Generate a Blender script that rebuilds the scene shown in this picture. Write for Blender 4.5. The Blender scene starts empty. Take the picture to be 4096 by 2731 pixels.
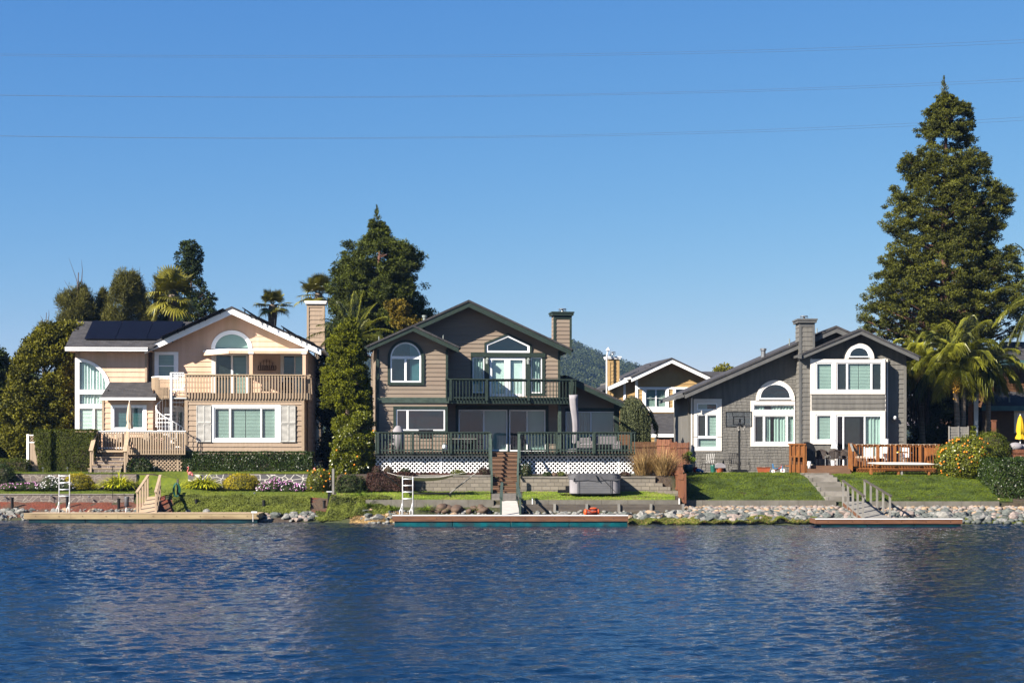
import bpy, math, random, bmesh
import numpy as np
from mathutils import Vector, Matrix, noise as mnoise
R = random.Random(7); N = np.random.default_rng(11)
C = bpy.context.scene.collection; SC = bpy.context.scene
# ---------------------------------------------------------------- camera, sky, sun, exposure
F, CX, HY, CZ = 6500.0, 2048.0, 1775.0, 3.8      # focal length, axis and horizon in photo pixels; eye height above the water
cam = bpy.data.objects.new('camera', bpy.data.cameras.new('camera')); C.objects.link(cam)
cam.location = (0, 0, CZ); cam.rotation_euler = (math.pi/2, 0, 0)
cam.data.sensor_width = 36; cam.data.lens = F/4096*36; cam.data.shift_y = (HY-1365.5)/4096
cam.data.clip_start = .5; cam.data.clip_end = 9000; SC.camera = cam
SUNV = Vector((.93, .70, -.76)).normalized()      # the way the sunlight travels
sun = bpy.data.objects.new('sun', bpy.data.lights.new('sun', 'SUN')); C.objects.link(sun)
sun.data.energy = 5.0; sun.data.angle = math.radians(.5); sun.data.color = (1, .92, .81)
sun.rotation_euler = SUNV.to_track_quat('-Z', 'Y').to_euler()
w = bpy.data.worlds.new('World'); SC.world = w; w.use_nodes = True; nt = w.node_tree; nt.nodes.clear()
sk = nt.nodes.new('ShaderNodeTexSky'); sk.sky_type = 'NISHITA'; sk.sun_disc = False
sk.sun_elevation = math.asin(-SUNV.z); sk.sun_rotation = math.atan2(-SUNV.x, -SUNV.y)
sk.altitude = 5000; sk.air_density = 2.0; sk.dust_density = 1.0; sk.ozone_density = 10.0
bg = nt.nodes.new('ShaderNodeBackground'); bg.inputs[1].default_value = .050
wo = nt.nodes.new('ShaderNodeOutputWorld'); 
ss = nt.nodes.new('ShaderNodeSeparateColor'); sc_ = nt.nodes.new('ShaderNodeCombineColor'); nt.links.new(sk.outputs[0], ss.inputs[0])
for ch, (pw_, k_) in enumerate(((1.30, .635), (.90, .83), (.42, 2.02))):   # clear, dry air: a bluer horizon than the model's
    p_ = nt.nodes.new('ShaderNodeMath'); p_.operation = 'POWER'; p_.inputs[1].default_value = pw_; m_ = nt.nodes.new('ShaderNodeMath'); m_.operation = 'MULTIPLY'; m_.inputs[1].default_value = k_
    nt.links.new(ss.outputs[ch], p_.inputs[0]); nt.links.new(p_.outputs[0], m_.inputs[0]); nt.links.new(m_.outputs[0], sc_.inputs[ch])
nt.links.new(sc_.outputs[0], bg.inputs[0]); nt.links.new(bg.outputs[0], wo.inputs[0])
SC.view_settings.view_transform = 'Standard'; SC.view_settings.look = 'None'; SC.view_settings.exposure = 1.75
SC.view_settings.gamma = 1; SC.view_settings.use_curve_mapping = False
SC.render.engine = 'CYCLES'; SC.cycles.max_bounces = 7; SC.cycles.transparent_max_bounces = 12
SC.cycles.volume_bounces = 0; SC.cycles.diffuse_bounces = 2

def WX(px, Y): return (px-CX)*Y/F
def WZ(py, Y): return CZ-(py-HY)*Y/F
# ---------------------------------------------------------------- materials
KA = .60
def mat(name, c1, c2=None, rough=.7, scale=4., bump=0., bscale=None, kind='noise', metal=0., spec=.3, stretch=(1,1,1), detail=4, **k):
    m = bpy.data.materials.new(name); m.use_nodes = True; t = m.node_tree; b = t.nodes['Principled BSDF']
    L = t.links.new; n = t.nodes.new
    c2 = c2 or tuple(v*.72 for v in c1); c1 = tuple(v*KA for v in c1); c2 = tuple(v*KA for v in c2)
    k = {a: (tuple(x*KA for x in v) if a in ('joint', 'c3') else v) for a, v in k.items()}
    b.inputs['Roughness'].default_value = rough; b.inputs['Metallic'].default_value = metal
    b.inputs['Specular IOR Level'].default_value = spec
    tc = n('ShaderNodeTexCoord'); mp = n('ShaderNodeMapping'); mp.inputs['Scale'].default_value = stretch
    L(tc.outputs['Object'], mp.inputs[0])
    tx = n('ShaderNodeTexNoise'); tx.inputs['Scale'].default_value = scale; tx.inputs['Detail'].default_value = detail
    L(mp.outputs[0], tx.inputs['Vector'])
    rp = n('ShaderNodeValToRGB'); rp.color_ramp.elements[0].position = k.get('p0', .32); rp.color_ramp.elements[1].position = k.get('p1', .68)
    rp.color_ramp.elements[0].color = (*c2, 1); rp.color_ramp.elements[1].color = (*c1, 1)
    L(tx.outputs[0], rp.inputs[0]); col = rp.outputs[0]; hgt = tx.outputs[0]
    def mix(a, bb, f, typ='MIX'):
        x = n('ShaderNodeMix'); x.data_type = 'RGBA'; x.blend_type = typ
        for s, v in ((x.inputs[0], f), (x.inputs[6], a), (x.inputs[7], bb)):
            if hasattr(v, 'is_output'): L(v, s)
            elif isinstance(v, tuple): s.default_value = (*v, 1)
            else: s.default_value = v
        return x.outputs[2]
    if kind == 'stone':                                   # irregular flat stones with pale joints
        vo = n('ShaderNodeTexVoronoi'); vo.inputs['Scale'].default_value = k.get('vs', 2.6); L(mp.outputs[0], vo.inputs['Vector'])
        ve = n('ShaderNodeTexVoronoi'); ve.feature = 'DISTANCE_TO_EDGE'; ve.inputs['Scale'].default_value = k.get('vs', 2.6); L(mp.outputs[0], ve.inputs['Vector'])
        r2 = n('ShaderNodeValToRGB'); r2.color_ramp.elements[0].color = (*c2, 1); r2.color_ramp.elements[1].color = (*c1, 1)
        sp = n('ShaderNodeSeparateColor'); L(vo.outputs['Color'], sp.inputs[0]); L(sp.outputs[0], r2.inputs[0])
        c0 = mix(r2.outputs[0], col, .35)
        r3 = n('ShaderNodeValToRGB'); r3.color_ramp.elements[0].position = .03; r3.color_ramp.elements[1].position = .05
        L(ve.outputs['Distance'], r3.inputs[0]); col = mix(k.get('joint', (.4, .38, .34)), c0, r3.outputs[0]); hgt = r3.outputs[0]
    if kind == 'brick':
        br = n('ShaderNodeTexBrick'); L(mp.outputs[0], br.inputs['Vector'])
        for s, v in (('Scale', 1), ('Mortar Size', k.get('mortar', .012)), ('Brick Width', k['bw']), ('Row Height', k['bh'])): br.inputs[s].default_value = v
        br.inputs['Color1'].default_value = (*c1, 1); br.inputs['Color2'].default_value = (*c2, 1); br.inputs['Mortar'].default_value = (*k.get('joint', tuple(v*.5 for v in c2)), 1)
        if k.get('flat'): mp.inputs['Rotation'].default_value = k['flat']
        col = mix(br.outputs['Color'], col, .25); hgt = br.outputs['Fac']
        iv = n('ShaderNodeMath'); iv.operation = 'SUBTRACT'; iv.inputs[0].default_value = 1; L(hgt, iv.inputs[1]); hgt = iv.outputs[0]
    if k.get('c3'):                                       # a second, larger patch colour
        t2 = n('ShaderNodeTexNoise'); t2.inputs['Scale'].default_value = k.get('s3', .6); t2.inputs['Detail'].default_value = 3; L(mp.outputs[0], t2.inputs['Vector'])
        r4 = n('ShaderNodeValToRGB'); r4.color_ramp.elements[0].position = k.get('q0', .48); r4.color_ramp.elements[1].position = k.get('q1', .62); L(t2.outputs[0], r4.inputs[0])
        col = mix(col, k['c3'], r4.outputs[0])
    L(col, b.inputs['Base Color'])
    if bump:
        bp = n('ShaderNodeBump'); bp.inputs['Strength'].default_value = min(1, bump); bp.inputs['Distance'].default_value = k.get('dist', .02)
        if bscale:
            t3 = n('ShaderNodeTexNoise'); t3.inputs['Scale'].default_value = bscale; t3.inputs['Detail'].default_value = 5; L(mp.outputs[0], t3.inputs['Vector']); hgt = t3.outputs[0]
        L(hgt, bp.inputs['Height']); L(bp.outputs[0], b.inputs['Normal'])
    return m
def leafmat(name, c1, c2, trans=.14, rough=.6, spec=.12):
    c1 = tuple(v*.95 for v in c1); c2 = tuple(v*.5 for v in c2)
    m = bpy.data.materials.new(name); m.use_nodes = True; t = m.node_tree; b = t.nodes['Principled BSDF']; n = t.nodes.new; L = t.links.new
    at = n('ShaderNodeAttribute'); at.attribute_name = 'tint'
    rp = n('ShaderNodeValToRGB'); rp.color_ramp.elements[0].color = (*c2, 1); rp.color_ramp.elements[1].color = (*c1, 1); L(at.outputs['Fac'], rp.inputs[0])
    L(rp.outputs[0], b.inputs['Base Color']); b.inputs['Roughness'].default_value = rough; b.inputs['Specular IOR Level'].default_value = spec
    tr = n('ShaderNodeBsdfTranslucent'); L(rp.outputs[0], tr.inputs[0]); mx = n('ShaderNodeMixShader'); mx.inputs[0].default_value = trans
    L(b.outputs[0], mx.inputs[1]); L(tr.outputs[0], mx.inputs[2]); L(mx.outputs[0], t.nodes['Material Output'].inputs[0])
    return m
def glassmat(name, tint, refl=.05, rough=.02):
    m = bpy.data.materials.new(name); m.use_nodes = True; t = m.node_tree; t.nodes.remove(t.nodes['Principled BSDF']); n = t.nodes.new; L = t.links.new
    tr = n('ShaderNodeBsdfTransparent'); tr.inputs[0].default_value = (*tint, 1); gl = n('ShaderNodeBsdfGlossy'); gl.inputs['Roughness'].default_value = rough
    gl.inputs[0].default_value = (.8, .92, 1, 1)
    lw = n('ShaderNodeLayerWeight'); lw.inputs[0].default_value = .25
    ad = n('ShaderNodeMath'); ad.operation = 'ADD'; ad.inputs[1].default_value = refl; L(lw.outputs['Fresnel'], ad.inputs[0])
    tx = n('ShaderNodeTexNoise'); tx.inputs['Scale'].default_value = 1.3; bp = n('ShaderNodeBump'); bp.inputs['Strength'].default_value = .12; bp.inputs['Distance'].default_value = .05
    L(tx.outputs[0], bp.inputs['Height']); L(bp.outputs[0], gl.inputs['Normal'])
    mx = n('ShaderNodeMixShader'); L(ad.outputs[0], mx.inputs[0]); L(tr.outputs[0], mx.inputs[1]); L(gl.outputs[0], mx.inputs[2]); L(mx.outputs[0], t.nodes['Material Output'].inputs[0])
    return m
M = {}
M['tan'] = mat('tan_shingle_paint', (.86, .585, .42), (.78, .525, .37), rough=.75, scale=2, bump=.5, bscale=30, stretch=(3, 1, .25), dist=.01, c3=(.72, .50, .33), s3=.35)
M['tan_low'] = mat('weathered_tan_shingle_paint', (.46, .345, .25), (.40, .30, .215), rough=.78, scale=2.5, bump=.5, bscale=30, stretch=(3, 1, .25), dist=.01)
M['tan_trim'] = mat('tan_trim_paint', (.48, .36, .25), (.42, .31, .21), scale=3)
M['white'] = mat('white_trim_paint', (1.25, 1.24, 1.22), (1.15, 1.14, 1.12), rough=.45, scale=3)
M['vinyl'] = mat('white_vinyl_frame', (1.25, 1.25, 1.25), (1.15, 1.15, 1.16), rough=.35, scale=2)
M['cream'] = mat('cream_trim_paint', (.92, .85, .77), (.84, .78, .70), rough=.5, scale=3)
M['lap'] = mat('taupe_lap_siding_paint', (.335, .265, .20), (.27, .21, .158), scale=1.6, bump=.25, bscale=14, stretch=(.4, 1, 3), dist=.008, c3=(.29, .22, .165), s3=.5)
M['green'] = mat('dark_green_trim_paint', (.036, .056, .042), (.025, .04, .031), rough=.5, scale=5)
M['green2'] = mat('faded_green_rail_paint', (.075, .108, .085), (.045, .068, .055), rough=.55, scale=6)
M['gray'] = mat('gray_shingle_paint', (.19, .18, .16), (.135, .128, .115), scale=2, bump=.5, bscale=26, stretch=(3, 1, .3), dist=.01)
M['gray_trim'] = mat('dark_gray_trim_paint', (.13, .13, .125), (.10, .10, .10), scale=3)
M['yellow'] = mat('ochre_lap_siding_paint', (.56, .37, .16), (.48, .31, .13), scale=2)
M['brown'] = mat('brown_wood_siding', (.16, .075, .03), (.10, .045, .018), scale=3, stretch=(1, 1, 5))
M['teal_trim'] = mat('teal_fascia_paint', (.07, .16, .17), scale=3)
M['roof'] = mat('charcoal_asphalt_shingles', (.078, .074, .076), (.035, .034, .038), kind='brick', bw=.33, bh=.14, mortar=.006, scale=2.5, bump=.5, dist=.02, rough=.9)
M['solar'] = mat('black_solar_glass', (.006, .006, .010), (.004, .004, .006), rough=.4, spec=.12)
M['black'] = mat('black_metal', (.012, .012, .013), rough=.4)
M['dark'] = mat('painted_crawl_shade', (.008, .010, .011), rough=.9)  # near-black that paints in the shade under the decks
M['dark_room_fill'] = mat('painted_room_gloom', (.05, .055, .05), (.02, .024, .024), rough=.9, scale=1.2)  # dark tone standing in for the gloom of unlit rooms
M['screen'] = mat('gray_insect_screen', (.06, .06, .065), (.045, .045, .05), rough=.9)
M['blind'] = mat('pale_blind_slats', (1.1, 1.15, 1.1), (.95, 1., .96), rough=.6, scale=1)
M['curtain'] = mat('pale_curtain_cloth', (1.15, 1.2, 1.16), (.9, 1., .97), rough=.8, scale=1)
M['glass'] = glassmat('window_glass', (.52, .62, .59))
M['glass_clear'] = glassmat('clear_glass', (.75, .85, .82), .06)
M['glass_dark'] = glassmat('dark_window_glass', (.22, .36, .38), .10)
M['steel'] = mat('galvanised_metal', (.42, .43, .44), (.32, .33, .35), rough=.35, metal=.7)
M['alu'] = mat('white_aluminium', (1.2, 1.2, 1.2), rough=.3, metal=.2)
M['concrete'] = mat('concrete', (.30, .275, .24), (.22, .20, .175), scale=3, bump=.3, bscale=30, c3=(.17, .155, .13), s3=.8)
M['curb'] = mat('concrete_curb', (.20, .185, .155), (.135, .122, .10), scale=2, bump=.3, bscale=22)
M['block'] = mat('split_face_concrete_blocks', (.29, .255, .205), (.20, .175, .14), kind='brick', bw=.42, bh=.19, mortar=.012, scale=9, bump=.8, dist=.03, flat=(math.pi/2, 0, 0))
M['stone'] = mat('gray_flagstone_wall', (.16, .15, .155), (.075, .072, .085), kind='stone', scale=8, bump=.6, vs=2.2, stretch=(1, 1, 1.5))
M['stone2'] = mat('brown_flagstone_wall', (.24, .19, .16), (.11, .085, .08), kind='stone', scale=8, bump=.6, vs=3.0, stretch=(1, 1, 1.3), joint=(.30, .26, .22))
M['deckwood'] = mat('tan_painted_wood', (.56, .42, .28), (.46, .34, .22), scale=3, stretch=(1, 1, 3))
M['dockwood'] = mat('tan_dock_boards', (.46, .36, .20), (.36, .27, .145), scale=2, stretch=(.6, 3, 3), bump=.2, c3=(.28, .20, .11), s3=.9)
M['redwood'] = mat('weathered_redwood_fascia', (.20, .085, .04), (.10, .045, .025), scale=3, stretch=(.4, 2, 4), bump=.3)
M['redfence'] = mat('red_stained_fence_boards', (.23, .09, .042), (.13, .048, .024), scale=3, stretch=(6, 6, .5), bump=.3)
M['orangewood'] = mat('orange_stained_deck_wood', (.36, .135, .030), (.22, .075, .018), scale=4, stretch=(3, 3, .7), bump=.2)
M['stepwood'] = mat('brown_stair_boards', (.20, .11, .062), (.14, .075, .043), scale=3, stretch=(.5, 2, 3))
M['graywood'] = mat('weathered_gray_wood', (.30, .285, .255), (.19, .18, .165), scale=5, stretch=(1, 1, .3), bump=.3)
M['oldtimber'] = mat('weathered_dark_timber', (.125, .105, .085), (.065, .055, .047), scale=3, stretch=(.4, 1, 3), bump=.4)
M['teal'] = mat('teal_dock_float', (.0, .115, .135), (.0, .06, .075), rough=.4, scale=2, c3=(.02, .045, .05), s3=1.3)
M['navy'] = mat('dark_wet_dock_float', (.005, .05, .06), (.004, .02, .026), rough=.35, scale=2)
M['plank'] = mat('pale_ramp_boards', (.60, .57, .52), (.48, .45, .41), scale=3, stretch=(1, 4, 1))
M['mulch'] = mat('red_bark_mulch', (.24, .055, .025), (.09, .026, .015), rough=.95, scale=13, bump=1, dist=.08, detail=8, c3=(.10, .065, .04), s3=.5)
M['soil'] = mat('brown_soil', (.085, .06, .04), (.045, .032, .022), rough=.95, scale=7, bump=1, dist=.06, c3=(.05, .06, .02), s3=.35, q0=.42, q1=.55)
M['lawn'] = mat('short_lawn_turf', (.15, .19, .008), (.09, .13, .006), rough=.9, scale=5, bump=.8, bscale=50, dist=.03, stretch=(1, .5, 1), c3=(.17, .20, .010), s3=.5)
M['lawn2'] = mat('patchy_yellowing_lawn', (.16, .20, .022), (.09, .135, .012), rough=.9, scale=4, bump=.8, bscale=50, dist=.03, stretch=(1, .5, 1), c3=(.25, .22, .06), s3=1.1, q0=.45, q1=.65)
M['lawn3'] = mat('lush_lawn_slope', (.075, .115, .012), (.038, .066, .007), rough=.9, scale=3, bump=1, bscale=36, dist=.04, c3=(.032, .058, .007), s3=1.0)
M['paver'] = mat('gray_pavers', (.22, .195, .165), (.15, .135, .115), kind='brick', bw=.4, bh=.2, mortar=.015, scale=7, bump=.4)
M['rock'] = mat('pale_gray_rock', (.33, .315, .29), (.12, .13, .12), scale=2.5, bump=.6, bscale=9, dist=.04, rough=.8)
M['rock_dark'] = mat('greenish_gray_rock', (.16, .175, .16), (.07, .08, .073), scale=2.5, bump=.6, bscale=9, dist=.04, rough=.8)
M['rock_warm'] = mat('tan_rounded_stone', (.42, .29, .18), (.28, .20, .13), scale=2, bump=.2, rough=.7)
M['rock_pink'] = mat('pinkish_stone', (.36, .29, .25), (.24, .19, .165), scale=2, bump=.3, rough=.75)
M['rock_brown'] = mat('brown_boulder', (.14, .09, .06), (.08, .052, .036), scale=2, bump=.4, rough=.8)
M['pink'] = mat('pink_plastic', (.75, .20, .19), rough=.35)
M['hose'] = mat('green_rubber_hose', (.02, .14, .10), rough=.4)
M['rope'] = mat('white_cotton_cord', (.72, .69, .64), (.55, .5, .46), rough=.9, scale=40)
M['canvas_gray'] = mat('gray_cover_fabric', (.33, .31, .33), (.26, .245, .26), rough=.85, scale=2)
M['cover_dark'] = mat('charcoal_vinyl_cover', (.115, .115, .125), (.08, .08, .09), rough=.5, scale=3)
M['tubside'] = mat('gray_hot_tub_panel', (.17, .17, .18), (.13, .13, .14), rough=.45, scale=2)
M['canvas'] = mat('beige_umbrella_cloth', (.62, .50, .38), (.5, .4, .3), rough=.85)
M['wicker'] = mat('gray_wicker', (.23, .21, .22), (.12, .11, .115), rough=.8, scale=30, bump=.6)
M['wicker_dark'] = mat('dark_brown_wicker', (.07, .05, .04), (.03, .022, .02), rough=.7, scale=30, bump=.5)
M['orange'] = mat('orange_fabric', (.80, .10, .015), rough=.5)
M['maroon'] = mat('dark_red_fabric', (.10, .012, .01), rough=.6)
M['redp'] = mat('red_plastic', (.50, .02, .01), rough=.35)
M['bluep'] = mat('blue_plastic', (.04, .20, .45), rough=.35)
M['tealp'] = mat('glazed_teal_pot', (.015, .075, .085), rough=.3)
M['terracotta'] = mat('terracotta_plastic', (.42, .10, .035), rough=.6)
M['yellowc'] = mat('yellow_cloth', (.80, .50, .01), rough=.8)
M['beigec'] = mat('beige_chair_sling', (.42, .34, .26), rough=.8)
M['fruit'] = mat('orange_fruit_skin', (.85, .28, .01), (.75, .22, .01), rough=.4)
M['bark'] = mat('brown_bark', (.13, .09, .065), (.06, .042, .032), rough=.95, scale=6, stretch=(3, 3, .6), bump=.8)
M['bark_red'] = mat('reddish_bark', (.20, .10, .07), (.10, .055, .04), rough=.95, scale=5, stretch=(3, 3, .5), bump=.8)
M['palmbark'] = mat('ringed_palm_bark', (.34, .27, .20), (.12, .09, .065), rough=.9, scale=2.2, stretch=(.3, .3, 7), bump=.7, dist=.04)
M['wire'] = mat('power_cable', (.16, .22, .32), rough=.6)
M['lampwhite'] = mat('white_globe_glass', (.8, .8, .8), rough=.3)
M['vent'] = mat('painted_vent_pipe', (.30, .34, .32), rough=.5)
M['petal_white'] = mat('white_petals', (.80, .78, .80), rough=.6)
M['petal_pink'] = mat('magenta_petals', (.45, .10, .38), (.62, .34, .58), rough=.6, scale=25)
LM = dict(
 redwood=leafmat('dark_conifer_needles', (.098, .102, .012), (.012, .020, .004)),
 conifer=leafmat('blue_green_conifer_needles', (.085, .102, .012), (.010, .020, .005)),
 broad=leafmat('olive_broad_leaves', (.15, .14, .010), (.022, .030, .004)),
 casuarina=leafmat('dull_brown_green_needles', (.125, .118, .022), (.028, .034, .010)),
 openleaf=leafmat('dark_green_small_leaves', (.050, .070, .014), (.014, .024, .008)),
 bright=leafmat('yellow_green_feathery_leaves', (.165, .175, .007), (.022, .036, .004)),
 citrus=leafmat('glossy_citrus_leaves', (.16, .17, .010), (.020, .042, .005), rough=.35, spec=.3),
 autumn=leafmat('orange_green_leaves', (.22, .15, .015), (.07, .07, .012)),
 hedge=leafmat('clipped_hedge_leaves', (.038, .064, .008), (.010, .022, .004), rough=.4, spec=.25),
 cypress=leafmat('olive_clipped_cypress', (.085, .10, .008), (.022, .036, .004)),
 yellowbush=leafmat('golden_foliage', (.42, .33, .012), (.16, .15, .008)),
 agapanthus=leafmat('bright_strap_leaves', (.62, .60, .03), (.10, .17, .015), rough=.35),
 flowerbush=leafmat('dark_flower_bed_leaves', (.07, .10, .03), (.02, .04, .012)),
 cover=leafmat('creeping_ground_cover_leaves', (.12, .14, .022), (.045, .06, .014)),
 redshrub=leafmat('dark_purple_brown_leaves', (.085, .040, .030), (.025, .016, .012)),
 drygrass=leafmat('dry_straw_grass', (.46, .31, .13), (.16, .095, .04)),
 grass=leafmat('green_grass_blades', (.17, .24, .02), (.05, .10, .01)),
 grasst=leafmat('lawn_blades', (.085, .115, .008), (.028, .048, .005)),
 weep=leafmat('gray_green_weeping_needles', (.13, .145, .065), (.035, .048, .022)),
 fan=leafmat('fan_palm_leaves', (.20, .18, .022), (.020, .034, .006), rough=.4, spec=.3),
 feather=leafmat('feather_palm_leaflets', (.22, .22, .022), (.018, .036, .006), rough=.4, spec=.3),
 deadfrond=leafmat('dead_brown_fronds', (.14, .095, .06), (.04, .028, .02)),
 yellowfruit=leafmat('orange_palm_fruit', (.70, .38, .05), (.5, .25, .03)),
 hill=leafmat('hill_forest_leaves', (.050, .065, .020), (.022, .032, .012)))
# ---------------------------------------------------------------- helpers
def tag(o, label=None, cat=None, group=None, kind=None):
    if label: o['label'] = label
    if cat: o['category'] = cat
    if group: o['group'] = group
    if kind: o['kind'] = kind
    return o
class MB:
    def __init__(s): s.v = []; s.f = []
    def poly(s, pts):
        n = len(s.v); s.v += [tuple(p) for p in pts]; s.f.append(tuple(range(n, n+len(pts))))
    def box(s, x0, x1, y0, y1, z0, z1):
        n = len(s.v); s.v += [(x, y, z) for z in (z0, z1) for x, y in ((x0, y0), (x1, y0), (x1, y1), (x0, y1))]
        s.f += [tuple(n+i for i in q) for q in ((3, 2, 1, 0), (4, 5, 6, 7), (0, 1, 5, 4), (1, 2, 6, 5), (2, 3, 7, 6), (3, 0, 4, 7))]; return s
    def prism(s, pts, y0, y1):                    # pts = (x, z) outline, pushed from y0 to y1
        n = len(s.v); k = len(pts); s.v += [(x, y0, z) for x, z in pts]+[(x, y1, z) for x, z in pts]
        s.f += [tuple(n+i for i in range(k)), tuple(n+k+i for i in reversed(range(k)))]
        s.f += [(n+i, n+k+i, n+k+(i+1) % k, n+(i+1) % k) for i in range(k)]; return s
    def slab(s, pts, z0, z1):                     # pts = (x, y) outline
        n = len(s.v); k = len(pts); s.v += [(x, y, z0) for x, y in pts]+[(x, y, z1) for x, y in pts]
        s.f += [tuple(n+i for i in reversed(range(k))), tuple(n+k+i for i in range(k))]
        s.f += [(n+i, n+(i+1) % k, n+k+(i+1) % k, n+k+i) for i in range(k)]; return s
    def ring(s, a, b, y0, y1):                    # frame between outline a and inner outline b
        n = len(s.v); k = len(a)
        for y in (y0, y1): s.v += [(x, y, z) for x, z in a]+[(x, y, z) for x, z in b]
        for i in range(k):
            j = (i+1) % k
            s.f += [(n+i, n+j, n+k+j, n+k+i), (n+2*k+i, n+3*k+i, n+3*k+j, n+2*k+j), (n+i, n+2*k+i, n+2*k+j, n+j), (n+k+i, n+k+j, n+3*k+j, n+3*k+i)]
        return s
    def bar(s, p, q, w, h=None):                  # square bar from p to q
        h = h or w; p = Vector(p); q = Vector(q); d = (q-p).normalized(); up = Vector((0, 0, 1)) if abs(d.z) < .95 else Vector((0, 1, 0))
        u = d.cross(up).normalized()*w/2; t = u.cross(d).normalized()*h/2
        n = len(s.v); s.v += [tuple(c+a*u+b*t) for c in (p, q) for a, b in ((-1, -1), (1, -1), (1, 1), (-1, 1))]
        s.f += [tuple(n+i for i in f) for f in ((3, 2, 1, 0), (4, 5, 6, 7), (0, 1, 5, 4), (1, 2, 6, 5), (2, 3, 7, 6), (3, 0, 4, 7))]; return s
    def tube(s, pts, r, k=6, cap=True):           # round tube through pts; r a number or one per point
        rs = r if hasattr(r, '__len__') else [r]*len(pts); pts = [Vector(p) for p in pts]; n = len(s.v); pu = None
        for i, p in enumerate(pts):
            d = (pts[min(i+1, len(pts)-1)]-pts[max(i-1, 0)]).normalized()
            a = Vector((0, 0, 1)) if abs(d.z) < .9 else Vector((1, 0, 0))
            u = d.cross(a).normalized() if pu is None else (pu-d*pu.dot(d)).normalized(); pu = u; t = d.cross(u)
            s.v += [tuple(p+(u*math.cos(6.2832*j/k)+t*math.sin(6.2832*j/k))*rs[i]) for j in range(k)]
        for i in range(len(pts)-1):
            s.f += [(n+i*k+j, n+i*k+(j+1) % k, n+(i+1)*k+(j+1) % k, n+(i+1)*k+j) for j in range(k)]
        if cap: s.f += [tuple(n+j for j in reversed(range(k))), tuple(n+(len(pts)-1)*k+j for j in range(k))]
        return s
    def lathe(s, prof, cx=0, cy=0, k=14, rx=1, ry=1):   # prof = (r, z)
        n = len(s.v)
        for r, z in prof: s.v += [(cx+rx*r*math.cos(6.2832*j/k), cy+ry*r*math.sin(6.2832*j/k), z) for j in range(k)]
        for i in range(len(prof)-1): s.f += [(n+i*k+j, n+i*k+(j+1) % k, n+(i+1)*k+(j+1) % k, n+(i+1)*k+j) for j in range(k)]
        s.f += [tuple(n+j for j in reversed(range(k))), tuple(n+(len(prof)-1)*k+j for j in range(k))]; return s
    def ball(s, c, rx, ry=None, rz=None, k=10, m=7):
        ry = ry or rx; rz = rz or rx; n = len(s.v)
        for i in range(m+1):
            t = math.pi*i/m; rr = max(math.sin(t), .02)
            s.v += [(c[0]+rx*rr*math.cos(6.2832*j/k), c[1]+ry*rr*math.sin(6.2832*j/k), c[2]-rz*math.cos(t)) for j in range(k)]
        for i in range(m): s.f += [(n+i*k+j, n+i*k+(j+1) % k, n+(i+1)*k+(j+1) % k, n+(i+1)*k+j) for j in range(k)]
        s.f += [tuple(n+j for j in reversed(range(k))), tuple(n+m*k+j for j in range(k))]; return s
    def build(s, name, m, parent=None, smooth=False, label=None, bevel=0):
        me = bpy.data.meshes.new(name); me.from_pydata(s.v, [], s.f); me.validate()
        if smooth: me.polygons.foreach_set('use_smooth', [True]*len(me.polygons))
        me.materials.append(M[m] if isinstance(m, str) else m); me.update()
        o = bpy.data.objects.new(name, me); C.objects.link(o)
        if parent is not None: o.parent = parent
        if label: o['label'] = label
        if bevel:
            b = o.modifiers.new('bevel', 'BEVEL'); b.width = bevel; b.segments = 2; b.limit_method = 'ANGLE'
        return o
class Fr:
    """A thing: an Empty at its base. Photo pixels + depth behind the base turn into its own local coordinates."""
    def __init__(s, name, label, cat, px, py, Y, yaw=0, group=None, kind=None):
        s.O = Vector((WX(px, Y), Y, WZ(py, Y))); s.c, s.s = math.cos(yaw), math.sin(yaw)
        s.root = bpy.data.objects.new(name, None); C.objects.link(s.root); s.root.empty_display_size = .3
        s.root.location = s.O; s.root.rotation_euler = (0, 0, yaw); tag(s.root, label, cat, group, kind)
    def a(s, px, d=0):
        t = (px-CX)/F; return (t*(s.O.y+d*s.c)-s.O.x+d*s.s)/(s.c-t*s.s)
    def z(s, py, d=0): return CZ-(py-HY)*(s.O.y+d*s.c)/F-s.O.z
    def p(s, px, py, d=0): return (s.a(px, d), d, s.z(py, d))
    def w(s, n, d=0): return n*(s.O.y+d*s.c)/F      # n pixels wide -> metres
    def pb(s, mb, x0, x1, y0, y1, d0, d1): return mb.box(s.a(x0, d0), s.a(x1, d0), d0, d1, s.z(y1, d0), s.z(y0, d0))
    def pts(s, l, d=0): return [(s.a(x, d), s.z(y, d)) for x, y in l]
def inst(src, parent, loc, rot=0, scale=None, label=None):
    c = src.copy(); C.objects.link(c)
    if parent is not None: c.parent = parent
    c.location = loc; c.rotation_euler = (0, 0, rot) if not hasattr(rot, '__len__') else rot
    if scale: c.scale = scale if hasattr(scale, '__len__') else (scale,)*3
    if label: c['label'] = label
    return c
def copy_thing(fr, px, py, Y, label, yaw=None, scale=1):
    r = fr.root.copy(); C.objects.link(r); r.location = (WX(px, Y), Y, WZ(py, Y)); r['label'] = label
    if yaw is not None: r.rotation_euler = (0, 0, yaw)
    r.scale = (scale,)*3
    for ch in list(fr.root.children):
        c = ch.copy(); C.objects.link(c); c.parent = r
        for g in list(ch.children):
            d = g.copy(); C.objects.link(d); d.parent = c
    return r
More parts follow.
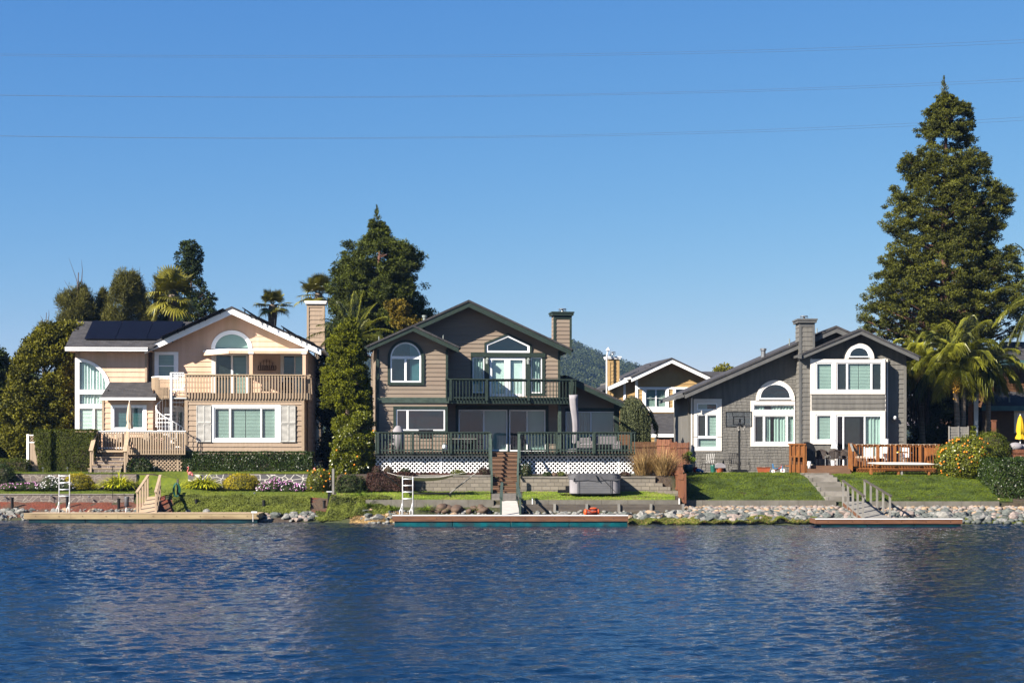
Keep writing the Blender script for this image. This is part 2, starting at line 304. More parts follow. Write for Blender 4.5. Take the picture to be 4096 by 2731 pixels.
# ---------------------------------------------------------------- walls with real courses and real openings
def span(poly, z):
    xs = []
    for i in range(len(poly)):
        (x0, z0), (x1, z1) = poly[i], poly[(i+1) % len(poly)]
        if (z0 <= z < z1) or (z1 <= z < z0): xs.append(x0+(x1-x0)*(z-z0)/(z1-z0))
    return (min(xs), max(xs)) if len(xs) > 1 else None
def siding(fr, name, m, poly, d, course, holes=(), lip=.03, cell=None, jit=0., parent=None, label=None):
    mb = MB(); zs = [p[1] for p in poly]; z0, z1 = min(zs), max(zs); rr = random.Random(int(abs(z1*100)+len(poly)))
    zb = z0
    while zb < z1-1e-4:
        zt = min(zb+course, z1)
        br = sorted({zb, zt} | {z for P in [poly, *holes] for _, z in P if zb+1e-4 < z < zt-1e-4})
        cells = None
        if cell:
            x = min(p[0] for p in poly)-rr.random()*cell[1]; cells = []
            while x < max(p[0] for p in poly): cells.append((x, rr.random()*jit)); x += rr.uniform(*cell)
        for lo, hi in zip(br[:-1], br[1:]):
            e = 1e-4; A = span(poly, lo+e); B = span(poly, hi-e)
            if not A or not B: continue
            cuts = []
            for h in holes:
                a, b = span(h, lo+e), span(h, hi-e)
                if a and b: cuts.append((a, b))
            cuts.sort(); segs = []; l = (A[0], B[0])
            for a, b in cuts:
                segs.append((l[0], l[1], a[0], b[0])); l = (a[1], b[1])
            segs.append((l[0], l[1], A[1], B[1]))
            off = lambda z: d-lip*(zt-z)/(zt-zb)
            for xa0, xa1, xb0, xb1 in segs:
                if xb0-xa0 < .003 and xb1-xa1 < .003: continue
                parts = [(0., 1., 0.)]
                if cells and xb0-xa0 > .01:
                    ts = []; cur = 0.
                    for (x, _), (xn, _) in zip(cells, cells[1:]+[(1e9, 0)]):
                        pass
                    cs = [(x, dr) for x, dr in cells]
                    j0 = 0. ; parts = []
                    prev = 0.; pd = next((dr for x, dr in reversed(cs) if x <= xa0), 0.)
                    for x, dr in cs:
                        if xa0 < x < xb0:
                            t = (x-xa0)/(xb0-xa0); parts.append((prev, t, pd)); prev = t; pd = dr
                    parts.append((prev, 1., pd))
                for t0, t1, dr in parts:
                    zl = lo-(dr if lo == zb and lo > z0 else 0)
                    o0 = off(lo)-(dr*.08); gp = .006 if (cell and jit > .02) else 0
                    x00, x10 = xa0+(xb0-xa0)*t0+gp, xa0+(xb0-xa0)*t1-gp; x01, x11 = xa1+(xb1-xa1)*t0+gp, xa1+(xb1-xa1)*t1-gp
                    mb.poly([(x00, o0, zl), (x10, o0, zl), (x11, off(hi), hi), (x01, off(hi), hi)])
                    if lo == zb: mb.poly([(x00, d+.012, zl), (x10, d+.012, zl), (x10, o0, zl), (x00, o0, zl)])
                    if gp and lo == zb:
                        for xx0, xx1 in ((x00, x01), (x10, x11)): mb.poly([(xx0, o0, zl), (xx1, off(hi), hi), (xx1, d+.012, hi), (xx0, d+.012, zl)])
                if cell and jit > .02: mb.poly([(xa0, d+.01, lo), (xb0, d+.01, lo), (xb1, d+.01, hi), (xa1, d+.01, hi)])
        zb = zt
    return mb.build(name, m, parent or fr.root, label=label)
def arc(fr, x0, x1, yb, yt, d, n=14, base=None):
    """outline of a round-topped opening: x0..x1 px, spring line yb, crown yt, straight down to base."""
    a0, a1, zb, zt = fr.a(x0, d), fr.a(x1, d), fr.z(yb, d), fr.z(yt, d); c = (a0+a1)/2; r = (a1-a0)/2
    P = [(c-r*math.cos(math.pi*i/n), zb+(zt-zb)*math.sin(math.pi*i/n)) for i in range(n+1)]
    z = fr.z(base, d) if base else zb-.0005
    return [(a0, z)]+P+[(a1, z)]
def rect(fr, x0, x1, y0, y1, d):
    return [(fr.a(x0, d), fr.z(y1, d)), (fr.a(x0, d), fr.z(y0, d)), (fr.a(x1, d), fr.z(y0, d)), (fr.a(x1, d), fr.z(y1, d))]
def backing(fr, o, style, x0, x1, y0, y1, d):
    a0, a1, z0, z1 = fr.a(x0, d), fr.a(x1, d), fr.z(y1, d), fr.z(y0, d)
    if style == 'blind':
        mb = MB(); n = max(3, int((z1-z0)/.075)); h = (z1-z0)/n
        for i in range(n): mb.poly([(a0, d+.09, z0+i*h), (a1, d+.09, z0+i*h), (a1, d+.12, z0+(i+.93)*h), (a0, d+.12, z0+(i+.93)*h)])
        mb.build('blind', 'blind', o)
    elif style == 'curtain':
        mb = MB(); n = max(8, int((a1-a0)/.05)); ph = R.random()*6
        X = [a0+(a1-a0)*i/n for i in range(n+1)]; D = [d+.13+.035*math.sin(i*1.9+ph)+.02*math.sin(i*.7+ph) for i in range(n+1)]
        for i in range(n): mb.poly([(X[i], D[i], z0), (X[i+1], D[i+1], z0), (X[i+1], D[i+1], z1), (X[i], D[i], z1)])
        mb.build('curtain', 'curtain', o, smooth=True)
    elif style == 'screen':
        mb = MB(); mb.box(a0, a1, d+.07, d+.075, z0, z1); mb.build('screen', 'screen', o)
    elif style == 'shade':
        mb = MB(); mb.box(a0, a1, d+.12, d+.125, z0, z1); mb.build('shade', 'curtain', o)
def window(fr, x0, x1, y0, y1, d, fw=4, v=(), h=(), backs=None, glass='glass', fm='vinyl', casing=None, cm='white', parent=None, name='window', outline=None, inner=None, depth=.05, label=None):
    """x0..y1: outer edge of the frame (px). v/h: mullions as (start, end) px. backs: list of (style, x0, x1) px. casing: (l, r, t, b) px."""
    mb = MB()
    if outline: mb.ring(outline, inner, d-.055, d+depth)
    else: mb.ring(rect(fr, x0, x1, y0, y1, d), rect(fr, x0+fw, x1-fw, y0+fw, y1-fw, d), d-.015, d+depth)
    for a, b in v: fr.pb(mb, a, b, y0+fw-.5, y1-fw+.5, d-.008, d+.04)
    for a, b in h: fr.pb(mb, x0+fw-.5, x1-fw+.5, a, b, d-.010, d+.038)
    o = mb.build(name, fm, parent or fr.root, label=label)
    g = MB()
    if outline: g.poly([(x, d+.02, z) for x, z in inner])
    else: g.poly([(x, d+.02, z) for x, z in rect(fr, x0+fw-1, x1-fw+1, y0+fw-1, y1-fw+1, d)])
    g.build('pane', glass, o)
    bb = MB(); fr.pb(bb, x0+1, x1-1, y0+1, y1-1, d+.26, d+.27); bb.build('dark_room_fill', 'dark_room_fill', o)  # dark panel close behind the glass paints the unlit interior
    for st, a, b in ([('blind', x0+fw, x1-fw)] if backs is None else backs): backing(fr, o, st, a, b, y0+fw, y1-fw, d)
    if casing:
        l, r, t, b = casing; c = MB(); fr.pb(c, x0-l, x0, y0-t, y1+b, d-.05, d+.01); fr.pb(c, x1, x1+r, y0-t, y1+b, d-.05, d+.01)
        if t: fr.pb(c, x0, x1, y0-t, y0, d-.047, d+.01)
        if b: fr.pb(c, x0, x1, y1, y1+b, d-.047, d+.01)
        c.build('casing', cm, o)
    return o
def railing(fr, x0, x1, yt, yb, d, n, parent=None, m='deckwood', mb_='deckwood', bw=.05, posts=(), pw=.09, railh=.05, railw=.14, low=None, name='railing', btop=None):
    parent = parent or fr.root; a0, a1, zt, zb = fr.a(x0, d), fr.a(x1, d), fr.z(yt, d), fr.z(yb, d)
    mb = MB(); mb.box(a0-.03, a1+.03, d-railw/2, d+railw/2, zt-railh, zt); mb.box(a0, a1, d-.02, d+.02, zt-railh-.09, zt-railh)
    if low: mb.box(a0, a1, d-.03, d+.03, zb+low, zb+low+.07)
    o = mb.build(name, m, parent)
    for px in posts:
        a = fr.a(px, d); q = MB(); q.box(a-pw/2, a+pw/2, d-pw/2-.03, d+pw/2-.03, zb, zt-railh); q.build('post', m, o)
    b = MB(); b.box(-bw/2, bw/2, -.05, -.021, 0, zt-railh-zb-.02); base = b.build('baluster', mb_, o); base.location = (a0+.04, d, zb)
    for i in range(1, n): inst(base, o, (a0+.04+(a1-a0-.08)*i/(n-1), d, zb))
    return o
def lattice(fr, x0, x1, y0, y1, d, m='white', sp=.145, w=.042, parent=None, trims=(), name='lattice_panel'):
    a0, a1, z0, z1 = fr.a(x0, d), fr.a(x1, d), fr.z(y1, d), fr.z(y0, d); mb = MB(); H = z1-z0; q = w*.7071
    for sgn, dd in ((1, 0), (-1, .014)):
        k = int((a1-a0+2*H)/(sp))+1
        for i in range(-1, k):
            x = a0-H+i*sp                       # strip starts at x on the bottom (sgn 1) or at the top (sgn -1)
            lo, hi = max(a0-x, 0), min(a1-x, H)
            if hi-lo < .02: continue
            za, zb = (z0+lo, z0+hi) if sgn > 0 else (z1-lo, z1-hi)
            mb.bar((x+lo, d+dd, za), (x+hi, d+dd, zb), .012, w) if False else mb.prism([(x+lo-q*0, za-q), (x+lo, za+q), (x+hi, zb+q), (x+hi, zb-q)] if True else [], d+dd, d+dd+.012)
    for t in trims: mb.box(fr.a(t, d)-.035, fr.a(t, d)+.035, d-.02, d+.03, z0, z1)
    mb.box(a0, a1, d-.015, d+.03, z1-.03, z1+.03)
    return mb.build(name, m, parent or fr.root)
# ---------------------------------------------------------------- numpy foliage
def npmesh(name, V, k, m, parent=None, tint=None, loc=None):
    """V: (n*k, 3) vertices of n separate k-gons."""
    n = len(V)//k; me = bpy.data.meshes.new(name); me.vertices.add(n*k); me.vertices.foreach_set('co', V.astype(np.float32).ravel())
    me.loops.add(n*k); me.loops.foreach_set('vertex_index', np.arange(n*k, dtype=np.int32))
    me.polygons.add(n); me.polygons.foreach_set('loop_start', np.arange(0, n*k, k, dtype=np.int32)); me.update(calc_edges=True)
    if tint is not None:
        at = me.attributes.new('tint', 'FLOAT', 'POINT'); at.data.foreach_set('value', np.repeat(tint, k).astype(np.float32))
    me.materials.append(M[m] if isinstance(m, str) else m)
    o = bpy.data.objects.new(name, me); C.objects.link(o)
    if parent is not None: o.parent = parent
    if loc is not None: o.location = loc
    return o
def unit(v): return v/np.maximum(np.linalg.norm(v, axis=1, keepdims=True), 1e-9)
def quads(P, U, Vv, L, W):
    """diamond leaves at P, long axis U, side axis Vv"""
    L = np.asarray(L).reshape(-1, 1) if np.ndim(L) else L; W = np.asarray(W).reshape(-1, 1) if np.ndim(W) else W
    return np.stack([P-U*L/2, P+Vv*W/2, P+U*L/2, P-Vv*W/2], 1).reshape(-1, 3)
def rdir(n, bias=(0, 0, 0)): return unit(N.normal(size=(n, 3))+np.array(bias))
def leafcloud(P, L=.14, W=.07, bias=None, up=0.):
    n = len(P); U = rdir(n) if bias is None else unit(N.normal(size=(n, 3))*.6+bias); U[:, 2] += up; U = unit(U)
    Vv = unit(np.cross(U, rdir(n))); s = N.uniform(.6, 1.3, n)
    return quads(P, U, Vv, L*s, W*s)
def clusters(cs, per, L, W, flat=.75, bias_out=None, up=0., squash=None):
    """cs: (n, 4) x y z r. Leaves in a shell-weighted ball round each; returns V, tint"""
    n = len(cs); D = rdir(n*per); r = N.random(n*per)**.45; c = np.repeat(cs, per, 0)
    P = c[:, :3]+D*(c[:, 3]*r)[:, None]*np.array([1, 1, flat]); b = D if bias_out is None else bias_out
    V = leafcloud(P, L, W, b, up); ct = np.repeat(N.random(n), per); t = np.clip(.55*ct+.45*N.random(n*per)+.12*D[:, 2], 0, 1)
    return V, t
def gap(p, s=.5, seed=0.): return mnoise.noise(Vector((p[0]*s+seed, p[1]*s, p[2]*s)))
def prof_at(prof, py):
    ys = [q[0] for q in prof]; return np.interp(py, ys, [q[1] for q in prof]), np.interp(py, ys, [q[2] for q in prof])
def profile_crown(fr, prof, n, rc, per, L, W, m, gapv=-.18, gs=.45, name='crown', flat=.75, depth=.85, inner=.45, up=0., tier=None, mtop=None):
    """clusters through the volume whose outline in the photo is prof = [(py, left px, right px), ...]"""
    cs = []; y0, y1 = prof[0][0], prof[-1][0]; seed = R.random()*50; tries = 0
    cx0 = [(q[1]+q[2])/2 for q in prof]
    wmax = max(q[2]-q[1] for q in prof)
    while len(cs) < n and tries < n*30:
        tries += 1; py = y0+(y1-y0)*R.random(); l, r = prof_at(prof, py)
        if R.random() > ((r-l)/wmax)**1.1+.05: continue
        cx = (l+r)/2; hw = max((r-l)/2, .5); th = R.random()*6.2832; rr = inner+(1-inner)*R.random()**.6
        rad = fr.w(hw)-rc*.1
        if tier: rad *= .90+.16*math.sin(py/tier+th*1.3)**2
        rad = max(rad, .02)
        x = fr.a(cx)+rad*rr*math.cos(th); y = rad*rr*math.sin(th)*depth; z = fr.z(py)
        if gap((x, y, z), gs, seed) < gapv: continue
        cs.append((x, y, z, rc*R.uniform(.6, 1.15)*min(1, .45+hw/(wmax*.35))))
    cs = np.array(cs); V, t = clusters(cs, per, L, W, flat, up=up)
    return npmesh(name, V, 4, LM[m], fr.root, t), cs
def trunk(fr, px, pyb, pyt, r0, r1, m='bark', limbs=None, bend=.1, name='trunk'):
    mb = MB(); a = fr.a(px); z0, z1 = fr.z(pyb), fr.z(pyt); k = 7
    pts = [(a+bend*math.sin(i*1.1), bend*math.cos(i*.9)-bend, z0+(z1-z0)*i/k) for i in range(k+1)]
    mb.tube(pts, [r0+(r1-r0)*i/k for i in range(k+1)], 9)
    if limbs is not None and len(limbs):
        for c in limbs:
            zz = max(z0+.3, min(z1, c[2]-abs(c[0]-a)*.35-.2)); q = (zz-z0)/(z1-z0)
            st = Vector((a, 0, zz)); en = Vector(c[:3]); mid = (st+en)/2+Vector((0, 0, -.1))
            rr = max(.02, (r0+(r1-r0)*q)*.35); mb.tube([st, mid, en], [rr, rr*.6, .012], 5, cap=False)
    return mb.build(name, m, fr.root, smooth=True)
def surf_leaves(fr, name, m, P, Nn, L, W, tilt=.7):
    n = len(P); nn = unit(Nn+N.normal(size=(n, 3))*tilt); U = unit(np.cross(nn, rdir(n))); Vv = np.cross(nn, U); s = N.uniform(.6, 1.3, n)
    t = np.clip(.5*N.random(n)+.5*np.array([.5+.9*mnoise.noise(Vector(p)*1.4) for p in P]), 0, 1)
    return npmesh(name, quads(P, U, Vv, L*s, W*s), 4, LM[m], fr.root, t)
def hedge_box(fr, a0, a1, d0, d1, z0, z1, m, dens=420, L=.09, W=.06, wob=.05, core='soil', taper=0., name='leaves'):
    """clipped hedge: a solid woody core and a coat of leaves on every face"""
    P = []; Q = []
    faces = [((a0, d0), (a1, d0), (0, -1, 0)), ((a0, d0), (a0, d1), (-1, 0, 0)), ((a1, d0), (a1, d1), (1, 0, 0))]
    for (x0, y0), (x1, y1), nn in faces:
        k = int(math.hypot(x1-x0, y1-y0)*(z1-z0)*dens)
        if not k: continue
        t = N.random(k); z = N.random(k)*(z1-z0)+z0; P.append(np.stack([x0+(x1-x0)*t, y0+(y1-y0)*t, z], 1)); Q.append(np.tile(nn, (k, 1)))
    k = int((a1-a0)*(d1-d0)*dens); P.append(np.stack([N.uniform(a0, a1, k), N.uniform(d0, d1, k), np.full(k, z1)], 1)); Q.append(np.tile((0, 0, 1), (k, 1)))
    P = np.concatenate(P); Q = np.concatenate(Q).astype(float)
    P[:, 0] += taper*(1-(P[:, 2]-z0)/(z1-z0))*((a0+a1)/2 > P[:, 0])
    wn = np.array([mnoise.noise(Vector(p)*2.2) for p in P]); P = P+Q*(wob*wn)[:, None]+Q*(N.random(len(P))*.05-.02)[:, None]
    e = .05+wob; c = MB(); c.prism([(a0+e+taper, z0), (a1-e, z0), (a1-e, z1-e), (a0+e, z1-e)], d0+e, d1-e); c.build('branches', core, fr.root)
    return surf_leaves(fr, name, m, P, Q, L, W)
def mound(fr, c, rx, ry, rz, m, dens=420, L=.09, W=.05, wob=.12, z0=0., name='leaves', core='soil', tilt=.8, front=True, up=0.):
    area = 4*math.pi*((rx*ry)**1.6/3+(rx*rz)**1.6/3+(ry*rz)**1.6/3)**(1/1.6); k = int(area*dens); D = rdir(k); D = D[D[:, 2] > -.75]
    s = 1+wob*np.array([mnoise.noise(Vector(p)*2.6+Vector(c)) for p in D])+wob*.5*N.normal(size=len(D))*.6
    s = s+(N.random(len(D)) < .10)*N.random(len(D))*.22*(np.array([mnoise.noise(Vector(p)*5) for p in D]) > .0); P = np.array(c)+D*np.array([rx, ry, rz])*s[:, None]; keep = P[:, 2] > z0-.02; P = P[keep]; D = D[keep]; D[:, 2] += up
    b = MB(); b.ball(c, rx*.84, ry*.84, rz*.84, 12, 8); b.build('branches', core, fr.root, smooth=True)
    return surf_leaves(fr, name, m, P, unit(D), L, W, tilt)
def strips(base, dirs, length, width, droop, seg, m, fr, name, tint=None):
    """arching blades: base (n,3), dirs (n,3), one strip of seg quads each"""
    n = len(base); V = []; side = unit(np.cross(dirs, np.tile((0, 0, 1.), (n, 1)))+1e-4); length = np.broadcast_to(length, n)[:, None]; p = base.copy(); d = dirs.copy()
    pts = [p.copy()]
    for i in range(seg):
        p = p+d*length/seg; d = unit(d+np.array((0, 0, -1.))*droop/seg); pts.append(p.copy())
    T = []
    t = N.random(n) if tint is None else tint
    for i in range(seg):
        w0 = width*(1-i/seg)**.6*.5; w1 = width*(1-(i+1)/seg)**.6*.5 if i < seg-1 else .002
        V.append(np.stack([pts[i]-side*w0, pts[i]+side*w0, pts[i+1]+side*w1, pts[i+1]-side*w1], 1)); T.append(t)
    V = np.concatenate(V).reshape(-1, 3)
    return npmesh(name, V, 4, LM[m], fr.root if fr else None, np.concatenate(T))
def tuft(fr, n, r, h, w, m, droop=1.2, spread=.7, seg=4, name='blades', c=(0, 0, 0), ell=(1, 1)):
    th = N.random(n)*6.2832; q = N.random(n)**.6; base = np.stack([c[0]+r*q*np.cos(th)*ell[0], c[1]+r*q*np.sin(th)*ell[1], np.full(n, c[2])], 1)
    s = spread*(.25+.9*q); d = unit(np.stack([np.cos(th)*s, np.sin(th)*s, np.ones(n)], 1)+N.normal(size=(n, 3))*.12)
    return strips(base, d, h*N.uniform(.65, 1.15, n), w, droop, seg, m, fr, name)
# ---------------------------------------------------------------- ground, lawns, water, hill
XB = [WX(p, 82) for p in (530, 640, 735, 830, 1325, 1345, 2700, 2722)]     # where one garden gives way to the next
def shore(x):
    px = x*F/78+CX; return float(np.interp(px, [-2000, 0, 600, 1000, 1060, 1330, 1500, 2500, 2620, 3200, 4096, 7000], [81.2, 81.0, 80.6, 80.0, 78.9, 78.7, 78.0, 77.4, 76.9, 76.7, 77.0, 77]))
def prof(kind, x, y):
    s = shore(x)
    P = {'A': [(s, .02), (83.4, .80), (83.5, 1.22), (86.5, 1.39), (86.6, 2.21), (90, 2.30), (96, 2.34)],
         'B': [(s, .02), (82.2, .95), (83.2, 1.20), (85, 1.42), (88.2, 2.26), (90, 2.30), (96, 2.34)],
         'D': [(s, .02), (81.2, .58), (82.2, .98), (83.6, 1.20), (86.5, 1.39), (86.6, 2.21), (90, 2.30), (96, 2.34)],
         'E': [(s, .02), (78.9, .45), (79.4, .74), (79.5, 1.04), (82.5, 1.38), (82.6, 2.18), (84, 2.24), (96, 2.3)],
         'G': [(s, .02), (79.3, .60), (79.9, .64), (80., .92), (81.2, 1.25), (84.5, 2.08), (86, 2.24), (96, 2.3)]}[kind]
    Y = [s-6, s-1.2]+[q[0] for q in P]+[400, 5000]; Z = [-2.2, -.35]+[q[1] for q in P]+[2.6, 3.]
    return float(np.interp(y, Y, Z))
def ground_z(x, y):
    z = ground_z0(x, y)
    if WX(1962, 83) < x < WX(2078, 83) and 79.5 < y < 84.9: z = min(z, 1.06+(y-79.5)*.10)
    return z
def ground_z0(x, y):
    ks = ['A', 'B', 'D', 'E', 'G']; bs = [(XB[0], XB[1]), (XB[2], XB[3]), (XB[4], XB[5]), (XB[6], XB[7])]
    i = 0
    for j, (a, b) in enumerate(bs):
        if x >= b: i = j+1
        elif x > a:
            t = (x-a)/(b-a); return prof(ks[j], x, y)*(1-t)+prof(ks[j+1], x, y)*t
    return prof(ks[i], x, y)
def G(px, Y): return ground_z(WX(px, Y), Y)
def pyg(px, Y): return HY-(G(px, Y)-CZ)*F/Y
def grid(name, m, xs, ys, off=0., zf=None, label=None, kind='structure', rough=0.):
    zf = zf or ground_z; V = []; Fs = []
    for y in ys:
        for x in xs: V.append((x, y, zf(x, y)+off+(rough*mnoise.noise(Vector((x*1.7, y*1.7, 0))) if rough else 0)))
    k = len(xs)
    for j in range(len(ys)-1):
        for i in range(k-1): Fs.append((j*k+i, j*k+i+1, (j+1)*k+i+1, (j+1)*k+i))
    me = bpy.data.meshes.new(name); me.from_pydata(V, [], Fs); me.polygons.foreach_set('use_smooth', [True]*len(Fs)); me.materials.append(M[m])
    o = bpy.data.objects.new(name, me); C.objects.link(o); tag(o, label, None, None, kind); return o
lin = lambda a, b, n: [a+(b-a)*i/(n-1) for i in range(n)]
xs = sorted(set([WX(q, 83)+e for q in (1962, 2078) for e in (-.01, .01)]+[-2500, -900, -300, -120, -60, -42]+lin(-34, 34, 200)+XB+[42, 60, 120, 300, 900, 2500]))
ys = sorted(set(lin(70, 83.4, 56)+[79.4, 79.5, 79.9, 80., 82.5, 82.6, 83.5]+lin(83.6, 86.5, 8)+[86.6]+lin(87, 90, 6)+[84.88, 84.92]+[93, 100, 130, 200, 400, 1000, 3000, 8000]))
grid('ground', 'soil', xs, ys)
def patch(name, m, x0, x1, y0, y1, off=.012, nx=40, ny=14, label=None, rough=0., kind='structure'):
    """a sheet on the ground between px x0..x1 (numbers, or functions of Y) and depths y0..y1"""
    V = []; Fs = []
    for j in range(ny):
        y = y0+(y1-y0)*j/(ny-1)
        for i in range(nx):
            a = x0(y) if callable(x0) else WX(x0, y); b = x1(y) if callable(x1) else WX(x1, y); x = a+(b-a)*i/(nx-1)
            V.append((x, y, ground_z(x, y)+off+(rough*mnoise.noise(Vector((x*1.7, y*1.7, 0))) if rough else 0)))
    for j in range(ny-1):
        for i in range(nx-1): Fs.append((j*nx+i, j*nx+i+1, (j+1)*nx+i+1, (j+1)*nx+i))
    me = bpy.data.meshes.new(name); me.from_pydata(V, [], Fs); me.polygons.foreach_set('use_smooth', [True]*len(Fs)); me.materials.append(M[m])
    o = bpy.data.objects.new(name, me); C.objects.link(o); tag(o, label, None, None, kind); return o
patch('mulch_bank', 'mulch', -400, 660, 81.3, 83.38, .02, 120, 16, rough=.05)
patch('mulch_bank', 'mulch', 1150, 1330, 79.6, 82.6, .02, 30, 10, rough=.05)
patch('mulch_bank', 'mulch', 655, 770, 81.0, 82.2, .02, 30, 10, rough=.05)
patch('lawn', 'lawn', -400, 640, 83.52, 86.48, .02, 60, 8)
patch('lawn', 'lawn', 549, 762, 83.0, 90.5, .035, 30, 70)
patch('lawn', 'lawn', 735, 1325, 82.5, 86.48, .02, 60, 10)
patch('lawn', 'lawn', -400, 640, 86.62, 91, .02, 40, 6)
patch('lawn', 'lawn', 735, 1325, 86.62, 91, .02, 40, 6)
patch('lawn', 'lawn2', 1345, 1962, 79.52, 82.44, .02, 50, 8)
patch('lawn', 'lawn2', 2092, 2700, 79.52, 82.44, .02, 50, 8)
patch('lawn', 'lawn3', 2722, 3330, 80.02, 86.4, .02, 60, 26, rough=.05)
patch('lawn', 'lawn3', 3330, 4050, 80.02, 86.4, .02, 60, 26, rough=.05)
patch('gravel_bed', 'concrete', 2722, 3240, 86.4, 89, .015, 10, 4)

# water: one rippled sheet, real small waves in the part in view
wm = bpy.data.materials.new('lagoon_water'); wm.use_nodes = True; t = wm.node_tree; b = t.nodes['Principled BSDF']; n = t.nodes.new; L = t.links.new
b.inputs['Base Color'].default_value = (.006, .024, .07, 1); b.inputs['Roughness'].default_value = .05; b.inputs['IOR'].default_value = 1.33
b.inputs['Specular IOR Level'].default_value = .5
b.inputs['Base Color'].default_value = (.0012, .010, .028, 1); b.inputs['Roughness'].default_value = .04
tc = n('ShaderNodeTexCoord'); mp = n('ShaderNodeMapping'); mp.inputs['Scale'].default_value = (1, 1.5, 1); tx = n('ShaderNodeTexNoise'); tx.inputs['Scale'].default_value = 9; tx.inputs['Detail'].default_value = 3
L(tc.outputs['Object'], mp.inputs[0]); L(mp.outputs[0], tx.inputs['Vector']); bp = n('ShaderNodeBump'); bp.inputs['Strength'].default_value = 1; bp.inputs['Distance'].default_value = .022; L(tx.outputs[0], bp.inputs['Height']); L(bp.outputs[0], b.inputs['Normal'])
M['water'] = wm
def water_mesh():
    """wind ripples as real geometry in the part in view, flat sheets beyond"""
    rg = np.random.default_rng(5); X = np.arange(-40, 40.01, .095); Y = [20.]
    while Y[-1] < 82.5: Y.append(Y[-1]+.05+.055*(Y[-1]-20)/60)
    Y = np.array(Y); gx, gy = np.meshgrid(X, Y); Z = np.zeros_like(gx)
    gust = np.zeros_like(gx)
    for _ in range(10): k = rg.uniform(.05, .35); a = rg.uniform(0, 6.28); gust += np.sin(k*(gx*math.cos(a)*.6+gy*math.sin(a))+rg.uniform(0, 6.28))
    gust = np.clip(1+.13*gust, .55, 1.5)
    for i in range(64):
        lam = .19*(7**((i/63)**1.25)); k = 6.2832/lam; a = math.radians(-72+rg.normal()*38); st = .0270*(1 if lam < .9 else .6)
        ph = k*(gx*math.cos(a)+gy*math.sin(a))+rg.uniform(0, 6.28); env = 1+.6*np.sin(.35*k*(gx*math.sin(a)-gy*math.cos(a))*.3+rg.uniform(0, 6.28))
        Z += st/k*np.sin(ph+.35*np.sin(ph))*env
    Z *= gust; ed = np.clip(np.minimum(gx+40, 40-gx)/2, 0, 1)*np.clip((gy-20)/2, 0, 1)*np.clip((82.5-gy)/.5, 0, 1); Z *= ed
    nx, ny = len(X), len(Y); V = np.stack([gx, gy, Z], -1).reshape(-1, 3); I = np.arange(nx*ny).reshape(ny, nx)
    Q = np.stack([I[:-1, :-1], I[:-1, 1:], I[1:, 1:], I[1:, :-1]], -1).reshape(-1, 4)
    ex = []; 
    def sheet(x0, x1, y0, y1): ex.append([(x0, y0, 0), (x1, y0, 0), (x1, y1, 0), (x0, y1, 0)])
    yl = Y[-1]; sheet(-3000, 3000, -3000, 20); sheet(-3000, -40, 20, yl); sheet(40, 3000, 20, yl)
    E = np.array(ex).reshape(-1, 3); QE = (np.arange(len(E))+len(V)).reshape(-1, 4); V = np.concatenate([V, E]); Q = np.concatenate([Q, QE])
    me = bpy.data.meshes.new('water'); me.vertices.add(len(V)); me.vertices.foreach_set('co', V.astype(np.float32).ravel()); me.loops.add(Q.size); me.loops.foreach_set('vertex_index', Q.astype(np.int32).ravel())
    me.polygons.add(len(Q)); me.polygons.foreach_set('loop_start', np.arange(0, Q.size, 4, dtype=np.int32)); me.update(calc_edges=True); me.polygons.foreach_set('use_smooth', np.ones(len(Q), bool)); me.materials.append(M['water'])
    o = bpy.data.objects.new('water', me); C.objects.link(o); o['kind'] = 'structure'
water_mesh()
bd = MB(); bd.box(-200, 200, -100, 79, -2.3, -2.2); tag(bd.build('lake_bed', 'soil'), kind='structure')

# far hill with its wood
def hillz(x, y):
    px = x*F/y+CX; py = float(np.interp(px, [-3000, 500, 1200, 1800, 2100, 2285, 2350, 2400, 2450, 2540, 2600, 2800, 3100, 3600, 7000], [1740, 1560, 1500, 1430, 1400, 1415, 1440, 1462, 1478, 1508, 1535, 1590, 1650, 1720, 1750]))
    top = (HY-py)*1300/F; q = max(0, min(1, (y-700)/600)); k = q*q*(3-2*q) if y <= 1300 else max(0, 1-(y-1300)/900)
    return 3+top*k+k*3*mnoise.noise(Vector((x*.02, y*.02, 0)))+k*9*mnoise.noise(Vector((x*.006, y*.006, 3)))*(y < 1250)
hm = mat('hillside_dry_grass', (.09, .09, .035), (.04, .05, .02), scale=.02, rough=1)
M['hillgrass'] = hm
grid('hill', 'hillgrass', lin(-900, 1300, 90), lin(700, 2000, 40), 0, hillz)
P = []
while len(P) < 8200:
    x = R.uniform(-150, 250); y = R.uniform(720, 1330)
    if gap((x*.05, y*.02, 0), .35, 3) < -.33: continue
    P.append((x, y, hillz(x, y)+R.uniform(1.5, 4), R.uniform(2.5, 5.)))
P = np.array(P); V, t = clusters(P, 70, 1.25, .9, .85)
tag(npmesh('hillside_wood', V, 4, LM['hill'], None, t), 'dark distant woodland covering the hill behind the houses', 'woodland', kind='stuff')
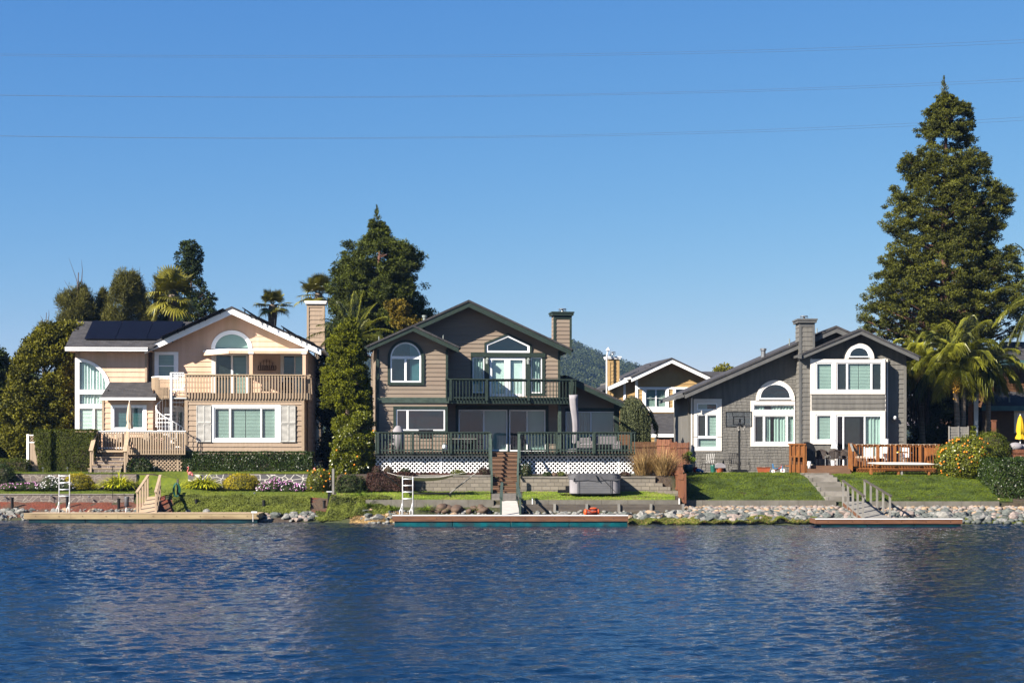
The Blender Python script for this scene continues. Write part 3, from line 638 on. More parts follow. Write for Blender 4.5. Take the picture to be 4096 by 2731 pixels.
# ---------------------------------------------------------------- low walls, curbs, docks, ramps, ladders
def wall_thing(name, label, m, x0, x1, pt, pb, Y, th=.3, cap=None, group=None):
    fr = Fr(name, label, 'wall', (x0+x1)/2, pb, Y, group=group); mb = MB(); fr.pb(mb, x0, x1, pt, pb+6, 0, th); mb.build('wall_face', m, fr.root)
    if cap: c = MB(); c.box(fr.a(x0)-.02, fr.a(x1)+.02, -.03, th+.03, fr.z(pt), fr.z(pt)+.05); c.build('coping', cap, fr.root)
    return fr
wall_thing('stone_wall', 'low flagstone wall along the red mulch bank behind the left dock', 'stone2', -300, 535, 1978, 2008, 83.40, .25, 'concrete')
wall_thing('stone_wall', 'mossy flagstone wall behind the white daisies at far left', 'stone2', -300, 545, 1897, 1957, 86.45, .3)
wall_thing('stone_wall', 'dark flagstone wall with white joints behind the purple flowers', 'stone', 752, 1330, 1897, 1957, 86.45, .3)
for lab, a, b, x0, x1 in (('short sloping end of the flagstone wall beside the left ramp', 545, 640, 545, 640), ('pale curved end of the flagstone wall under the flamingo', 735, 752, 735, 752)):
    fr = Fr('stone_wall_end', lab, 'wall', a, 1957, 86.45); mb = MB(); s = 1 if a < 700 else -1
    mb.slab([(fr.a(x0), 0 if s > 0 else 1.6), (fr.a(x1), 1.6 if s > 0 else 0), (fr.a(x1)+.0, 1.9 if s > 0 else .3), (fr.a(x0), .3 if s > 0 else 1.9)], -.1, fr.z(1897)); mb.build('wall_face', 'stone2' if s > 0 else 'stone', fr.root)
def panels(name, label, cat, m, x0, x1, pt, pb, Y, n, th=.14, post=None):
    fr = Fr(name, label, cat, (x0+x1)/2, pb, Y); mb = MB()
    for i in range(n):
        a, b = fr.a(x0+(x1-x0)*i/n), fr.a(x0+(x1-x0)*(i+1)/n); mb.box(a+.006, b-.006, 0, th, -.25, fr.z(pt))
    mb.build('panel', m, fr.root)
    if post:
        for i in range(n+1):
            p = MB(); a = fr.a(x0+(x1-x0)*i/n); p.box(a-.06, a+.06, -.1, -.003, -.2, fr.z(pt)+.02); p.build('post', post, fr.root)
    return fr
panels('concrete_curb', 'concrete curb edging the lawn below the hammock', 'curb', 'curb', 1462, 1975, 1998, 2022, 79.36, 5)
panels('concrete_curb', 'concrete curb edging the lawn below the hot tub', 'curb', 'curb', 2090, 2722, 1999, 2018, 79.36, 6)
panels('timber_retaining_wall', 'dark timber retaining wall above the rocks below the hot tub', 'retaining wall', 'oldtimber', 2090, 2732, 2016, 2047, 79.0, 5, .08, 'graywood')
panels('concrete_curb', 'long gray concrete curb between the green slope and the cobbles', 'curb', 'curb', 2735, 3345, 2000, 2022, 79.86, 8)
panels('concrete_curb', 'gray concrete curb right of the weathered ramp', 'curb', 'curb', 3470, 3998, 2004, 2034, 79.86, 7)
# block walls, stepped at the right
fr = Fr('block_wall', 'split face block wall behind the hammock', 'wall', 1800, 1962, 82.47); mb = MB(); fr.pb(mb, 1560, 1966, 1903, 1970, 0, .3); mb.build('wall_face', 'block', fr.root)
c = MB(); fr.pb(c, 1558, 1967, 1899, 1904, -.04, .32); c.build('coping', 'concrete', fr.root)
fr = Fr('block_wall', 'block wall stepping down behind the hot tub', 'wall', 2350, 1974, 82.47); mb = MB(); mb.prism(fr.pts([(2082, 1985), (2082, 1907), (2621, 1910), (2621, 1932), (2652, 1932), (2652, 1947), (2682, 1947), (2682, 1985)]), 0, .3)
for i, (x0, y0) in enumerate(((2621, 1932), (2652, 1947), (2682, 1962), (2700, 1977))): fr.pb(mb, x0-20, x0+30, y0, 2000, -.35*(i+1), -.35*i-.004)
mb.build('wall_face', 'block', fr.root); c = MB(); fr.pb(c, 2081, 2622, 1905, 1911, -.04, .32); c.build('coping', 'concrete', fr.root)

def dock(label, x0, x1, fx0, fx1, ytop, ywood, ywater, Y, dp, mw, mf, mtop, n):
    fr = Fr('floating_dock', label, 'dock', (x0+x1)/2, ywater, Y); z1, zw = fr.z(ytop), fr.z(ywood)
    top = MB(); a0, a1 = fr.a(x0), fr.a(x1); k = int((a1-a0)/.14)
    for i in range(k): top.box(a0+(a1-a0)*i/k+.004, a0+(a1-a0)*(i+1)/k-.004, .045, dp-.045, z1-.035, z1-.002)
    top.build('deck_boards', mtop, fr.root)
    for i in range(n):
        f = MB(); p0, p1 = a0+(a1-a0)*i/n, a0+(a1-a0)*(i+1)/n; f.box(p0+.004, p1-.004, 0, .045, zw, z1); f.build('fascia', mw, fr.root)
    f = MB(); f.box(a0, a0+.045, .047, dp, zw, z1); f.box(a1-.045, a1, .047, dp, zw, z1); f.box(a0+.05, a1-.05, dp-.045, dp, zw, z1); f.build('fascia', mw, fr.root)
    r = MB(); r.box(a0, a1, -.02, .05, z1+.001, z1+.03); r.build('edge_strip', 'white' if mw == 'redwood' else mtop, fr.root)
    b0, b1 = fr.a(fx0), fr.a(fx1); m = max(3, int((b1-b0)/2.4))
    for i in range(m):
        g = MB(); g.box(b0+(b1-b0)*i/m+.01, b0+(b1-b0)*(i+1)/m-.01, .06, dp-.06, -.25, zw); g.build('float', mf, fr.root, bevel=.02)
    for i in range(2*n): bl = MB(); x = a0+(a1-a0)*(i+.5)/(2*n); bl.tube([(x, -.02, (z1+zw)/2), (x, .0, (z1+zw)/2)], .018, 8); bl.build('bolt', 'black', fr.root)
    return fr
D1 = dock('tan painted floating dock at the left with a white ladder', 95, 1036, 112, 1030, 2053, 2075, 2089, 78.4, 1.7, 'dockwood', 'navy', 'deckwood', 5)
D2 = dock('middle floating dock with redwood edge and bright teal floats', 1569, 2513, 1577, 2511, 2062, 2084, 2103, 75.1, 1.6, 'redwood', 'teal', 'graywood', 4)
D3 = dock('redwood edged floating dock below the weathered gray ramp', 3262, 3850, 3285, 3846, 2076, 2094, 2106, 74.6, 1.5, 'redwood', 'navy', 'graywood', 3)
def ladder(label, px, w, ytop, ybot, rungs, Y):
    fr = Fr('dock_ladder', label, 'ladder', px, ybot, Y); w2 = fr.w(w/2); zt = fr.z(ytop)
    for s in (-1, 1):
        r = MB(); r.tube([(s*w2, .03, 0), (s*w2, .03, zt-.03), (s*w2, .03, zt)], .028, 8); r.build('side_rail', 'alu', fr.root, smooth=True)
        h = MB(); h.tube([(s*w2-.02, .12, .0), (s*w2-.10, .12, .30), (s*w2-.06, .08, .38), (s*w2+.0, .05, .62)], .024, 8); h.tube([(s*w2-.14, .05, 0), (s*w2-.14, .05, .22), (s*w2-.08, .05, .30), (s*w2-.03, .05, .2), (s*w2-.03, .05, 0)], .022, 8); h.build('handle', 'alu', fr.root, smooth=True)
    for y in rungs: g = MB(); g.tube([(-w2, .03, fr.z(y)), (w2, .03, fr.z(y))], .023, 8); g.build('rung', 'alu', fr.root, smooth=True)
ladder('white folding ladder standing up on the left tan dock', 257, 42, 1897, 2052, (1903, 1930, 1957, 1983), 78.7)
ladder('white folding ladder standing up on the middle teal dock', 1631, 41, 1906, 2061, (1915, 1941, 1967, 1994), 75.4)
# ramps
def ramp(name, label, L0, L1, R0, R1, Yn, Yf, m, posts, railh, mr, rm, n=9, th=.12):
    """L0/R0 near corners (px, py), L1/R1 far corners"""
    fr = Fr(name, label, 'ramp', (L0[0]+R0[0])/2, L0[1], Yn); D = Yf-Yn; P = lambda q, d: Vector(fr.p(q[0], q[1], d))
    a, b, c, d = P(L0, 0), P(R0, 0), P(R1, D), P(L1, D); bo = MB()
    for i in range(n):
        t0, t1 = i/n+.004, (i+1)/n-.004; q = [a.lerp(d, t0), b.lerp(c, t0), b.lerp(c, t1), a.lerp(d, t1)]
        k = len(bo.v); bo.v += [tuple(v) for v in q]+[tuple(v-Vector((0, 0, .04))) for v in q]; bo.f += [tuple(k+i for i in f) for f in ((0, 1, 2, 3), (4, 7, 6, 5), (0, 4, 5, 1), (1, 5, 6, 2), (2, 6, 7, 3), (3, 7, 4, 0))]
    bo.build('ramp_boards', m, fr.root)
    for p, q in ((a, d), (b, c)):
        s = MB(); s.bar(p-Vector((0, 0, .12)), q-Vector((0, 0, .12)), .05, .15); s.build('stringer', rm, fr.root)
        for t in posts: x = p.lerp(q, t); s = MB(); s.box(x.x-.045, x.x+.045, x.y-.045, x.y+.045, x.z-.2, x.z+railh); s.build('post', mr, fr.root)
        s = MB(); s.bar(p+Vector((0, -.12, railh+.02)), q+Vector((0, .05, railh+.02)), .13, .05); s.build('handrail', rm if rm != 'redwood' else 'oldtimber', fr.root)
    return fr
ramp('dock_ramp', 'tan painted wooden ramp from the left dock up to the lawn', (549, 2056), (592, 1984), (624, 2056), (640, 1984), 79.4, 82.9, 'deckwood', (.02, .26, .5, .75, .98), 1.06, 'tan_trim', 'deckwood')
ramp('dock_ramp', 'pale board ramp with dark green rails on the middle dock', (2004, 2064), (2008, 2001), (2081, 2064), (2068, 2001), 75.9, 79.2, 'plank', (.03, .97), .85, 'green2', 'green2', n=7)
ramp('dock_ramp', 'weathered gray wood ramp angling down to the right dock', (3454, 2072), (3371, 2005), (3562, 2072), (3457, 2003), 76., 79.8, 'graywood', (.02, .27, .5, .74, .98), 1.02, 'graywood', 'redwood', n=6)
# diagonal concrete garden steps (right)
fr = Fr('concrete_steps', 'diagonal concrete steps climbing the green slope to the orange deck', 'steps', 3360, 1999, 80.6)
for i in range(7):
    xl = 3314-i*16; d = -.5+i*.86; top = ground_z(WX(xl+40, 80.6+d+.86), 80.6+d+.86)+.03-fr.O.z; s = MB(); s.slab([(fr.a(xl, d), d), (fr.a(xl+99, d), d), (fr.a(xl+99-14, d+.9), d+.95), (fr.a(xl-14, d+.9), d+.95)], top-.35, top); s.build('step', 'concrete', fr.root)
    c = MB(); c.box(fr.a(xl-10, d), fr.a(xl, d)-.004, d-.02, d+.9, top-.35, top-.02); c.build('side_curb', 'concrete', fr.root)
# ---------------------------------------------------------------- rocks
def rockmesh(seed, sub=2, amp=.3, sm=False, round_=False):
    bm = bmesh.new(); bmesh.ops.create_icosphere(bm, subdivisions=sub, radius=1); q = Vector((seed*3.1, seed*1.7, 0))
    for v in bm.verts:
        n0 = v.co.normalized(); s = 1+amp*mnoise.noise(n0*1.1+q)+.12*mnoise.noise(n0*3+q); v.co = n0*s
        if not round_:
            for pl in range(4):
                nn = Vector((math.sin(seed+pl*2.3), math.cos(seed*2+pl*1.9), math.sin(seed*1.3+pl))).normalized(); dd = v.co.dot(nn)-.62
                if dd > 0: v.co -= nn*dd
    me = bpy.data.meshes.new('rock'); bm.to_mesh(me); bm.free()
    if sm: me.polygons.foreach_set('use_smooth', [True]*len(me.polygons))
    return me
MARK = [(-20, 'left picture edge'), (49, 'leftmost short black post'), (172, 'pink flowers'), (257, 'left white ladder'), (355, 'golden bush'), (450, 'thin garden stake'), (507, 'capped pole'), (650, 'left ramp'), (709, 'coiled hose'), (785, 'post near the hose'), (1055, 'post above rock heap'), (1125, 'purple flowers'), (1200, 'last purple flowers'), (1270, 'small orange bush'), (1440, 'arching grass tuft'), (1500, 'citrus tree'), (1580, 'reddish hedge'), (1700, 'block wall'), (1800, 'hammock'), (1900, 'hammock stand arm'), (1975, 'deck stairs'), (2110, 'green ramp rail'), (2230, 'shaded block wall'), (2300, 'left hot tub corner'), (2367, 'orange bundle'), (2440, 'right hot tub corner'), (2560, 'stepped block wall'), (2650, 'dry grass'), (2735, 'lowest red fence panel'), (2800, 'teal pot'), (2870, 'narrow cream window'), (2957, 'basketball pole'), (3054, 'terracotta box'), (3110, 'tricycle'), (3190, 'orange side screen'), (3280, 'concrete steps'), (3370, 'gray ramp top'), (3440, 'gray ramp'), (3570, 'gray ramp foot'), (3640, 'paddle board'), (3720, 'right orange deck end'), (3800, 'left orange bush half'), (3880, 'middle of orange bush'), (3960, 'clipped shrub'), (4040, 'dark hedge')]
TONE = {'rock': 'pale gray', 'rock_dark': 'greenish gray', 'rock_warm': 'tan', 'rock_pink': 'pinkish', 'rock_brown': 'brown'}
def rocks(name, label, cat, group, n, region, size, mats, sm=False, flat=.7, amp=.35, sub=2, Y=None):
    """region(): (px, Y, lift) of one stone"""
    meshes = []
    for i in range(4*len(mats)):
        me = rockmesh(i+1+len(group), sub, amp, sm, sm); me.materials.append(M[mats[i % len(mats)]]); me['tone'] = TONE[mats[i % len(mats)]]; meshes.append(me)
    for i in range(n):
        px, y, lift = region(); x = WX(px, y); r = R.uniform(*size)*(1+.3*(R.random() < .12)); o = bpy.data.objects.new(name, R.choice(meshes)); C.objects.link(o)
        o.location = (x, y, ground_z(x, y)+r*.2*flat+lift); o.scale = (r*R.uniform(.85, 1.35), r*R.uniform(.8, 1.1), r*flat*R.uniform(.8, 1.15)); o.rotation_euler = (R.uniform(-.35, .35), R.uniform(-.35, .35), R.random()*6.28)
        q = (y-shore(x)); row = 'at waterline' if q < .45 else 'mid bank' if q < 1.0 else 'high on bank'
        mk_ = min(MARK, key=lambda t: abs(t[0]-px)); side = 'just left of' if px < mk_[0]-12 else 'just right of' if px > mk_[0]+12 else 'straight below'
        tag(o, '%s %s %s %s %s %s the %s' % (('flat' if o.scale.z < .62*o.scale.x else 'tall' if o.scale.z > .8*o.scale.x else 'rough'), 'small' if r < size[0]*1.3 else 'large' if r > size[1]*.85 else 'medium', o.data['tone'], 'boulder' if name == 'brown_boulder' else 'rock', row, side, mk_[1]), cat, group)
U = R.uniform
rocks('riprap_rock', 'angular gray rock in the low bank at the left end of the tan dock', 'rock', 'rocks at the left end of the tan dock', 16, lambda: (U(-30, 100), U(81.2, 82.2), 0), (.16, .30), ('rock', 'rock_dark'))
rocks('scattered_rock', 'pale rock scattered on the red mulch behind the tan dock', 'rock', 'rocks scattered on the red mulch', 26, lambda: (U(110, 560), U(81.5, 82.3), 0), (.10, .22), ('rock', 'rock_warm', 'rock_dark'))
rocks('scattered_rock', 'gray rock in the shade under the left ramp', 'rock', 'rocks in the shade right of the left ramp', 9, lambda: (U(640, 830), U(80.6, 81.2), 0), (.14, .24), ('rock_dark', 'rock'))
rocks('riprap_rock', 'pale rock in the heap at the right end of the tan dock', 'rock', 'rocks heaped at the right end of the tan dock', 62, lambda: (U(1040, 1262), U(78.85, 80.2), .02), (.11, .21), ('rock', 'rock_dark', 'rock_pink'))
rocks('scattered_rock', 'angular rock among the grass tufts left of the teal dock', 'rock', 'rocks left of the teal dock', 20, lambda: (U(1440, 1600), U(78.2, 79.2), 0), (.10, .24), ('rock', 'rock_dark', 'rock_warm'))
rocks('scattered_rock', 'pale greenish rock behind the left part of the teal dock', 'rock', 'pale rocks behind the left part of the teal dock', 24, lambda: (U(1700, 1995), U(77.9, 78.6), 0), (.12, .25), ('rock', 'rock_dark', 'rock_warm'))
rocks('brown_boulder', 'rounded brown boulder under the curb below the hammock', 'boulder', 'brown boulders below the hammock', 14, lambda: (U(1700, 1990), U(78.9, 79.2), 0), (.20, .32), ('rock_brown',), True, .8)
rocks('riprap_rock', 'angular rock along the dark timber wall behind the orange bag', 'rock', 'rocks along the dark timber wall', 48, lambda: (U(2095, 2720), U(77.8, 78.7), .0), (.14, .31), ('rock', 'rock_dark', 'rock', 'rock_warm'))
rocks('riprap_rock', 'gray rock in the riprap between the teal dock and the right dock', 'rock', 'riprap below the green slope', 112, lambda: (U(2735, 3290), U(77.0, 78.3), .03), (.15, .30), ('rock', 'rock_dark', 'rock_dark', 'rock_pink'))
rocks('riprap_rock', 'gray rock in the riprap behind the right dock', 'rock', 'riprap behind the right dock', 26, lambda: (U(3290, 3450), U(76.9, 78.4), .03), (.15, .3), ('rock', 'rock_dark', 'rock_pink'))
rocks('riprap_rock', 'gray rock in the riprap right of the weathered ramp', 'rock', 'riprap right of the weathered ramp', 52, lambda: (U(3560, 4120), U(77.1, 78.6), .02), (.13, .30), ('rock', 'rock_dark', 'rock_pink'))
# cobbles nobody could count one by one: four meshes of stones
def cobbles(label, cat, n, region, size, m, seed):
    me0 = [rockmesh(seed+i, 1, .2, True, True) for i in range(4)]; VV = []; FF = []
    for i in range(n):
        px, y = region(); x = WX(px, y); r = U(*size); me = R.choice(me0); k = len(VV); ca, sa = math.cos(i*1.3), math.sin(i*1.3)
        for v in me.vertices: VV.append((x+r*1.2*(v.co.x*ca-v.co.y*sa), y+r*(v.co.x*sa+v.co.y*ca), ground_z(x, y)+r*.35+r*.75*v.co.z))
        FF += [tuple(k+j for j in p.vertices) for p in me.polygons]
    me = bpy.data.meshes.new('cobbles'); me.from_pydata(VV, [], FF); me.polygons.foreach_set('use_smooth', [True]*len(FF)); me.materials.append(M[m]); o = bpy.data.objects.new('cobbles', me); C.objects.link(o); tag(o, label, cat, None, 'stuff')
for m, lab, s in (('rock_warm', 'tan cobbles in the bed under the concrete curb', 1), ('rock_pink', 'pinkish cobbles in the bed under the concrete curb', 2), ('rock', 'pale gray cobbles in the bed under the concrete curb', 3)):
    cobbles(lab, 'cobbles', 330, lambda: (R.choice((U(2738, 3345), U(2738, 3440), U(3480, 4110))), 79.8-1.7*R.random()**1.5), (.08, .16), m, s)
cobbles('small broken stones lying between the riprap rocks', 'stones', 1100, lambda: (U(2735, 4110), U(76.9, 78.9)), (.06, .17), 'rock_dark', 9)
cobbles('small stones between the rocks along the shore of the middle garden', 'stones', 420, lambda: (U(1440, 2720), U(77.8, 79.)), (.04, .11), 'rock', 12)
cobbles('small stones on the left bank at the water edge', 'stones', 260, lambda: (U(-60, 560), U(80.9, 82.3)), (.04, .10), 'rock', 15)
# ---------------------------------------------------------------- shared house pieces
YAW = math.radians(7)
def gable_roof(fr, x0, ye0, xp, yp, x1, ye1, d0, depth, rake, th=.10, rm='roof', fm='white', name='roof', soffit=None, rk=None):
    """front edge: left eave (x0, ye0), ridge (xp, yp), right eave (x1, ye1) = top edge px at depth d0"""
    A, B, D = fr.a(x0, d0), fr.a(xp, d0), fr.a(x1, d0); za, zb, zd = fr.z(ye0, d0), fr.z(yp, d0), fr.z(ye1, d0)
    mb = MB(); mb.prism([(A-.03, za), (B, zb+.02), (D+.03, zd), (D+.03, zd-th), (B, zb-th), (A-.03, za-th)], d0-.04, d0+depth); o = mb.build(name, rm, fr.root)
    rk = rk or fr.w(rake); s = MB(); s.prism([(A, za-th-.001), (B, zb-th-.001), (B, zb-rk-th), (A, za-rk-th)], d0, d0+.045); s.build('rake_board', fm, o)
    s = MB(); s.prism([(B, zb-th-.001), (D, zd-th-.001), (D, zd-rk-th), (B, zb-rk-th)], d0, d0+.045); s.build('rake_board', fm, o)
    for q, z, sg in ((A, za, -1), (D, zd, 1)):
        s = MB(); s.prism([(q, z-th*.3), (q+sg*.13, z-th*.3), (q+sg*.10, z-th*.3-.13), (q, z-th*.3-.15)], d0+.05, d0+depth); s.build('gutter', fm, o)
    if soffit: s = MB(); s.prism([(A+.02, za-th-.002), (B, zb-th-.002), (D-.02, zd-th-.002), (D-.02, zd-th-.03), (B, zb-th-.03), (A+.02, za-th-.03)], d0+.05, d0+depth-.02); s.build('soffit', soffit, o)
    return o
def pipe(fr, par, px, yb, yt, d, r=.06, m='vent', hood=False):
    mb = MB(); a = fr.a(px, d); zb, zt = fr.z(yb, d), fr.z(yt, d); mb.tube([(a, d, zb-.4), (a, d, zt)], r, 10)
    if hood: mb.tube([(a, d, zt-.10), (a, d, zt+.02)], r*1.35, 10)
    return mb.build('vent_pipe', m, par, smooth=False)
def corner(fr, x0, x1, y0, y1, d, m, th=.05, name='corner_board', par=None):
    mb = MB(); fr.pb(mb, x0, x1, y0, y1, d-th, d+.10); return mb.build(name, m, par or fr.root)
def chimney(fr, x0, x1, yt, yb, d, dp, m, tm, cap, course=.24, cm=None, panel=None, arrest=None, cell=None, jit=0.):
    a0, a1, z0, z1 = fr.a(x0, d), fr.a(x1, d), fr.z(yb, d), fr.z(yt, d)
    o = siding(fr, 'chimney', m, [(a0, z0), (a0, z1), (a1, z1), (a1, z0)], d, course, lip=.024, cell=cell, jit=jit)
    k = MB(); k.box(a0+.01, a1-.01, d+.02, d+dp, z0, z1-.005); k.build('chimney_core', m, o)
    s = MB()                                             # left and right faces get courses as well
    for q, sg in ((a0, -1), (a1, 1)):
      s = MB(); zb = z0
      while zb < z1-.02:
        zt = min(zb+course, z1-.01); s.poly([(q+sg*.03, d, zb), (q+sg*.03, d+dp, zb), (q+sg*.004, d+dp, zt), (q+sg*.004, d, zt)]); s.poly([(q+sg*.03, d, zb), (q+sg*.03, d+dp, zb), (q, d+dp, zb), (q, d, zb)])
        zb = zt
      s.build('side_siding', m, o)
    t = MB(); w = fr.w(9)
    for q0, q1 in ((a0-.04, a0-.04+w), (a1+.04-w, a1+.04)): t.box(q0, q1, d-.045, d+.07, z0, z1)
    t.box(a0-.04+w+.002, a1+.04-w-.002, d-.042, d+.0, z1-fr.w(14), z1); t.build('trim', tm, o)
    c = MB(); zc = fr.z(cap, d); c.box(a0-.13, a1+.13, d-.14, d+dp+.12, z1+.002, z1+(zc-z1)*.6); c.box(a0-.17, a1+.17, d-.18, d+dp+.16, z1+(zc-z1)*.6+.002, zc); c.build('cap', cm or tm, o)
    if arrest:
        x0, x1, y0, y1 = arrest; am = fr.a((x0+x1)/2, d+dp/2); r = fr.w((x1-x0)/2); z0, z1 = fr.z(y1, d), fr.z(y0, d)
        s = MB(); s.lathe([(r*.7, z0-.02), (r*.7, z0+.02)], am, d+dp/2); s.lathe([(r, z1-.04), (r, z1), (r*.3, z1+.02)], am, d+dp/2, 16)
        for i in range(16): q = 6.2832*i/16; s.bar((am+r*.97*math.cos(q), d+dp/2+r*.97*math.sin(q), z0), (am+r*.97*math.cos(q), d+dp/2+r*.97*math.sin(q), z1-.03), .012)
        s.lathe([(r*.45, z0), (r*.3, z0+.1), (.02, z0+.14)], am, d+dp/2, 10); s.build('spark_arrestor', 'steel', o)
    return o
# ---------------------------------------------------------------- left house (tan)
h = Fr('tan_house', 'tan shingled two storey house at the left with solar panels and white trim', 'house', 900, 1880, 90.0, math.radians(3.5))
TC = .29; zt = lambda y, d=0: h.z(y, d)
d2 = 2.0                                                # upper wall stands back behind the balcony
gr = gable_roof(h, 578, 1386, 927, 1226, 1284, 1388, d2-.85, 12.5, 24, soffit='tan')
holes = [arc(h, 858, 995, 1393, 1334, d2, base=1400), rect(h, 862, 988, 1418, 1590, d2), rect(h, 1132, 1212, 1420, 1590, d2), rect(h, 632, 698, 1417, 1512, d2), ]
w1 = [(h.a(616, d2), zt(1610, d2)), (h.a(616, d2), zt(1384, d2)), (h.a(927, d2), zt(1238, d2)), (h.a(1232, d2), zt(1384, d2)), (h.a(1232, d2), zt(1610, d2))]
siding(h, 'wall', 'tan', w1, d2, TC, holes, .03, (.25, .9), .012)
corner(h, 610, 618, 1395, 1720, d2, 'tan_trim')
mb = MB(); q = h.a(1232, d2); mb.box(q-.15, q-.02, d2+.05, 13, -.3, zt(1400, d2))
for i in range(int((zt(1405, d2)+.2)/.29)): z = -.2+i*.29; mb.poly([(q+.03, d2, z), (q+.03, 13, z), (q-.02, 13, z+.28), (q-.02, d2, z+.28)])
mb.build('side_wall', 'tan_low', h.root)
mb = MB(); mb.box(h.a(618, d2), h.a(1230, d2), d2+.5, 11.9, -.4, zt(1420, d2)); mb.build('back_wall', 'dark_room_fill', h.root)
a = arc(h, 845, 1009, 1394, 1321, d2, 18, base=1396); b = arc(h, 861, 993, 1392, 1337, d2, 18, base=1395)
window(h, 858, 995, 1334, 1394, d2, outline=a, inner=b, backs=[('shade', 862, 992)], name='arched_window', depth=.07)
window(h, 632, 698, 1417, 1512, d2, 3, h=((1462, 1466),), casing=(14, 15, 9, 6), cm='white', backs=[('blind', 635, 695)])
window(h, 862, 988, 1419, 1590, d2, 3, v=((924, 932),), casing=(16, 14, 5, 0), cm='cream', backs=[('screen', 865, 925), ('blind', 932, 985)], name='sliding_door')
window(h, 1134, 1212, 1421, 1590, d2, 2, v=((1177, 1182),), casing=(12, 3, 4, 0), cm='cream', backs=[('screen', 1136, 1178), ('shade', 1182, 1210)], name='sliding_door', fm='cream')
# porch roof with two columns over the balcony
p = MB(); p.slab([(h.a(812, d2), d2-.02), (h.a(918, .1), .1), (h.a(1231, .1), .1), (h.a(1231, d2), d2-.02)], zt(1402, .1), zt(1394, .1)); po = p.build('porch_roof', 'white', h.root)
p = MB(); p.bar((h.a(812, d2), d2-.02, zt(1409, .1)), (h.a(918, .15), .15, zt(1407, .1)), .09, .17); p.bar((h.a(918, .15), .15, zt(1407, .1)), (h.a(1230, .15), .15, zt(1407, .1)), .09, .17); p.build('beam', 'tan', po)
for x in (925, 960, 990, 1040, 1100, 1160): p = MB(); p.bar((h.a(x, .3), .3, zt(1405, .1)), (h.a(x, .3)-.1, d2-.05, zt(1403, .1)), .05, .14); p.build('rafter', 'tan_trim', po)
for x0, x1 in ((997, 1011), (1210, 1223)):
    p = MB(); h.pb(p, x0, x1, 1413, 1592, .10, .29); c = p.build('column', 'tan', h.root); p = MB(); h.pb(p, x0-4, x1+3, 1408, 1414, .05, .34); p.build('capital', 'white', c)
# balcony: floor, fascia, railing
p = MB(); p.box(h.a(742, 0), h.a(1240, 0), -.02, d2, zt(1598, 0), zt(1570, 0)-.02); bf = p.build('balcony', 'tan_trim', h.root)
railing(h, 742, 1222, 1497, 1592, -.12, 41, bf, 'deckwood', 'tan_trim', .065, (), .1, .05, .16)
rr = railing(h, 1222, 1240, 1500, 1592, .2, 4, bf, 'tan_trim', 'tan_trim', .05)
p = MB()
for i in range(11): p.box(h.a(1238, 0), h.a(1238, 0)+.03, i*.19, i*.19+.05, zt(1592), zt(1503))
p.box(h.a(1238, 0)-.04, h.a(1238, 0)+.07, -.15, d2, zt(1503), zt(1497)); p.build('side_railing', 'tan_trim', bf)
# lower storey
holes = [rect(h, 856, 1105, 1628, 1756, 0)]
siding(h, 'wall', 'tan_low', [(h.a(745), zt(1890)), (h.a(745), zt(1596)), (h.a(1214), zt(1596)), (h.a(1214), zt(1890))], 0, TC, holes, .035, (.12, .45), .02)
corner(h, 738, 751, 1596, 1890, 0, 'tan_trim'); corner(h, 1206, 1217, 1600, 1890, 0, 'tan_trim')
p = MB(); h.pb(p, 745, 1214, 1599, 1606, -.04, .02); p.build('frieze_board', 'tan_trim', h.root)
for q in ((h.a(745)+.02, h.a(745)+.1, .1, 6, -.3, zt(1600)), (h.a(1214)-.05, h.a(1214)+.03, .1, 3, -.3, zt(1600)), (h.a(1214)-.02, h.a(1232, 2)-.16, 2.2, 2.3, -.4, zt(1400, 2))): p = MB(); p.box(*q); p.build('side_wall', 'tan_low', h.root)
window(h, 856, 1105, 1629, 1756, 0, 5, v=((916, 924), (1042, 1048)), casing=(9, 17, 10, 12), cm='white', backs=[('blind', 861, 914), ('blind', 926, 981), ('blind', 984, 1042), ('blind', 1050, 1100)])
for x0, x1 in ((786, 845), (1123, 1182)):
    s = MB(); m0 = (x0+x1)/2
    for a0, a1 in ((x0, m0), (m0, x1)):
        for b0, b1 in ((1621, 1692), (1695, 1767)):
            s.ring(rect(h, a0, a1, b0, b1, 0), rect(h, a0+3, a1-3, b0+3, b1-3, 0), -.09, -.04)
            A0, A1, Z0, Z1 = h.a(a0+3), h.a(a1-3), zt(b1-3), zt(b0+3)
            for i in range(14): z = Z0+(Z1-Z0)*i/14; s.poly([(A0, -.085, z), (A1, -.085, z), (A1, -.05, z+.058), (A0, -.05, z+.058)])
    h.pb(s, x0, x1, 1621, 1767, -.045, -.037); s.build('shutter', mat('pale_gray_shutter_paint', (.70, .68, .63), rough=.5) if x0 == 786 else bpy.data.materials['pale_gray_shutter_paint'], h.root)
# chimney behind the right slope
chimney(h, 1230, 1296, 1214, 1400, d2+2.4, 1.0, 'tan_low', 'tan_trim', 1203, .255, 'white', cell=(.2, .5), jit=.01)
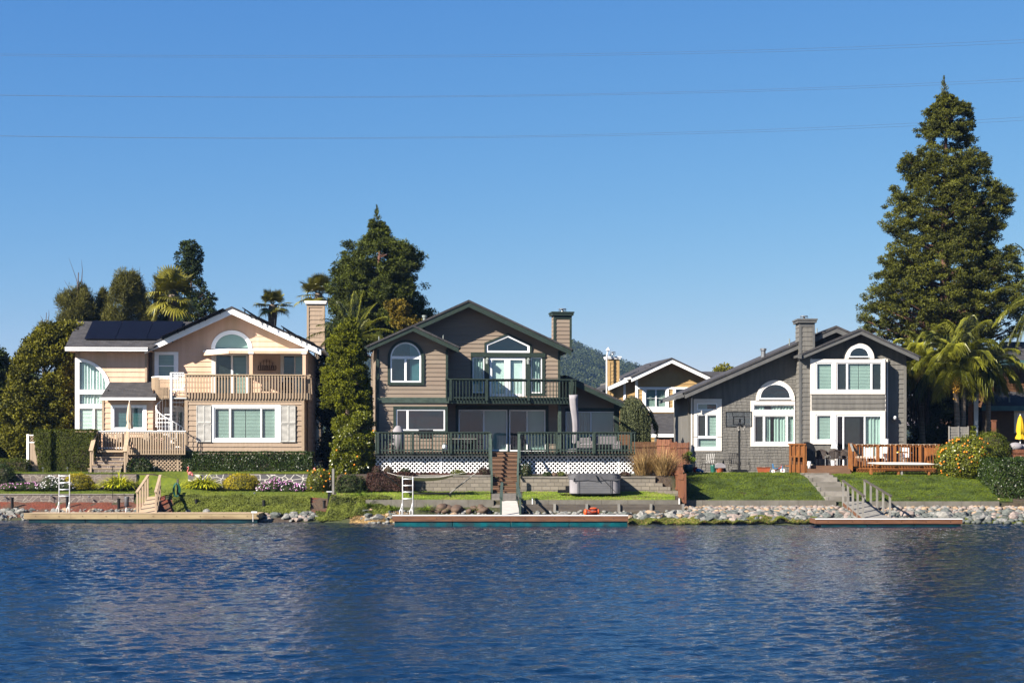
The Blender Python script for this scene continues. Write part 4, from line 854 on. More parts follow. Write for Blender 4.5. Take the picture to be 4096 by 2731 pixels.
# solar panels
rf = lambda x: 1226+(927-x)*.4585 if x < 927 else 1226+(x-927)*.4538
for x0, x1, lift, d0, lab in ((640, 893, 20, .8, 'row'), (969, 1098, 19, .8, ''), (1124, 1258, 17, .8, '')):
    n = 3 if x0 == 640 else 2
    for i in range(n):
        a, b = x0+(x1-x0)*i/n, x0+(x1-x0)*(i+1)/n-1; s = MB(); e = .6
        P0 = Vector(h.p(a, rf(a)-lift*(.5 if x0 == 640 else (.9 if i == 0 else .45)), d0)); P1 = Vector(h.p(b, rf(b)-lift*(.5 if x0 == 640 else .35), d0))
        for j in range(3):
            q0, q1 = d0+j*1.65, d0+j*1.65+1.6; s.prism([(P0.x, P0.z), (P1.x, P1.z), (P1.x, P1.z-.05), (P0.x, P0.z-.05)], q0, q1)
        for t in (.15, .85): q = P0.lerp(P1, t); s.box(q.x-.03, q.x+.03, d0+.1, d0+.15, q.z-.25, q.z-.04)
        s.build('solar_panel', 'solar', gr)
pipe(h, gr, 1100, 1300, 1276, 3.6, .05, 'black')
# left wing
dw = 1.6
za, zb = zt(1388, dw-.7), 0
sl = .5; E0, E1 = h.a(262, dw-.7), h.a(600, dw-.7); de = 3.3; zr = za+de*sl
mb = MB(); n0 = len(mb.v); q = [(E0, dw-.75, za), (E1+.2, dw-.75, za), (E1+2.1, dw-.7+de, zr), (E0, dw-.7+de, zr)]
mb.v += q+[(x, y, z-.10) for x, y, z in q]; mb.f += [(0, 1, 2, 3), (7, 6, 5, 4), (0, 4, 5, 1), (1, 5, 6, 2), (2, 6, 7, 3), (3, 7, 4, 0)]
wr = mb.build('roof', 'roof', h.root)
s = MB(); s.prism([(E0, za-.10), (E1-.1, za-.10), (E1-.1, za-.27), (E0, za-.27)], dw-.72, dw-.66); s.box(E0-.01, E1-.12, dw-.80, dw-.71, za-.24, za-.06); s.box(E0-.012, E1-.11, dw-.84, dw-.70, za-.10, za-.04); s.build('gutter', 'white', wr)
s = MB(); s.box(E0+.02, E1, dw-.65, dw+4, za-.24, za-.20); s.build('soffit', 'tan', wr)
k = 1.73
for i in range(3):
    s = MB(); x0 = h.a(338, dw)+i*k; y0, y1 = dw+.0, dw+2.35; lift = .14
    z0, z1 = za+(y0-dw+.7)*sl+lift, za+(y1-dw+.7)*sl+lift; n0 = len(s.v); q = [(x0, y0, z0), (x0+k-.03, y0, z0), (x0+k-.03+.0, y1, z1), (x0, y1, z1)]
    s.v += q+[(x, y, z-.045) for x, y, z in q]; s.f += [(0, 1, 2, 3), (7, 6, 5, 4), (0, 4, 5, 1), (1, 5, 6, 2), (2, 6, 7, 3), (3, 7, 4, 0)]
    for xx in (x0+.3, x0+k-.35): s.box(xx, xx+.05, y0+.1, y0+.15, z0-.2, z0)
    s.build('solar_panel', 'solar', wr)
def qarc(xl, xr, yt, yb, d, n=14, base=None):
    A0, A1, Z0, Z1 = h.a(xl, d), h.a(xr, d), zt(yb, d), zt(yt, d); P = [(A0, zt(base, d)), (A0, Z1)]
    P += [(A0+(A1-A0)*math.sin(math.pi/2*i/n), Z0+(Z1-Z0)*math.cos(math.pi/2*i/n)) for i in range(1, n+1)]
    return P+[(A1, zt(base, d))]
hol = qarc(316, 430, 1445, 1560, dw, base=1720)
siding(h, 'wall', 'tan', [(h.a(303, dw), -.3), (h.a(303, dw), za-.2), (h.a(590, dw), za-.2), (h.a(590, dw), -.3)], dw, TC, [hol], .03, (.3, .9), .012)
corner(h, 301, 319, 1404, 1436, dw, 'tan_trim'); corner(h, 580, 588, 1404, 1528, dw, 'tan_trim')
s = MB(); s.box(h.a(303, dw), h.a(303, dw)+.1, dw+.1, dw+7.5, -.3, za-.2); s.build('side_wall', 'tan', h.root); s = MB(); s.box(h.a(588, dw), h.a(614, dw), dw+1.0, dw+1.1, -.3, za-.1); s.build('side_wall', 'tan', h.root); s = MB(); s.box(h.a(588, dw)-.06, h.a(588, dw), dw, dw+1.1, -.3, za-.2); s.build('side_wall', 'tan', h.root)
A, B = qarc(301, 442, 1434, 1556, dw, base=1722), qarc(318, 425, 1449, 1556, dw, base=1719)
o = window(h, 318, 425, 1449, 1719, dw, outline=A, inner=B, backs=[('curtain', 318, 425)], name='quarter_round_window', depth=.08, glass='glass_clear')
s = MB()
for y0, y1 in ((1559, 1577), (1617, 1634)): h.pb(s, 316, 430, y0, y1, dw-.05, dw+.05)
h.pb(s, 371, 378, 1634, 1722, dw-.03, dw+.05); s.build('crossbar', 'white', o)
backing(h, o, 'blind', 318, 425, 1634, 1720, dw-.04)
# bump-out with its low roof
db = .2; B0, B1 = h.a(402, db-.4), h.a(624, db-.4); zb = zt(1588, db-.4); s = MB(); q = [(B0, db-.42, zb), (B1, db-.42, zb), (B1-.1, dw+.1, zt(1526, dw)), (B0+.18, dw+.1, zt(1526, dw))]
s.v += q+[(x, y, z-.08) for x, y, z in q]; s.f += [(0, 1, 2, 3), (7, 6, 5, 4), (0, 4, 5, 1), (1, 5, 6, 2), (2, 6, 7, 3), (3, 7, 4, 0)]; br = s.build('porch_roof', 'roof', h.root)
s = MB(); s.box(B0, B1, db-.50, db-.43, zb-.17, zb-.03); s.build('gutter', 'white', br)
pipe(h, br, 433, 1574, 1558, db+.3, .03, 'black')
siding(h, 'wall', 'tan', [(h.a(410, db), -.3), (h.a(410, db), zb-.1), (h.a(612, db), zb-.1), (h.a(612, db), -.3)], db, TC, [rect(h, 456, 573, 1628, 1712, db)], .03, (.2, .6), .012)
s = MB(); s.box(h.a(411, db), h.a(412, db)+.05, db+.05, dw, -.3, zb-.1); s.build('side_wall', 'tan', h.root); s = MB(); s.box(h.a(411, db), h.a(612, db), db+.4, dw, zb-.16, zb-.1); s.build('side_wall', 'tan', h.root)
corner(h, 408, 416, 1600, 1720, db, 'tan_trim')
window(h, 456, 573, 1628, 1712, db, 3, v=((513, 516),), casing=(12, 13, 8, 10), glass='glass_dark', backs=[('blind', 459, 512), ('blind', 517, 570)])
# the sunlit wall that slants back behind the spiral stair, with a white french door
s = MB(); q0, q1 = h.a(612, db), h.a(652, dw+.2); s.prism([(q0, -.3), (q1, -.3), (q1, zt(1560, 1)), (q0, zt(1560, 1))], 0, .08); s.v = [(x, y+db+(x-q0)/(q1-q0)*(dw-db), z) for x, y, z in s.v]; s.build('angled_wall', 'tan', h.root)
siding(h, 'wall', 'tan', [(h.a(640, dw), -.3), (h.a(640, dw), zt(1570, dw)), (h.a(745, dw), zt(1570, dw)), (h.a(745, dw), -.3)], dw, TC, [rect(h, 672, 742, 1640, 1798, dw)], .03, (.2, .6), .012)
window(h, 672, 742, 1638, 1798, dw, 9, v=((704, 712),), casing=(16, 2, 10, 2), name='french_door', glass='glass_dark', backs=[('blind', 684, 702), ('blind', 713, 735)])
# curved landing rail and spiral stair
s = MB(); s.slab([(h.a(600, .9), .9), (h.a(640, .1), .1), (h.a(690, -.1), -.1), (h.a(745, -.1), -.1), (h.a(745, d2), d2), (h.a(605, d2), d2)], zt(1596), zt(1582)); ld = s.build('landing', 'tan_trim', h.root)
pts = [(600, .95), (607, .62), (618, .36), (632, .18), (648, .04), (665, -.06), (685, -.10)]; rp = []
for i in range(19):
    t = i/18*6; k = min(5, int(t)); u = t-k; rp.append((h.a(pts[k][0]+(pts[k+1][0]-pts[k][0])*u, .3), pts[k][1]+(pts[k+1][1]-pts[k][1])*u))
s = MB(); s.tube([(x, y, zt(1507)) for x, y in rp], .035, 6); cr = s.build('curved_railing', 'white', ld)
s = MB(); s.box(-.02, .02, -.02, .02, zt(1592), zt(1509)); bb = s.build('baluster', 'deckwood', cr); bb.location = (rp[0][0], rp[0][1], 0)
for x, y in rp[1:]: inst(bb, cr, (x, y, 0))
s = MB(); X0, X1 = h.a(684, -.2), h.a(736, -.2)
for z in (1494, 1503, 1561): s.box(X0, X1, -.22, -.19, zt(z), zt(z)+.05)
for i in range(9): s.box(X0+(X1-X0)*i/8-.012, X0+(X1-X0)*i/8+.012, -.22, -.19, zt(1562), zt(1495))
s.box(X0-.05, X0+.05, -.25, -.15, zt(1790), zt(1491)); s.build('stair_gate', 'white', ld)
fs = Fr('spiral_staircase', 'white metal spiral staircase between the deck and the balcony of the tan house', 'staircase', 686, 1800, 89.7); ns = 13; H = fs.z(1590)
s = MB(); s.tube([(0, 0, 0), (0, 0, H+1.1)], .06, 10); s.build('centre_pole', 'white', fs.root)
tr = MB(); tr.slab([(0, -.06), (.85, -.17), (.85, .17), (0, .06)], 0, .04); tr0 = tr.build('tread', 'white', fs.root); hr = []
bal = MB(); bal.tube([(.84, 0, 0), (.84, 0, .95)], .014, 5); b0 = bal.build('baluster', 'white', fs.root)
for i in range(ns):
    an = math.radians(-20-i*27); z = (i+1)*H/ns-.05
    if i: inst(tr0, fs.root, (0, 0, z), an)
    else: tr0.location = (0, 0, z); tr0.rotation_euler = (0, 0, an)
    for q in (0, .5):
        aa = an-math.radians(27)*q
        if i or q: inst(b0, fs.root, (0, 0, z+q*H/ns), aa)
        else: b0.location = (0, 0, z); b0.rotation_euler = (0, 0, aa)
        hr.append((.84*math.cos(aa), .84*math.sin(aa), z+q*H/ns+.96))
s = MB(); s.tube(hr, .028, 6); s.build('handrail', 'white', fs.root, smooth=True)
# metal wall art, wall lamp
art = Fr('wall_art', 'dark metal sculpture of palms hung on the tan balcony wall', 'wall art', 1066, 1482, 91.9, YAW); s = MB(); W2 = art.w(34)
for i in range(9):
    x = -W2+2*W2*i/8; s.tube([(x, -.06, 0), (x+.03, -.06, .3)], .02, 5)
    if i < 8: s.tube([(x+.12+.08*math.cos(q*.52), -.06, .16+.14*math.sin(q*.52)) for q in range(13)], .012, 4)
for i in range(5):
    x = -W2*.7+W2*1.4*i/4; z = .42+.16*math.sin(i*.8)
    for q in range(9): s.bar((x, -.06, z), (x+.14*math.cos(q*.7), -.06, z+.12*math.sin(q*.7)), .02, .01)
    s.tube([(x, -.06, .2), (x, -.06, z)], .012, 4)
s.tube([(-W2, -.06, .02), (W2, -.06, .02)], .015, 4); s.build('metalwork', mat('rusty_metal', (.10, .055, .03), rough=.8), art.root)
# chairs behind the balcony rail
def slat_chair(name, label, px, py, Y, m, yaw=0, s=1., group=None):
    fr = Fr(name, label, 'chair', px, py, Y, yaw, group); q = MB(); q.box(-.28*s, .28*s, -.25, .25, .38*s, .43*s); q.build('seat', m, fr.root)
    q = MB(); q.prism([(-.27*s, .43*s), (.27*s, .43*s), (.25*s, .92*s), (-.25*s, .92*s)], .22, .26); q.build('backrest', m, fr.root)
    for x in (-.27, .27):
        for y in (-.23, .23): l = MB(); l.bar((x*s, y, 0), (x*s, y, .4*s), .035); l.build('leg', 'black', fr.root)
        l = MB(); l.bar((x*s, -.25, .62*s), (x*s, .25, .62*s), .05, .03); l.bar((x*s, -.23, .42*s), (x*s, -.23, .62*s), .03); l.build('armrest', 'black', fr.root)
    return fr
slat_chair('patio_chair', 'dark wooden chair on the tan balcony left of the right door', 1062, 1592, 91.2, 'wicker_dark')
slat_chair('patio_chair', 'dark wooden chair on the tan balcony in front of the right door', 1148, 1592, 91.3, 'wicker_dark', .3)
# deck of the tan house
dk = Fr('tan_deck', 'tan railed deck with lattice skirt and flagstone steps by the tan house', 'deck', 555, 1884, 88.4, 0)
s = MB(); s.slab([(dk.a(388), .0), (dk.a(740), .0), (dk.a(745, 3), 3.4), (dk.a(395, 3), 3.4)], dk.z(1808), dk.z(1800)); s.build('floor', 'deckwood', dk.root)
railing(dk, 514, 742, 1722, 1817, 0, 24, m='white', mb_='tan_trim', bw=.07, name='front_railing')
railing(dk, 390, 512, 1722, 1797, .55, 12, m='white', mb_='tan_trim', bw=.06, low=.05, name='short_railing')
s = MB(); dk.pb(s, 510, 742, 1798, 1818, .05, .10); s.build('fascia', 'tan_trim', dk.root)
lattice(dk, 508, 730, 1819, 1884, .25, 'tan_trim', .2, .05, trims=(624, 712))
s = MB(); s.box(dk.a(508), dk.a(735), 1.1, 1.2, -.1, dk.z(1810)); s.build('crawl_shade_sheet', 'dark', dk.root)  # near-black sheet painting the shade behind the lattice
for i in range(6):
    y = 1797+i*14.8; s = MB(); s.box(dk.a(378-i*2), dk.a(500-i*.5), .5-i*.26, .55-i*.26, -.1, dk.z(y+3)); s.build('riser', 'stone2', dk.root)
    if i: s = MB(); s.box(dk.a(376-i*2), dk.a(502-i*.5), .47-i*.26, .80-i*.26, dk.z(y+3)+.002, dk.z(y)); s.build('tread', 'deckwood', dk.root)
for x0, x1, y0, y1, pb_ in ((384, 363, 1722, 1803, 1884), (513, 499, 1722, 1806, 1884)):
    s = MB(); s.bar(dk.p(x0, y0, .45), dk.p(x1, y1, -.85), .22, .05); s.bar(dk.p(x0+2, y0+12, .4), dk.p(x1+3, y1+10, -.8), .04, .16); o = s.build('stair_rail', 'deckwood', dk.root)
    for t in (0, .33, .66, 1): s = MB(); X = dk.a(x0+(x1-x0)*t, .45-1.3*t); Z = dk.z(y0+(y1-y0)*t, 0)-.05; s.box(X-.04, X+.05, .42-1.3*t, .50-1.3*t, -.05+(1-t)*.6, Z); s.build('post', 'tan_trim', o)
# umbrella on the deck (closed, beige)
def closed_umbrella(name, label, px, yb, yt, Y, m, rmax, yskirt, pole='white'):
    fr = Fr(name, label, 'umbrella', px, yb, Y); s = MB(); s.tube([(0, 0, 0), (0, 0, fr.z(yt)+.05)], .025, 8); s.build('pole', pole, fr.root)
    s = MB(); z0, z1 = fr.z(yskirt), fr.z(yt); k = 18; pr = [(1, 0), (.95, .08), (.62, .22), (.85, .34), (.7, .6), (.45, .85), (.12, 1)]; n0 = 0
    for q, t in pr: s.v += [(rmax*q*(1+.22*math.sin(j*6.2832/k*6))*math.cos(j*6.2832/k), rmax*q*(1+.22*math.sin(j*6.2832/k*6))*math.sin(j*6.2832/k), z0+(z1-z0)*t+.02*math.sin(j*2.)*(t == 0)) for j in range(k)]
    for i in range(len(pr)-1): s.f += [(i*k+j, i*k+(j+1) % k, (i+1)*k+(j+1) % k, (i+1)*k+j) for j in range(k)]
    s.build('canopy', m, fr.root, smooth=True); return fr
closed_umbrella('patio_umbrella', 'closed beige umbrella tied up on the tan deck', 518, 1800, 1606, 88.9, 'canvas', .17, 1714)
for x, lab in ((428, 'beige sling chair at the left end of the tan deck'), (462, 'beige sling chair behind the umbrella foot on the tan deck'), (580, 'beige sling chair in the middle of the tan deck')): slat_chair('patio_chair', lab, x, 1800, 89.6, 'beigec', R.uniform(-.5, .5), 1.05)
fr = Fr('patio_table', 'dark patio table on the tan deck under the closed umbrella', 'table', 530, 1800, 89.4); s = MB(); s.lathe([(.55, .68), (.55, .71)], 0, 0, 20); s.build('tabletop', 'black', fr.root)
for q in range(4): s = MB(); s.bar((.4*math.cos(q*1.57+.7), .4*math.sin(q*1.57+.7), 0), (.25*math.cos(q*1.57+.7), .25*math.sin(q*1.57+.7), .68), .04); s.build('leg', 'black', fr.root)
fr = Fr('plant_pot', 'clay pot with red flowers on the tan deck near the stair', 'flower pot', 640, 1800, 89.2); s = MB(); s.lathe([(.12, 0), (.17, .35), (.2, .38)]); s.build('pot', 'terracotta', fr.root)
V, t = clusters(np.array([(0, 0, .55, .26), (.15, 0, .62, .16)]), 160, .08, .05); npmesh('foliage', V, 4, LM['flowerbush'], fr.root, t)
s = MB()
for i in range(16): q = rdir(1)[0]; s.ball((q[0]*.28, q[1]*.28, .6+q[2]*.2), .03, k=5, m=4)
s.build('blossoms', 'redp', fr.root)
# ---------------------------------------------------------------- middle house (taupe with dark green trim)
h = Fr('taupe_house', 'taupe lap sided house in the middle with dark green trim and two front gables', 'house', 1880, 1890, 88.0, YAW)
LC = .232; d3 = 1.7; zt = lambda y, d=0: h.z(y, d)
gr = gable_roof(h, 1600, 1326, 1875, 1200, 2286, 1391, d3-.95, 11, 21, fm='green', soffit='green')
g2 = gable_roof(h, 1468, 1385, 1652, 1302, 1835, 1386, -.75, 5.5, 17, fm='green', soffit='green', name='gable_roof')
# left block, upper storey
ab = arc(h, 1561, 1683, 1434, 1372, 0, 18, base=1530)
siding(h, 'wall', 'lap', [(h.a(1510), zt(1592)), (h.a(1510), zt(1384)), (h.a(1652), zt(1318)), (h.a(1788), zt(1384)), (h.a(1788), zt(1592))], 0, LC, [ab])
A, B = arc(h, 1561, 1684, 1434, 1371, 0, 18, base=1530), arc(h, 1567, 1678, 1434, 1377, 0, 18, base=1524)
o = window(h, 1561, 1684, 1371, 1530, 0, outline=A, inner=B, glass='glass_dark', backs=[('screen', 1567, 1619), ('shade', 1640, 1678)], name='arched_window', depth=.07)
s = MB(); h.pb(s, 1566, 1679, 1426, 1437, -.05, .05); h.pb(s, 1618, 1626, 1437, 1525, -.045, .04); s.build('crossbar', 'vinyl', o)
A2 = arc(h, 1550, 1697, 1434, 1361, 0, 18, base=1541); s = MB(); s.ring(A2, arc(h, 1561, 1684, 1434, 1371, 0, 18, base=1530.5), -.075, .01); s.build('casing', 'green', o)
corner(h, 1506, 1516, 1400, 1890, 0, 'green', .06); corner(h, 1783, 1792, 1398, 1590, 0, 'green', .06)
s = MB(); h.pb(s, 1507, 1796, 1590, 1612, -.08, .02); s.build('belt_board', 'green2', h.root)
siding(h, 'wall', 'lap', [(h.a(1510), zt(1900)), (h.a(1510), zt(1610)), (h.a(1788), zt(1610)), (h.a(1788), zt(1900))], 0, LC, [rect(h, 1584, 1780, 1637, 1722, 0)])
window(h, 1584, 1780, 1637, 1722, 0, 5, v=((1626, 1634),), casing=(11, 11, 12, 8), cm='green', glass='glass_dark', backs=[])
s = MB(); s.box(h.a(1508), h.a(1510)+.06, .08, 9, -.3, zt(1384)); s.build('side_wall', 'lap', h.root); s = MB(); s.box(h.a(1788)-.03, h.a(1788)+.03, .1, d3, -.3, zt(1384)); s.build('side_wall', 'lap', h.root)
# main wall behind the balcony
W0 = [(h.a(1700, d3), zt(1812, d3)), (h.a(1700, d3), zt(1301, d3)), (h.a(1875, d3), zt(1222, d3)), (h.a(2238, d3), zt(1392, d3)), (h.a(2238, d3), zt(1812, d3))]
tr = lambda l, d: [(h.a(x, d), zt(y, d)) for x, y in l]
trap = tr([(1946, 1406), (1946, 1379), (2031, 1343), (2115, 1382), (2115, 1406)], d3)
hs = [trap, rect(h, 1890, 1937, 1428, 1571, d3), rect(h, 1958, 2101, 1428, 1584, d3), rect(h, 2123, 2168, 1428, 1571, d3), rect(h, 1834, 2030, 1638, 1803, d3), rect(h, 2036, 2182, 1638, 1804, d3)]
siding(h, 'wall', 'lap', W0, d3, LC, hs)
corner(h, 2232, 2241, 1400, 1812, d3, 'green', .06)
s = MB(); s.box(h.a(2238, d3)-.02, h.a(2238, d3)+.02, d3+.1, 11, -.3, zt(1392, d3)); s.build('side_wall', 'lap', h.root); s = MB(); s.box(h.a(1700, d3), h.a(2238, d3), d3+.6, 11, -.3, zt(1410, d3)); s.build('side_wall', 'lap', h.root)
a = tr([(1944, 1409), (1944, 1377), (2031, 1339), (2118, 1380), (2118, 1409)], d3); b = tr([(1951, 1402), (1951, 1381), (2031, 1347), (2110, 1384), (2110, 1402)], d3)
o = window(h, 1944, 2118, 1339, 1409, d3, outline=a, inner=b, glass='glass_dark', backs=[], name='peaked_window')
s = MB(); s.ring(tr([(1937, 1409.5), (1937, 1371), (2031, 1331), (2126, 1376), (2126, 1409.5)], d3), tr([(1944, 1409.4), (1944, 1377), (2031, 1339), (2118, 1380), (2118, 1409.4)], d3), d3-.09, d3+.01); s.build('casing', 'green', o)
s = MB(); h.pb(s, 1883, 2181, 1409.7, 1427, d3-.085, d3+.01); s.build('head_board', 'green', h.root)
window(h, 1890, 1937, 1428, 1571, d3, 4, h=((1513, 1516),), casing=(7, 21, 0, 9), cm='green', backs=[('curtain', 1894, 1933)])
window(h, 2123, 2168, 1428, 1571, d3, 4, h=((1513, 1516),), casing=(21, 12, 0, 9), cm='green', backs=[('curtain', 2127, 2164)])
window(h, 1958, 2101, 1428, 1584, d3, 10, v=((2017, 2041),), backs=[('shade', 1966, 2018), ('shade', 2040, 2093)], name='french_doors', glass='glass_clear')
for x, lab in ((1948, 'left'), (2112, 'right')):
    s = MB(); a = h.a(x, d3); s.box(a-.05, a+.05, d3-.13, d3-.08, zt(1440, d3), zt(1430, d3)); s.lathe([(.03, zt(1457, d3)), (.09, zt(1455, d3)), (.11, zt(1440, d3)), (.13, zt(1439, d3)), (.02, zt(1431, d3))], a, d3-.22, 8); s.build('wall_lantern', 'vent', h.root)
window(h, 1834, 2030, 1638, 1803, d3, 5, v=((1932, 1938),), casing=(11, 5, 18, 4), cm='green', glass='glass', backs=[('screen', 1880, 1931), ('shade', 1938, 2025)], name='sliding_door')
window(h, 2036, 2182, 1638, 1804, d3, 5, v=((2106, 2110),), casing=(.5, 12, 18, 4), cm='green', backs=[('screen', 2041, 2107), ('shade', 2110, 2177)], name='sliding_door')
# balcony
s = MB(); s.box(h.a(1790, 0), h.a(2300, 0), .06, d3-.03, zt(1600, 0), zt(1592, 0)); bf = s.build('balcony', 'green', h.root)
s = MB(); h.pb(s, 1795, 2302, 1592, 1614, 0, .055); s.build('fascia', 'green', bf)
railing(h, 1783, 2305, 1514, 1602, -.06, 41, bf, 'green', 'green', .04, (1802, 1947, 2114, 2286), .12, .06, .18, low=.12)
s = MB(); s.box(h.a(2300)-.04, h.a(2300)+.05, 0, d3+2.2, zt(1521), zt(1514))
for i in range(14): s.box(h.a(2300)-.02, h.a(2300)+.02, .1+i*.2, .14+i*.2, zt(1602), zt(1520))
s.box(h.a(2300)-.03, h.a(2300)+.03, 0, d3+2, zt(1614), zt(1594)); s.build('side_railing', 'green', bf)
s = MB(); h.pb(s, 2233, 2245, 1612, 1812, .3, .48); s.build('porch_post', 'green2', h.root)
s = MB(); s.box(h.a(2238, d3)+.05, h.a(2295, 0), d3, d3+1.8, zt(1600), zt(1592)); s.build('balcony_floor', 'green', bf)
# right wing, set back under a long roof slope
dw = 3.6; X0, X1 = h.a(2240, dw), h.a(2462, dw)
siding(h, 'wall', 'lap', [(X0, -.3), (X0, zt(1500, dw)), (h.a(2275, dw), zt(1500, dw)), (X1, zt(1592, dw)), (X1, -.3)], dw, LC, [rect(h, 2262, 2460, 1642, 1812, dw)])
window(h, 2262, 2459, 1644, 1810, dw, 4, v=((2361, 2366),), casing=(2, 2, 14, 2), cm='green', backs=[('curtain', 2266, 2361), ('shade', 2366, 2455)], name='sliding_door')
s = MB(); e = dw-1.1; P = tr([(2262, 1497), (2528, 1617)], e); s.prism([P[0], P[1], (P[1][0], P[1][1]-.12), (P[0][0], P[0][1]-.12)], e, dw+5); wr = s.build('wing_roof', 'roof', h.root)
s = MB(); s.prism([(P[0][0], P[0][1]-.121), (P[1][0], P[1][1]-.121), (P[1][0], P[1][1]-.38), (P[0][0], P[0][1]-.38)], e+.01, e+.06); s.build('rake_board', 'green', wr)
s = MB(); s.prism([(P[0][0], P[0][1]-.122), (P[1][0]-.05, P[1][1]-.122), (P[1][0]-.05, P[1][1]-.15), (P[0][0], P[0][1]-.15)], e+.07, dw+4.9); s.build('soffit', 'green', wr)
s = MB(); s.box(P[1][0]+.002, P[1][0]+.14, e, dw+5, P[1][1]-.2, P[1][1]-.06); s.build('gutter', 'green', wr)
corner(h, 2456, 2478, 1600, 1820, dw, 'green', .06)
s = MB(); s.box(X1, X1+.08, dw+.1, dw+5, -.3, zt(1592, dw)); s.build('side_wall', 'lap', h.root)
chimney(h, 2217, 2284, 1258, 1400, d3+1.2, .95, 'lap', 'green', 1243, .225, arrest=(2234, 2266, 1228, 1241))
for x, yb, yt, d, r, hd in ((1698, 1305, 1264, 4, .1, True), (1866-1, 1, 1, 1, 1, 1), (1773, 1360, 1338, 1.2, .035, False), (1516, 1366, 1348, .8, .035, False)):
    if yb > 1: pipe(h, gr if d > 2 else g2, x, yb, yt, d, r, 'vent', hd)
# deck of the middle house
dk = Fr('green_railed_deck', 'raised deck with dark green rails and white lattice skirt at the taupe house', 'deck', 2015, 1893, 84.6, 0); D = 3.2
s = MB()
for i in range(22): s.box(dk.a(1500), dk.a(2540), .02+i*.15, .16+i*.15, dk.z(1809)-.04, dk.z(1809))
s.build('floor', 'stepwood', dk.root)
for x0, x1, n, ps, tr_, lx in ((1500, 1962, 37, (1512, 1651, 1804, ), (1560, 1765), (1502, 1958)), (2072, 2541, 37, (2226, 2377, 2524), (2271, 2475), (2083, 2536))):
    railing(dk, x0, x1, 1727, 1813, 0, n, m='green', mb_='green2', bw=.045, posts=ps, pw=.12, railh=.05, railw=.17, low=.14, name='railing')
    s = MB(); dk.pb(s, x0, x1, 1806, 1821, .06, .11); s.build('fascia', 'green', dk.root)
    lattice(dk, *lx, 1822, 1905, .38, 'white', .225, .048, trims=tr_)
s = MB(); s.box(dk.a(1503), dk.a(1958), 1.3, 1.35, -.3, dk.z(1812)); s.box(dk.a(2084), dk.a(2536), 1.3, 1.35, -.3, dk.z(1812)); s.build('crawl_shade_sheet', 'dark', dk.root)  # black sheets stand in for the under-deck shade seen through the lattice
for i in range(10):
    y = 1812+i*16.4; d = -.0-i*.27; s = MB(); s.box(dk.a(1969, d), dk.a(2071, d), d, d+.03, dk.z(y+13, d), dk.z(y+2, d)); s.build('riser', 'stepwood', dk.root)
    s = MB(); s.box(dk.a(1967, d), dk.a(2073, d), d-.03, d+.27, dk.z(y+2, d)+.002, dk.z(y, d)+.01); s.build('tread', 'stepwood', dk.root)
    if i % 2: s = MB(); s.box(dk.a(2018, d), dk.a(2025, d), d-.05, d-.001, dk.z(y+11, d), dk.z(y+6, d)); s.build('step_light', 'black', dk.root)
for x0, x1, lx in ((1954, 1968, 1), (2070, 2083, -1)):
    s = MB(); dk.pb(s, x0, x1, 1733, 1900, -.2, -.05); s.build('newel_post', 'green2', dk.root)
    x = (x0+x1)/2; s = MB(); s.bar(dk.p(x, 1738, -.2), dk.p(x+lx*6, 1905, -2.4), .10, .06); s.build('stair_handrail', 'green2', dk.root)
    s = MB(); dk.pb(s, x-4+lx*5, x+5+lx*5, 1900, 1985, -2.6, -2.5); s.build('newel_post', 'green2', dk.root)
patch('paved_landing', 'paver', 1966, 2074, 79.3, 81.9, .02, 6, 8)
# ---------------------------------------------------------------- right house (gray shingles)
h = Fr('gray_house', 'dark gray shingled house at the right with two gables and cream window trim', 'house', 3190, 1886, 88.5, 0)
zt = lambda y, d=0: h.z(y, d)
dm = .6
mr = gable_roof(h, 2740, 1567, 3345, 1303, 3425, 1338, dm-.85, 12, 19, fm='gray_trim', soffit='gray_trim')
s = MB(); q0, q1 = h.a(2702, dm-.85), h.a(2740, dm-.85)-.03; s.prism([(q0, zt(1584)), (q1, zt(1568)), (q1, zt(1588)), (q0, zt(1597))], dm-.8, dm+9); s.build('gutter', 'gray_trim', mr)
hs = [rect(h, 2788, 2869, 1612, 1790, dm), rect(h, 3016, 3178, 1618, 1770, dm), arc(h, 3038, 3163, 1590, 1533, dm, base=1594)]
ST = dict(cell=(.14, .36), jit=.07)
siding(h, 'shingle_wall', 'gray', [(h.a(2768, dm), zt(1900, dm)), (h.a(2768, dm), zt(1580, dm)), (h.a(3190, dm), zt(1392, dm)), (h.a(3190, dm), zt(1900, dm))], dm, .155, hs, .022, (.13, .34), .05)
siding(h, 'wall', 'gray', [(h.a(3190, dm), zt(1500, dm)), (h.a(3190, dm), zt(1395, dm)), (h.a(3345, dm), zt(1325, dm)), (h.a(3420, dm), zt(1360, dm)), (h.a(3420, dm), zt(1500, dm))], dm, .26)
s = MB(); s.box(h.a(2768, dm), h.a(2768, dm)+.08, dm+.05, dm+10, -.4, zt(1580, dm)); s.build('side_wall', 'gray', h.root); s = MB(); s.box(h.a(2768, dm)-.12, h.a(2768, dm), dm+.9, dm+1.0, -.3, zt(1590, dm)); s.build('side_wall', 'gray', h.root)
s = MB(); s.box(h.a(2768, dm)-.05, h.a(2768, dm)+.02, dm-.04, dm+.10, zt(1900), zt(1590)); s.build('corner_board', 'cream', h.root)
s = MB(); s.box(h.a(2800, dm), h.a(3600, dm), dm+.6, 11, -.4, zt(1560, dm)); s.build('inner_wall', 'dark_room_fill', h.root)
window(h, 2788, 2869, 1612, 1640, dm, 4, casing=(13, 18, 17, 0), cm='cream', glass='glass', backs=[('shade', 2792, 2830)], name='transom_window')
window(h, 2788, 2869, 1657, 1747, dm, 4, v=((2822, 2829),), casing=(13, 18, 17, 0), cm='cream', backs=[('screen', 2791, 2823), ('blind', 2829, 2866)])
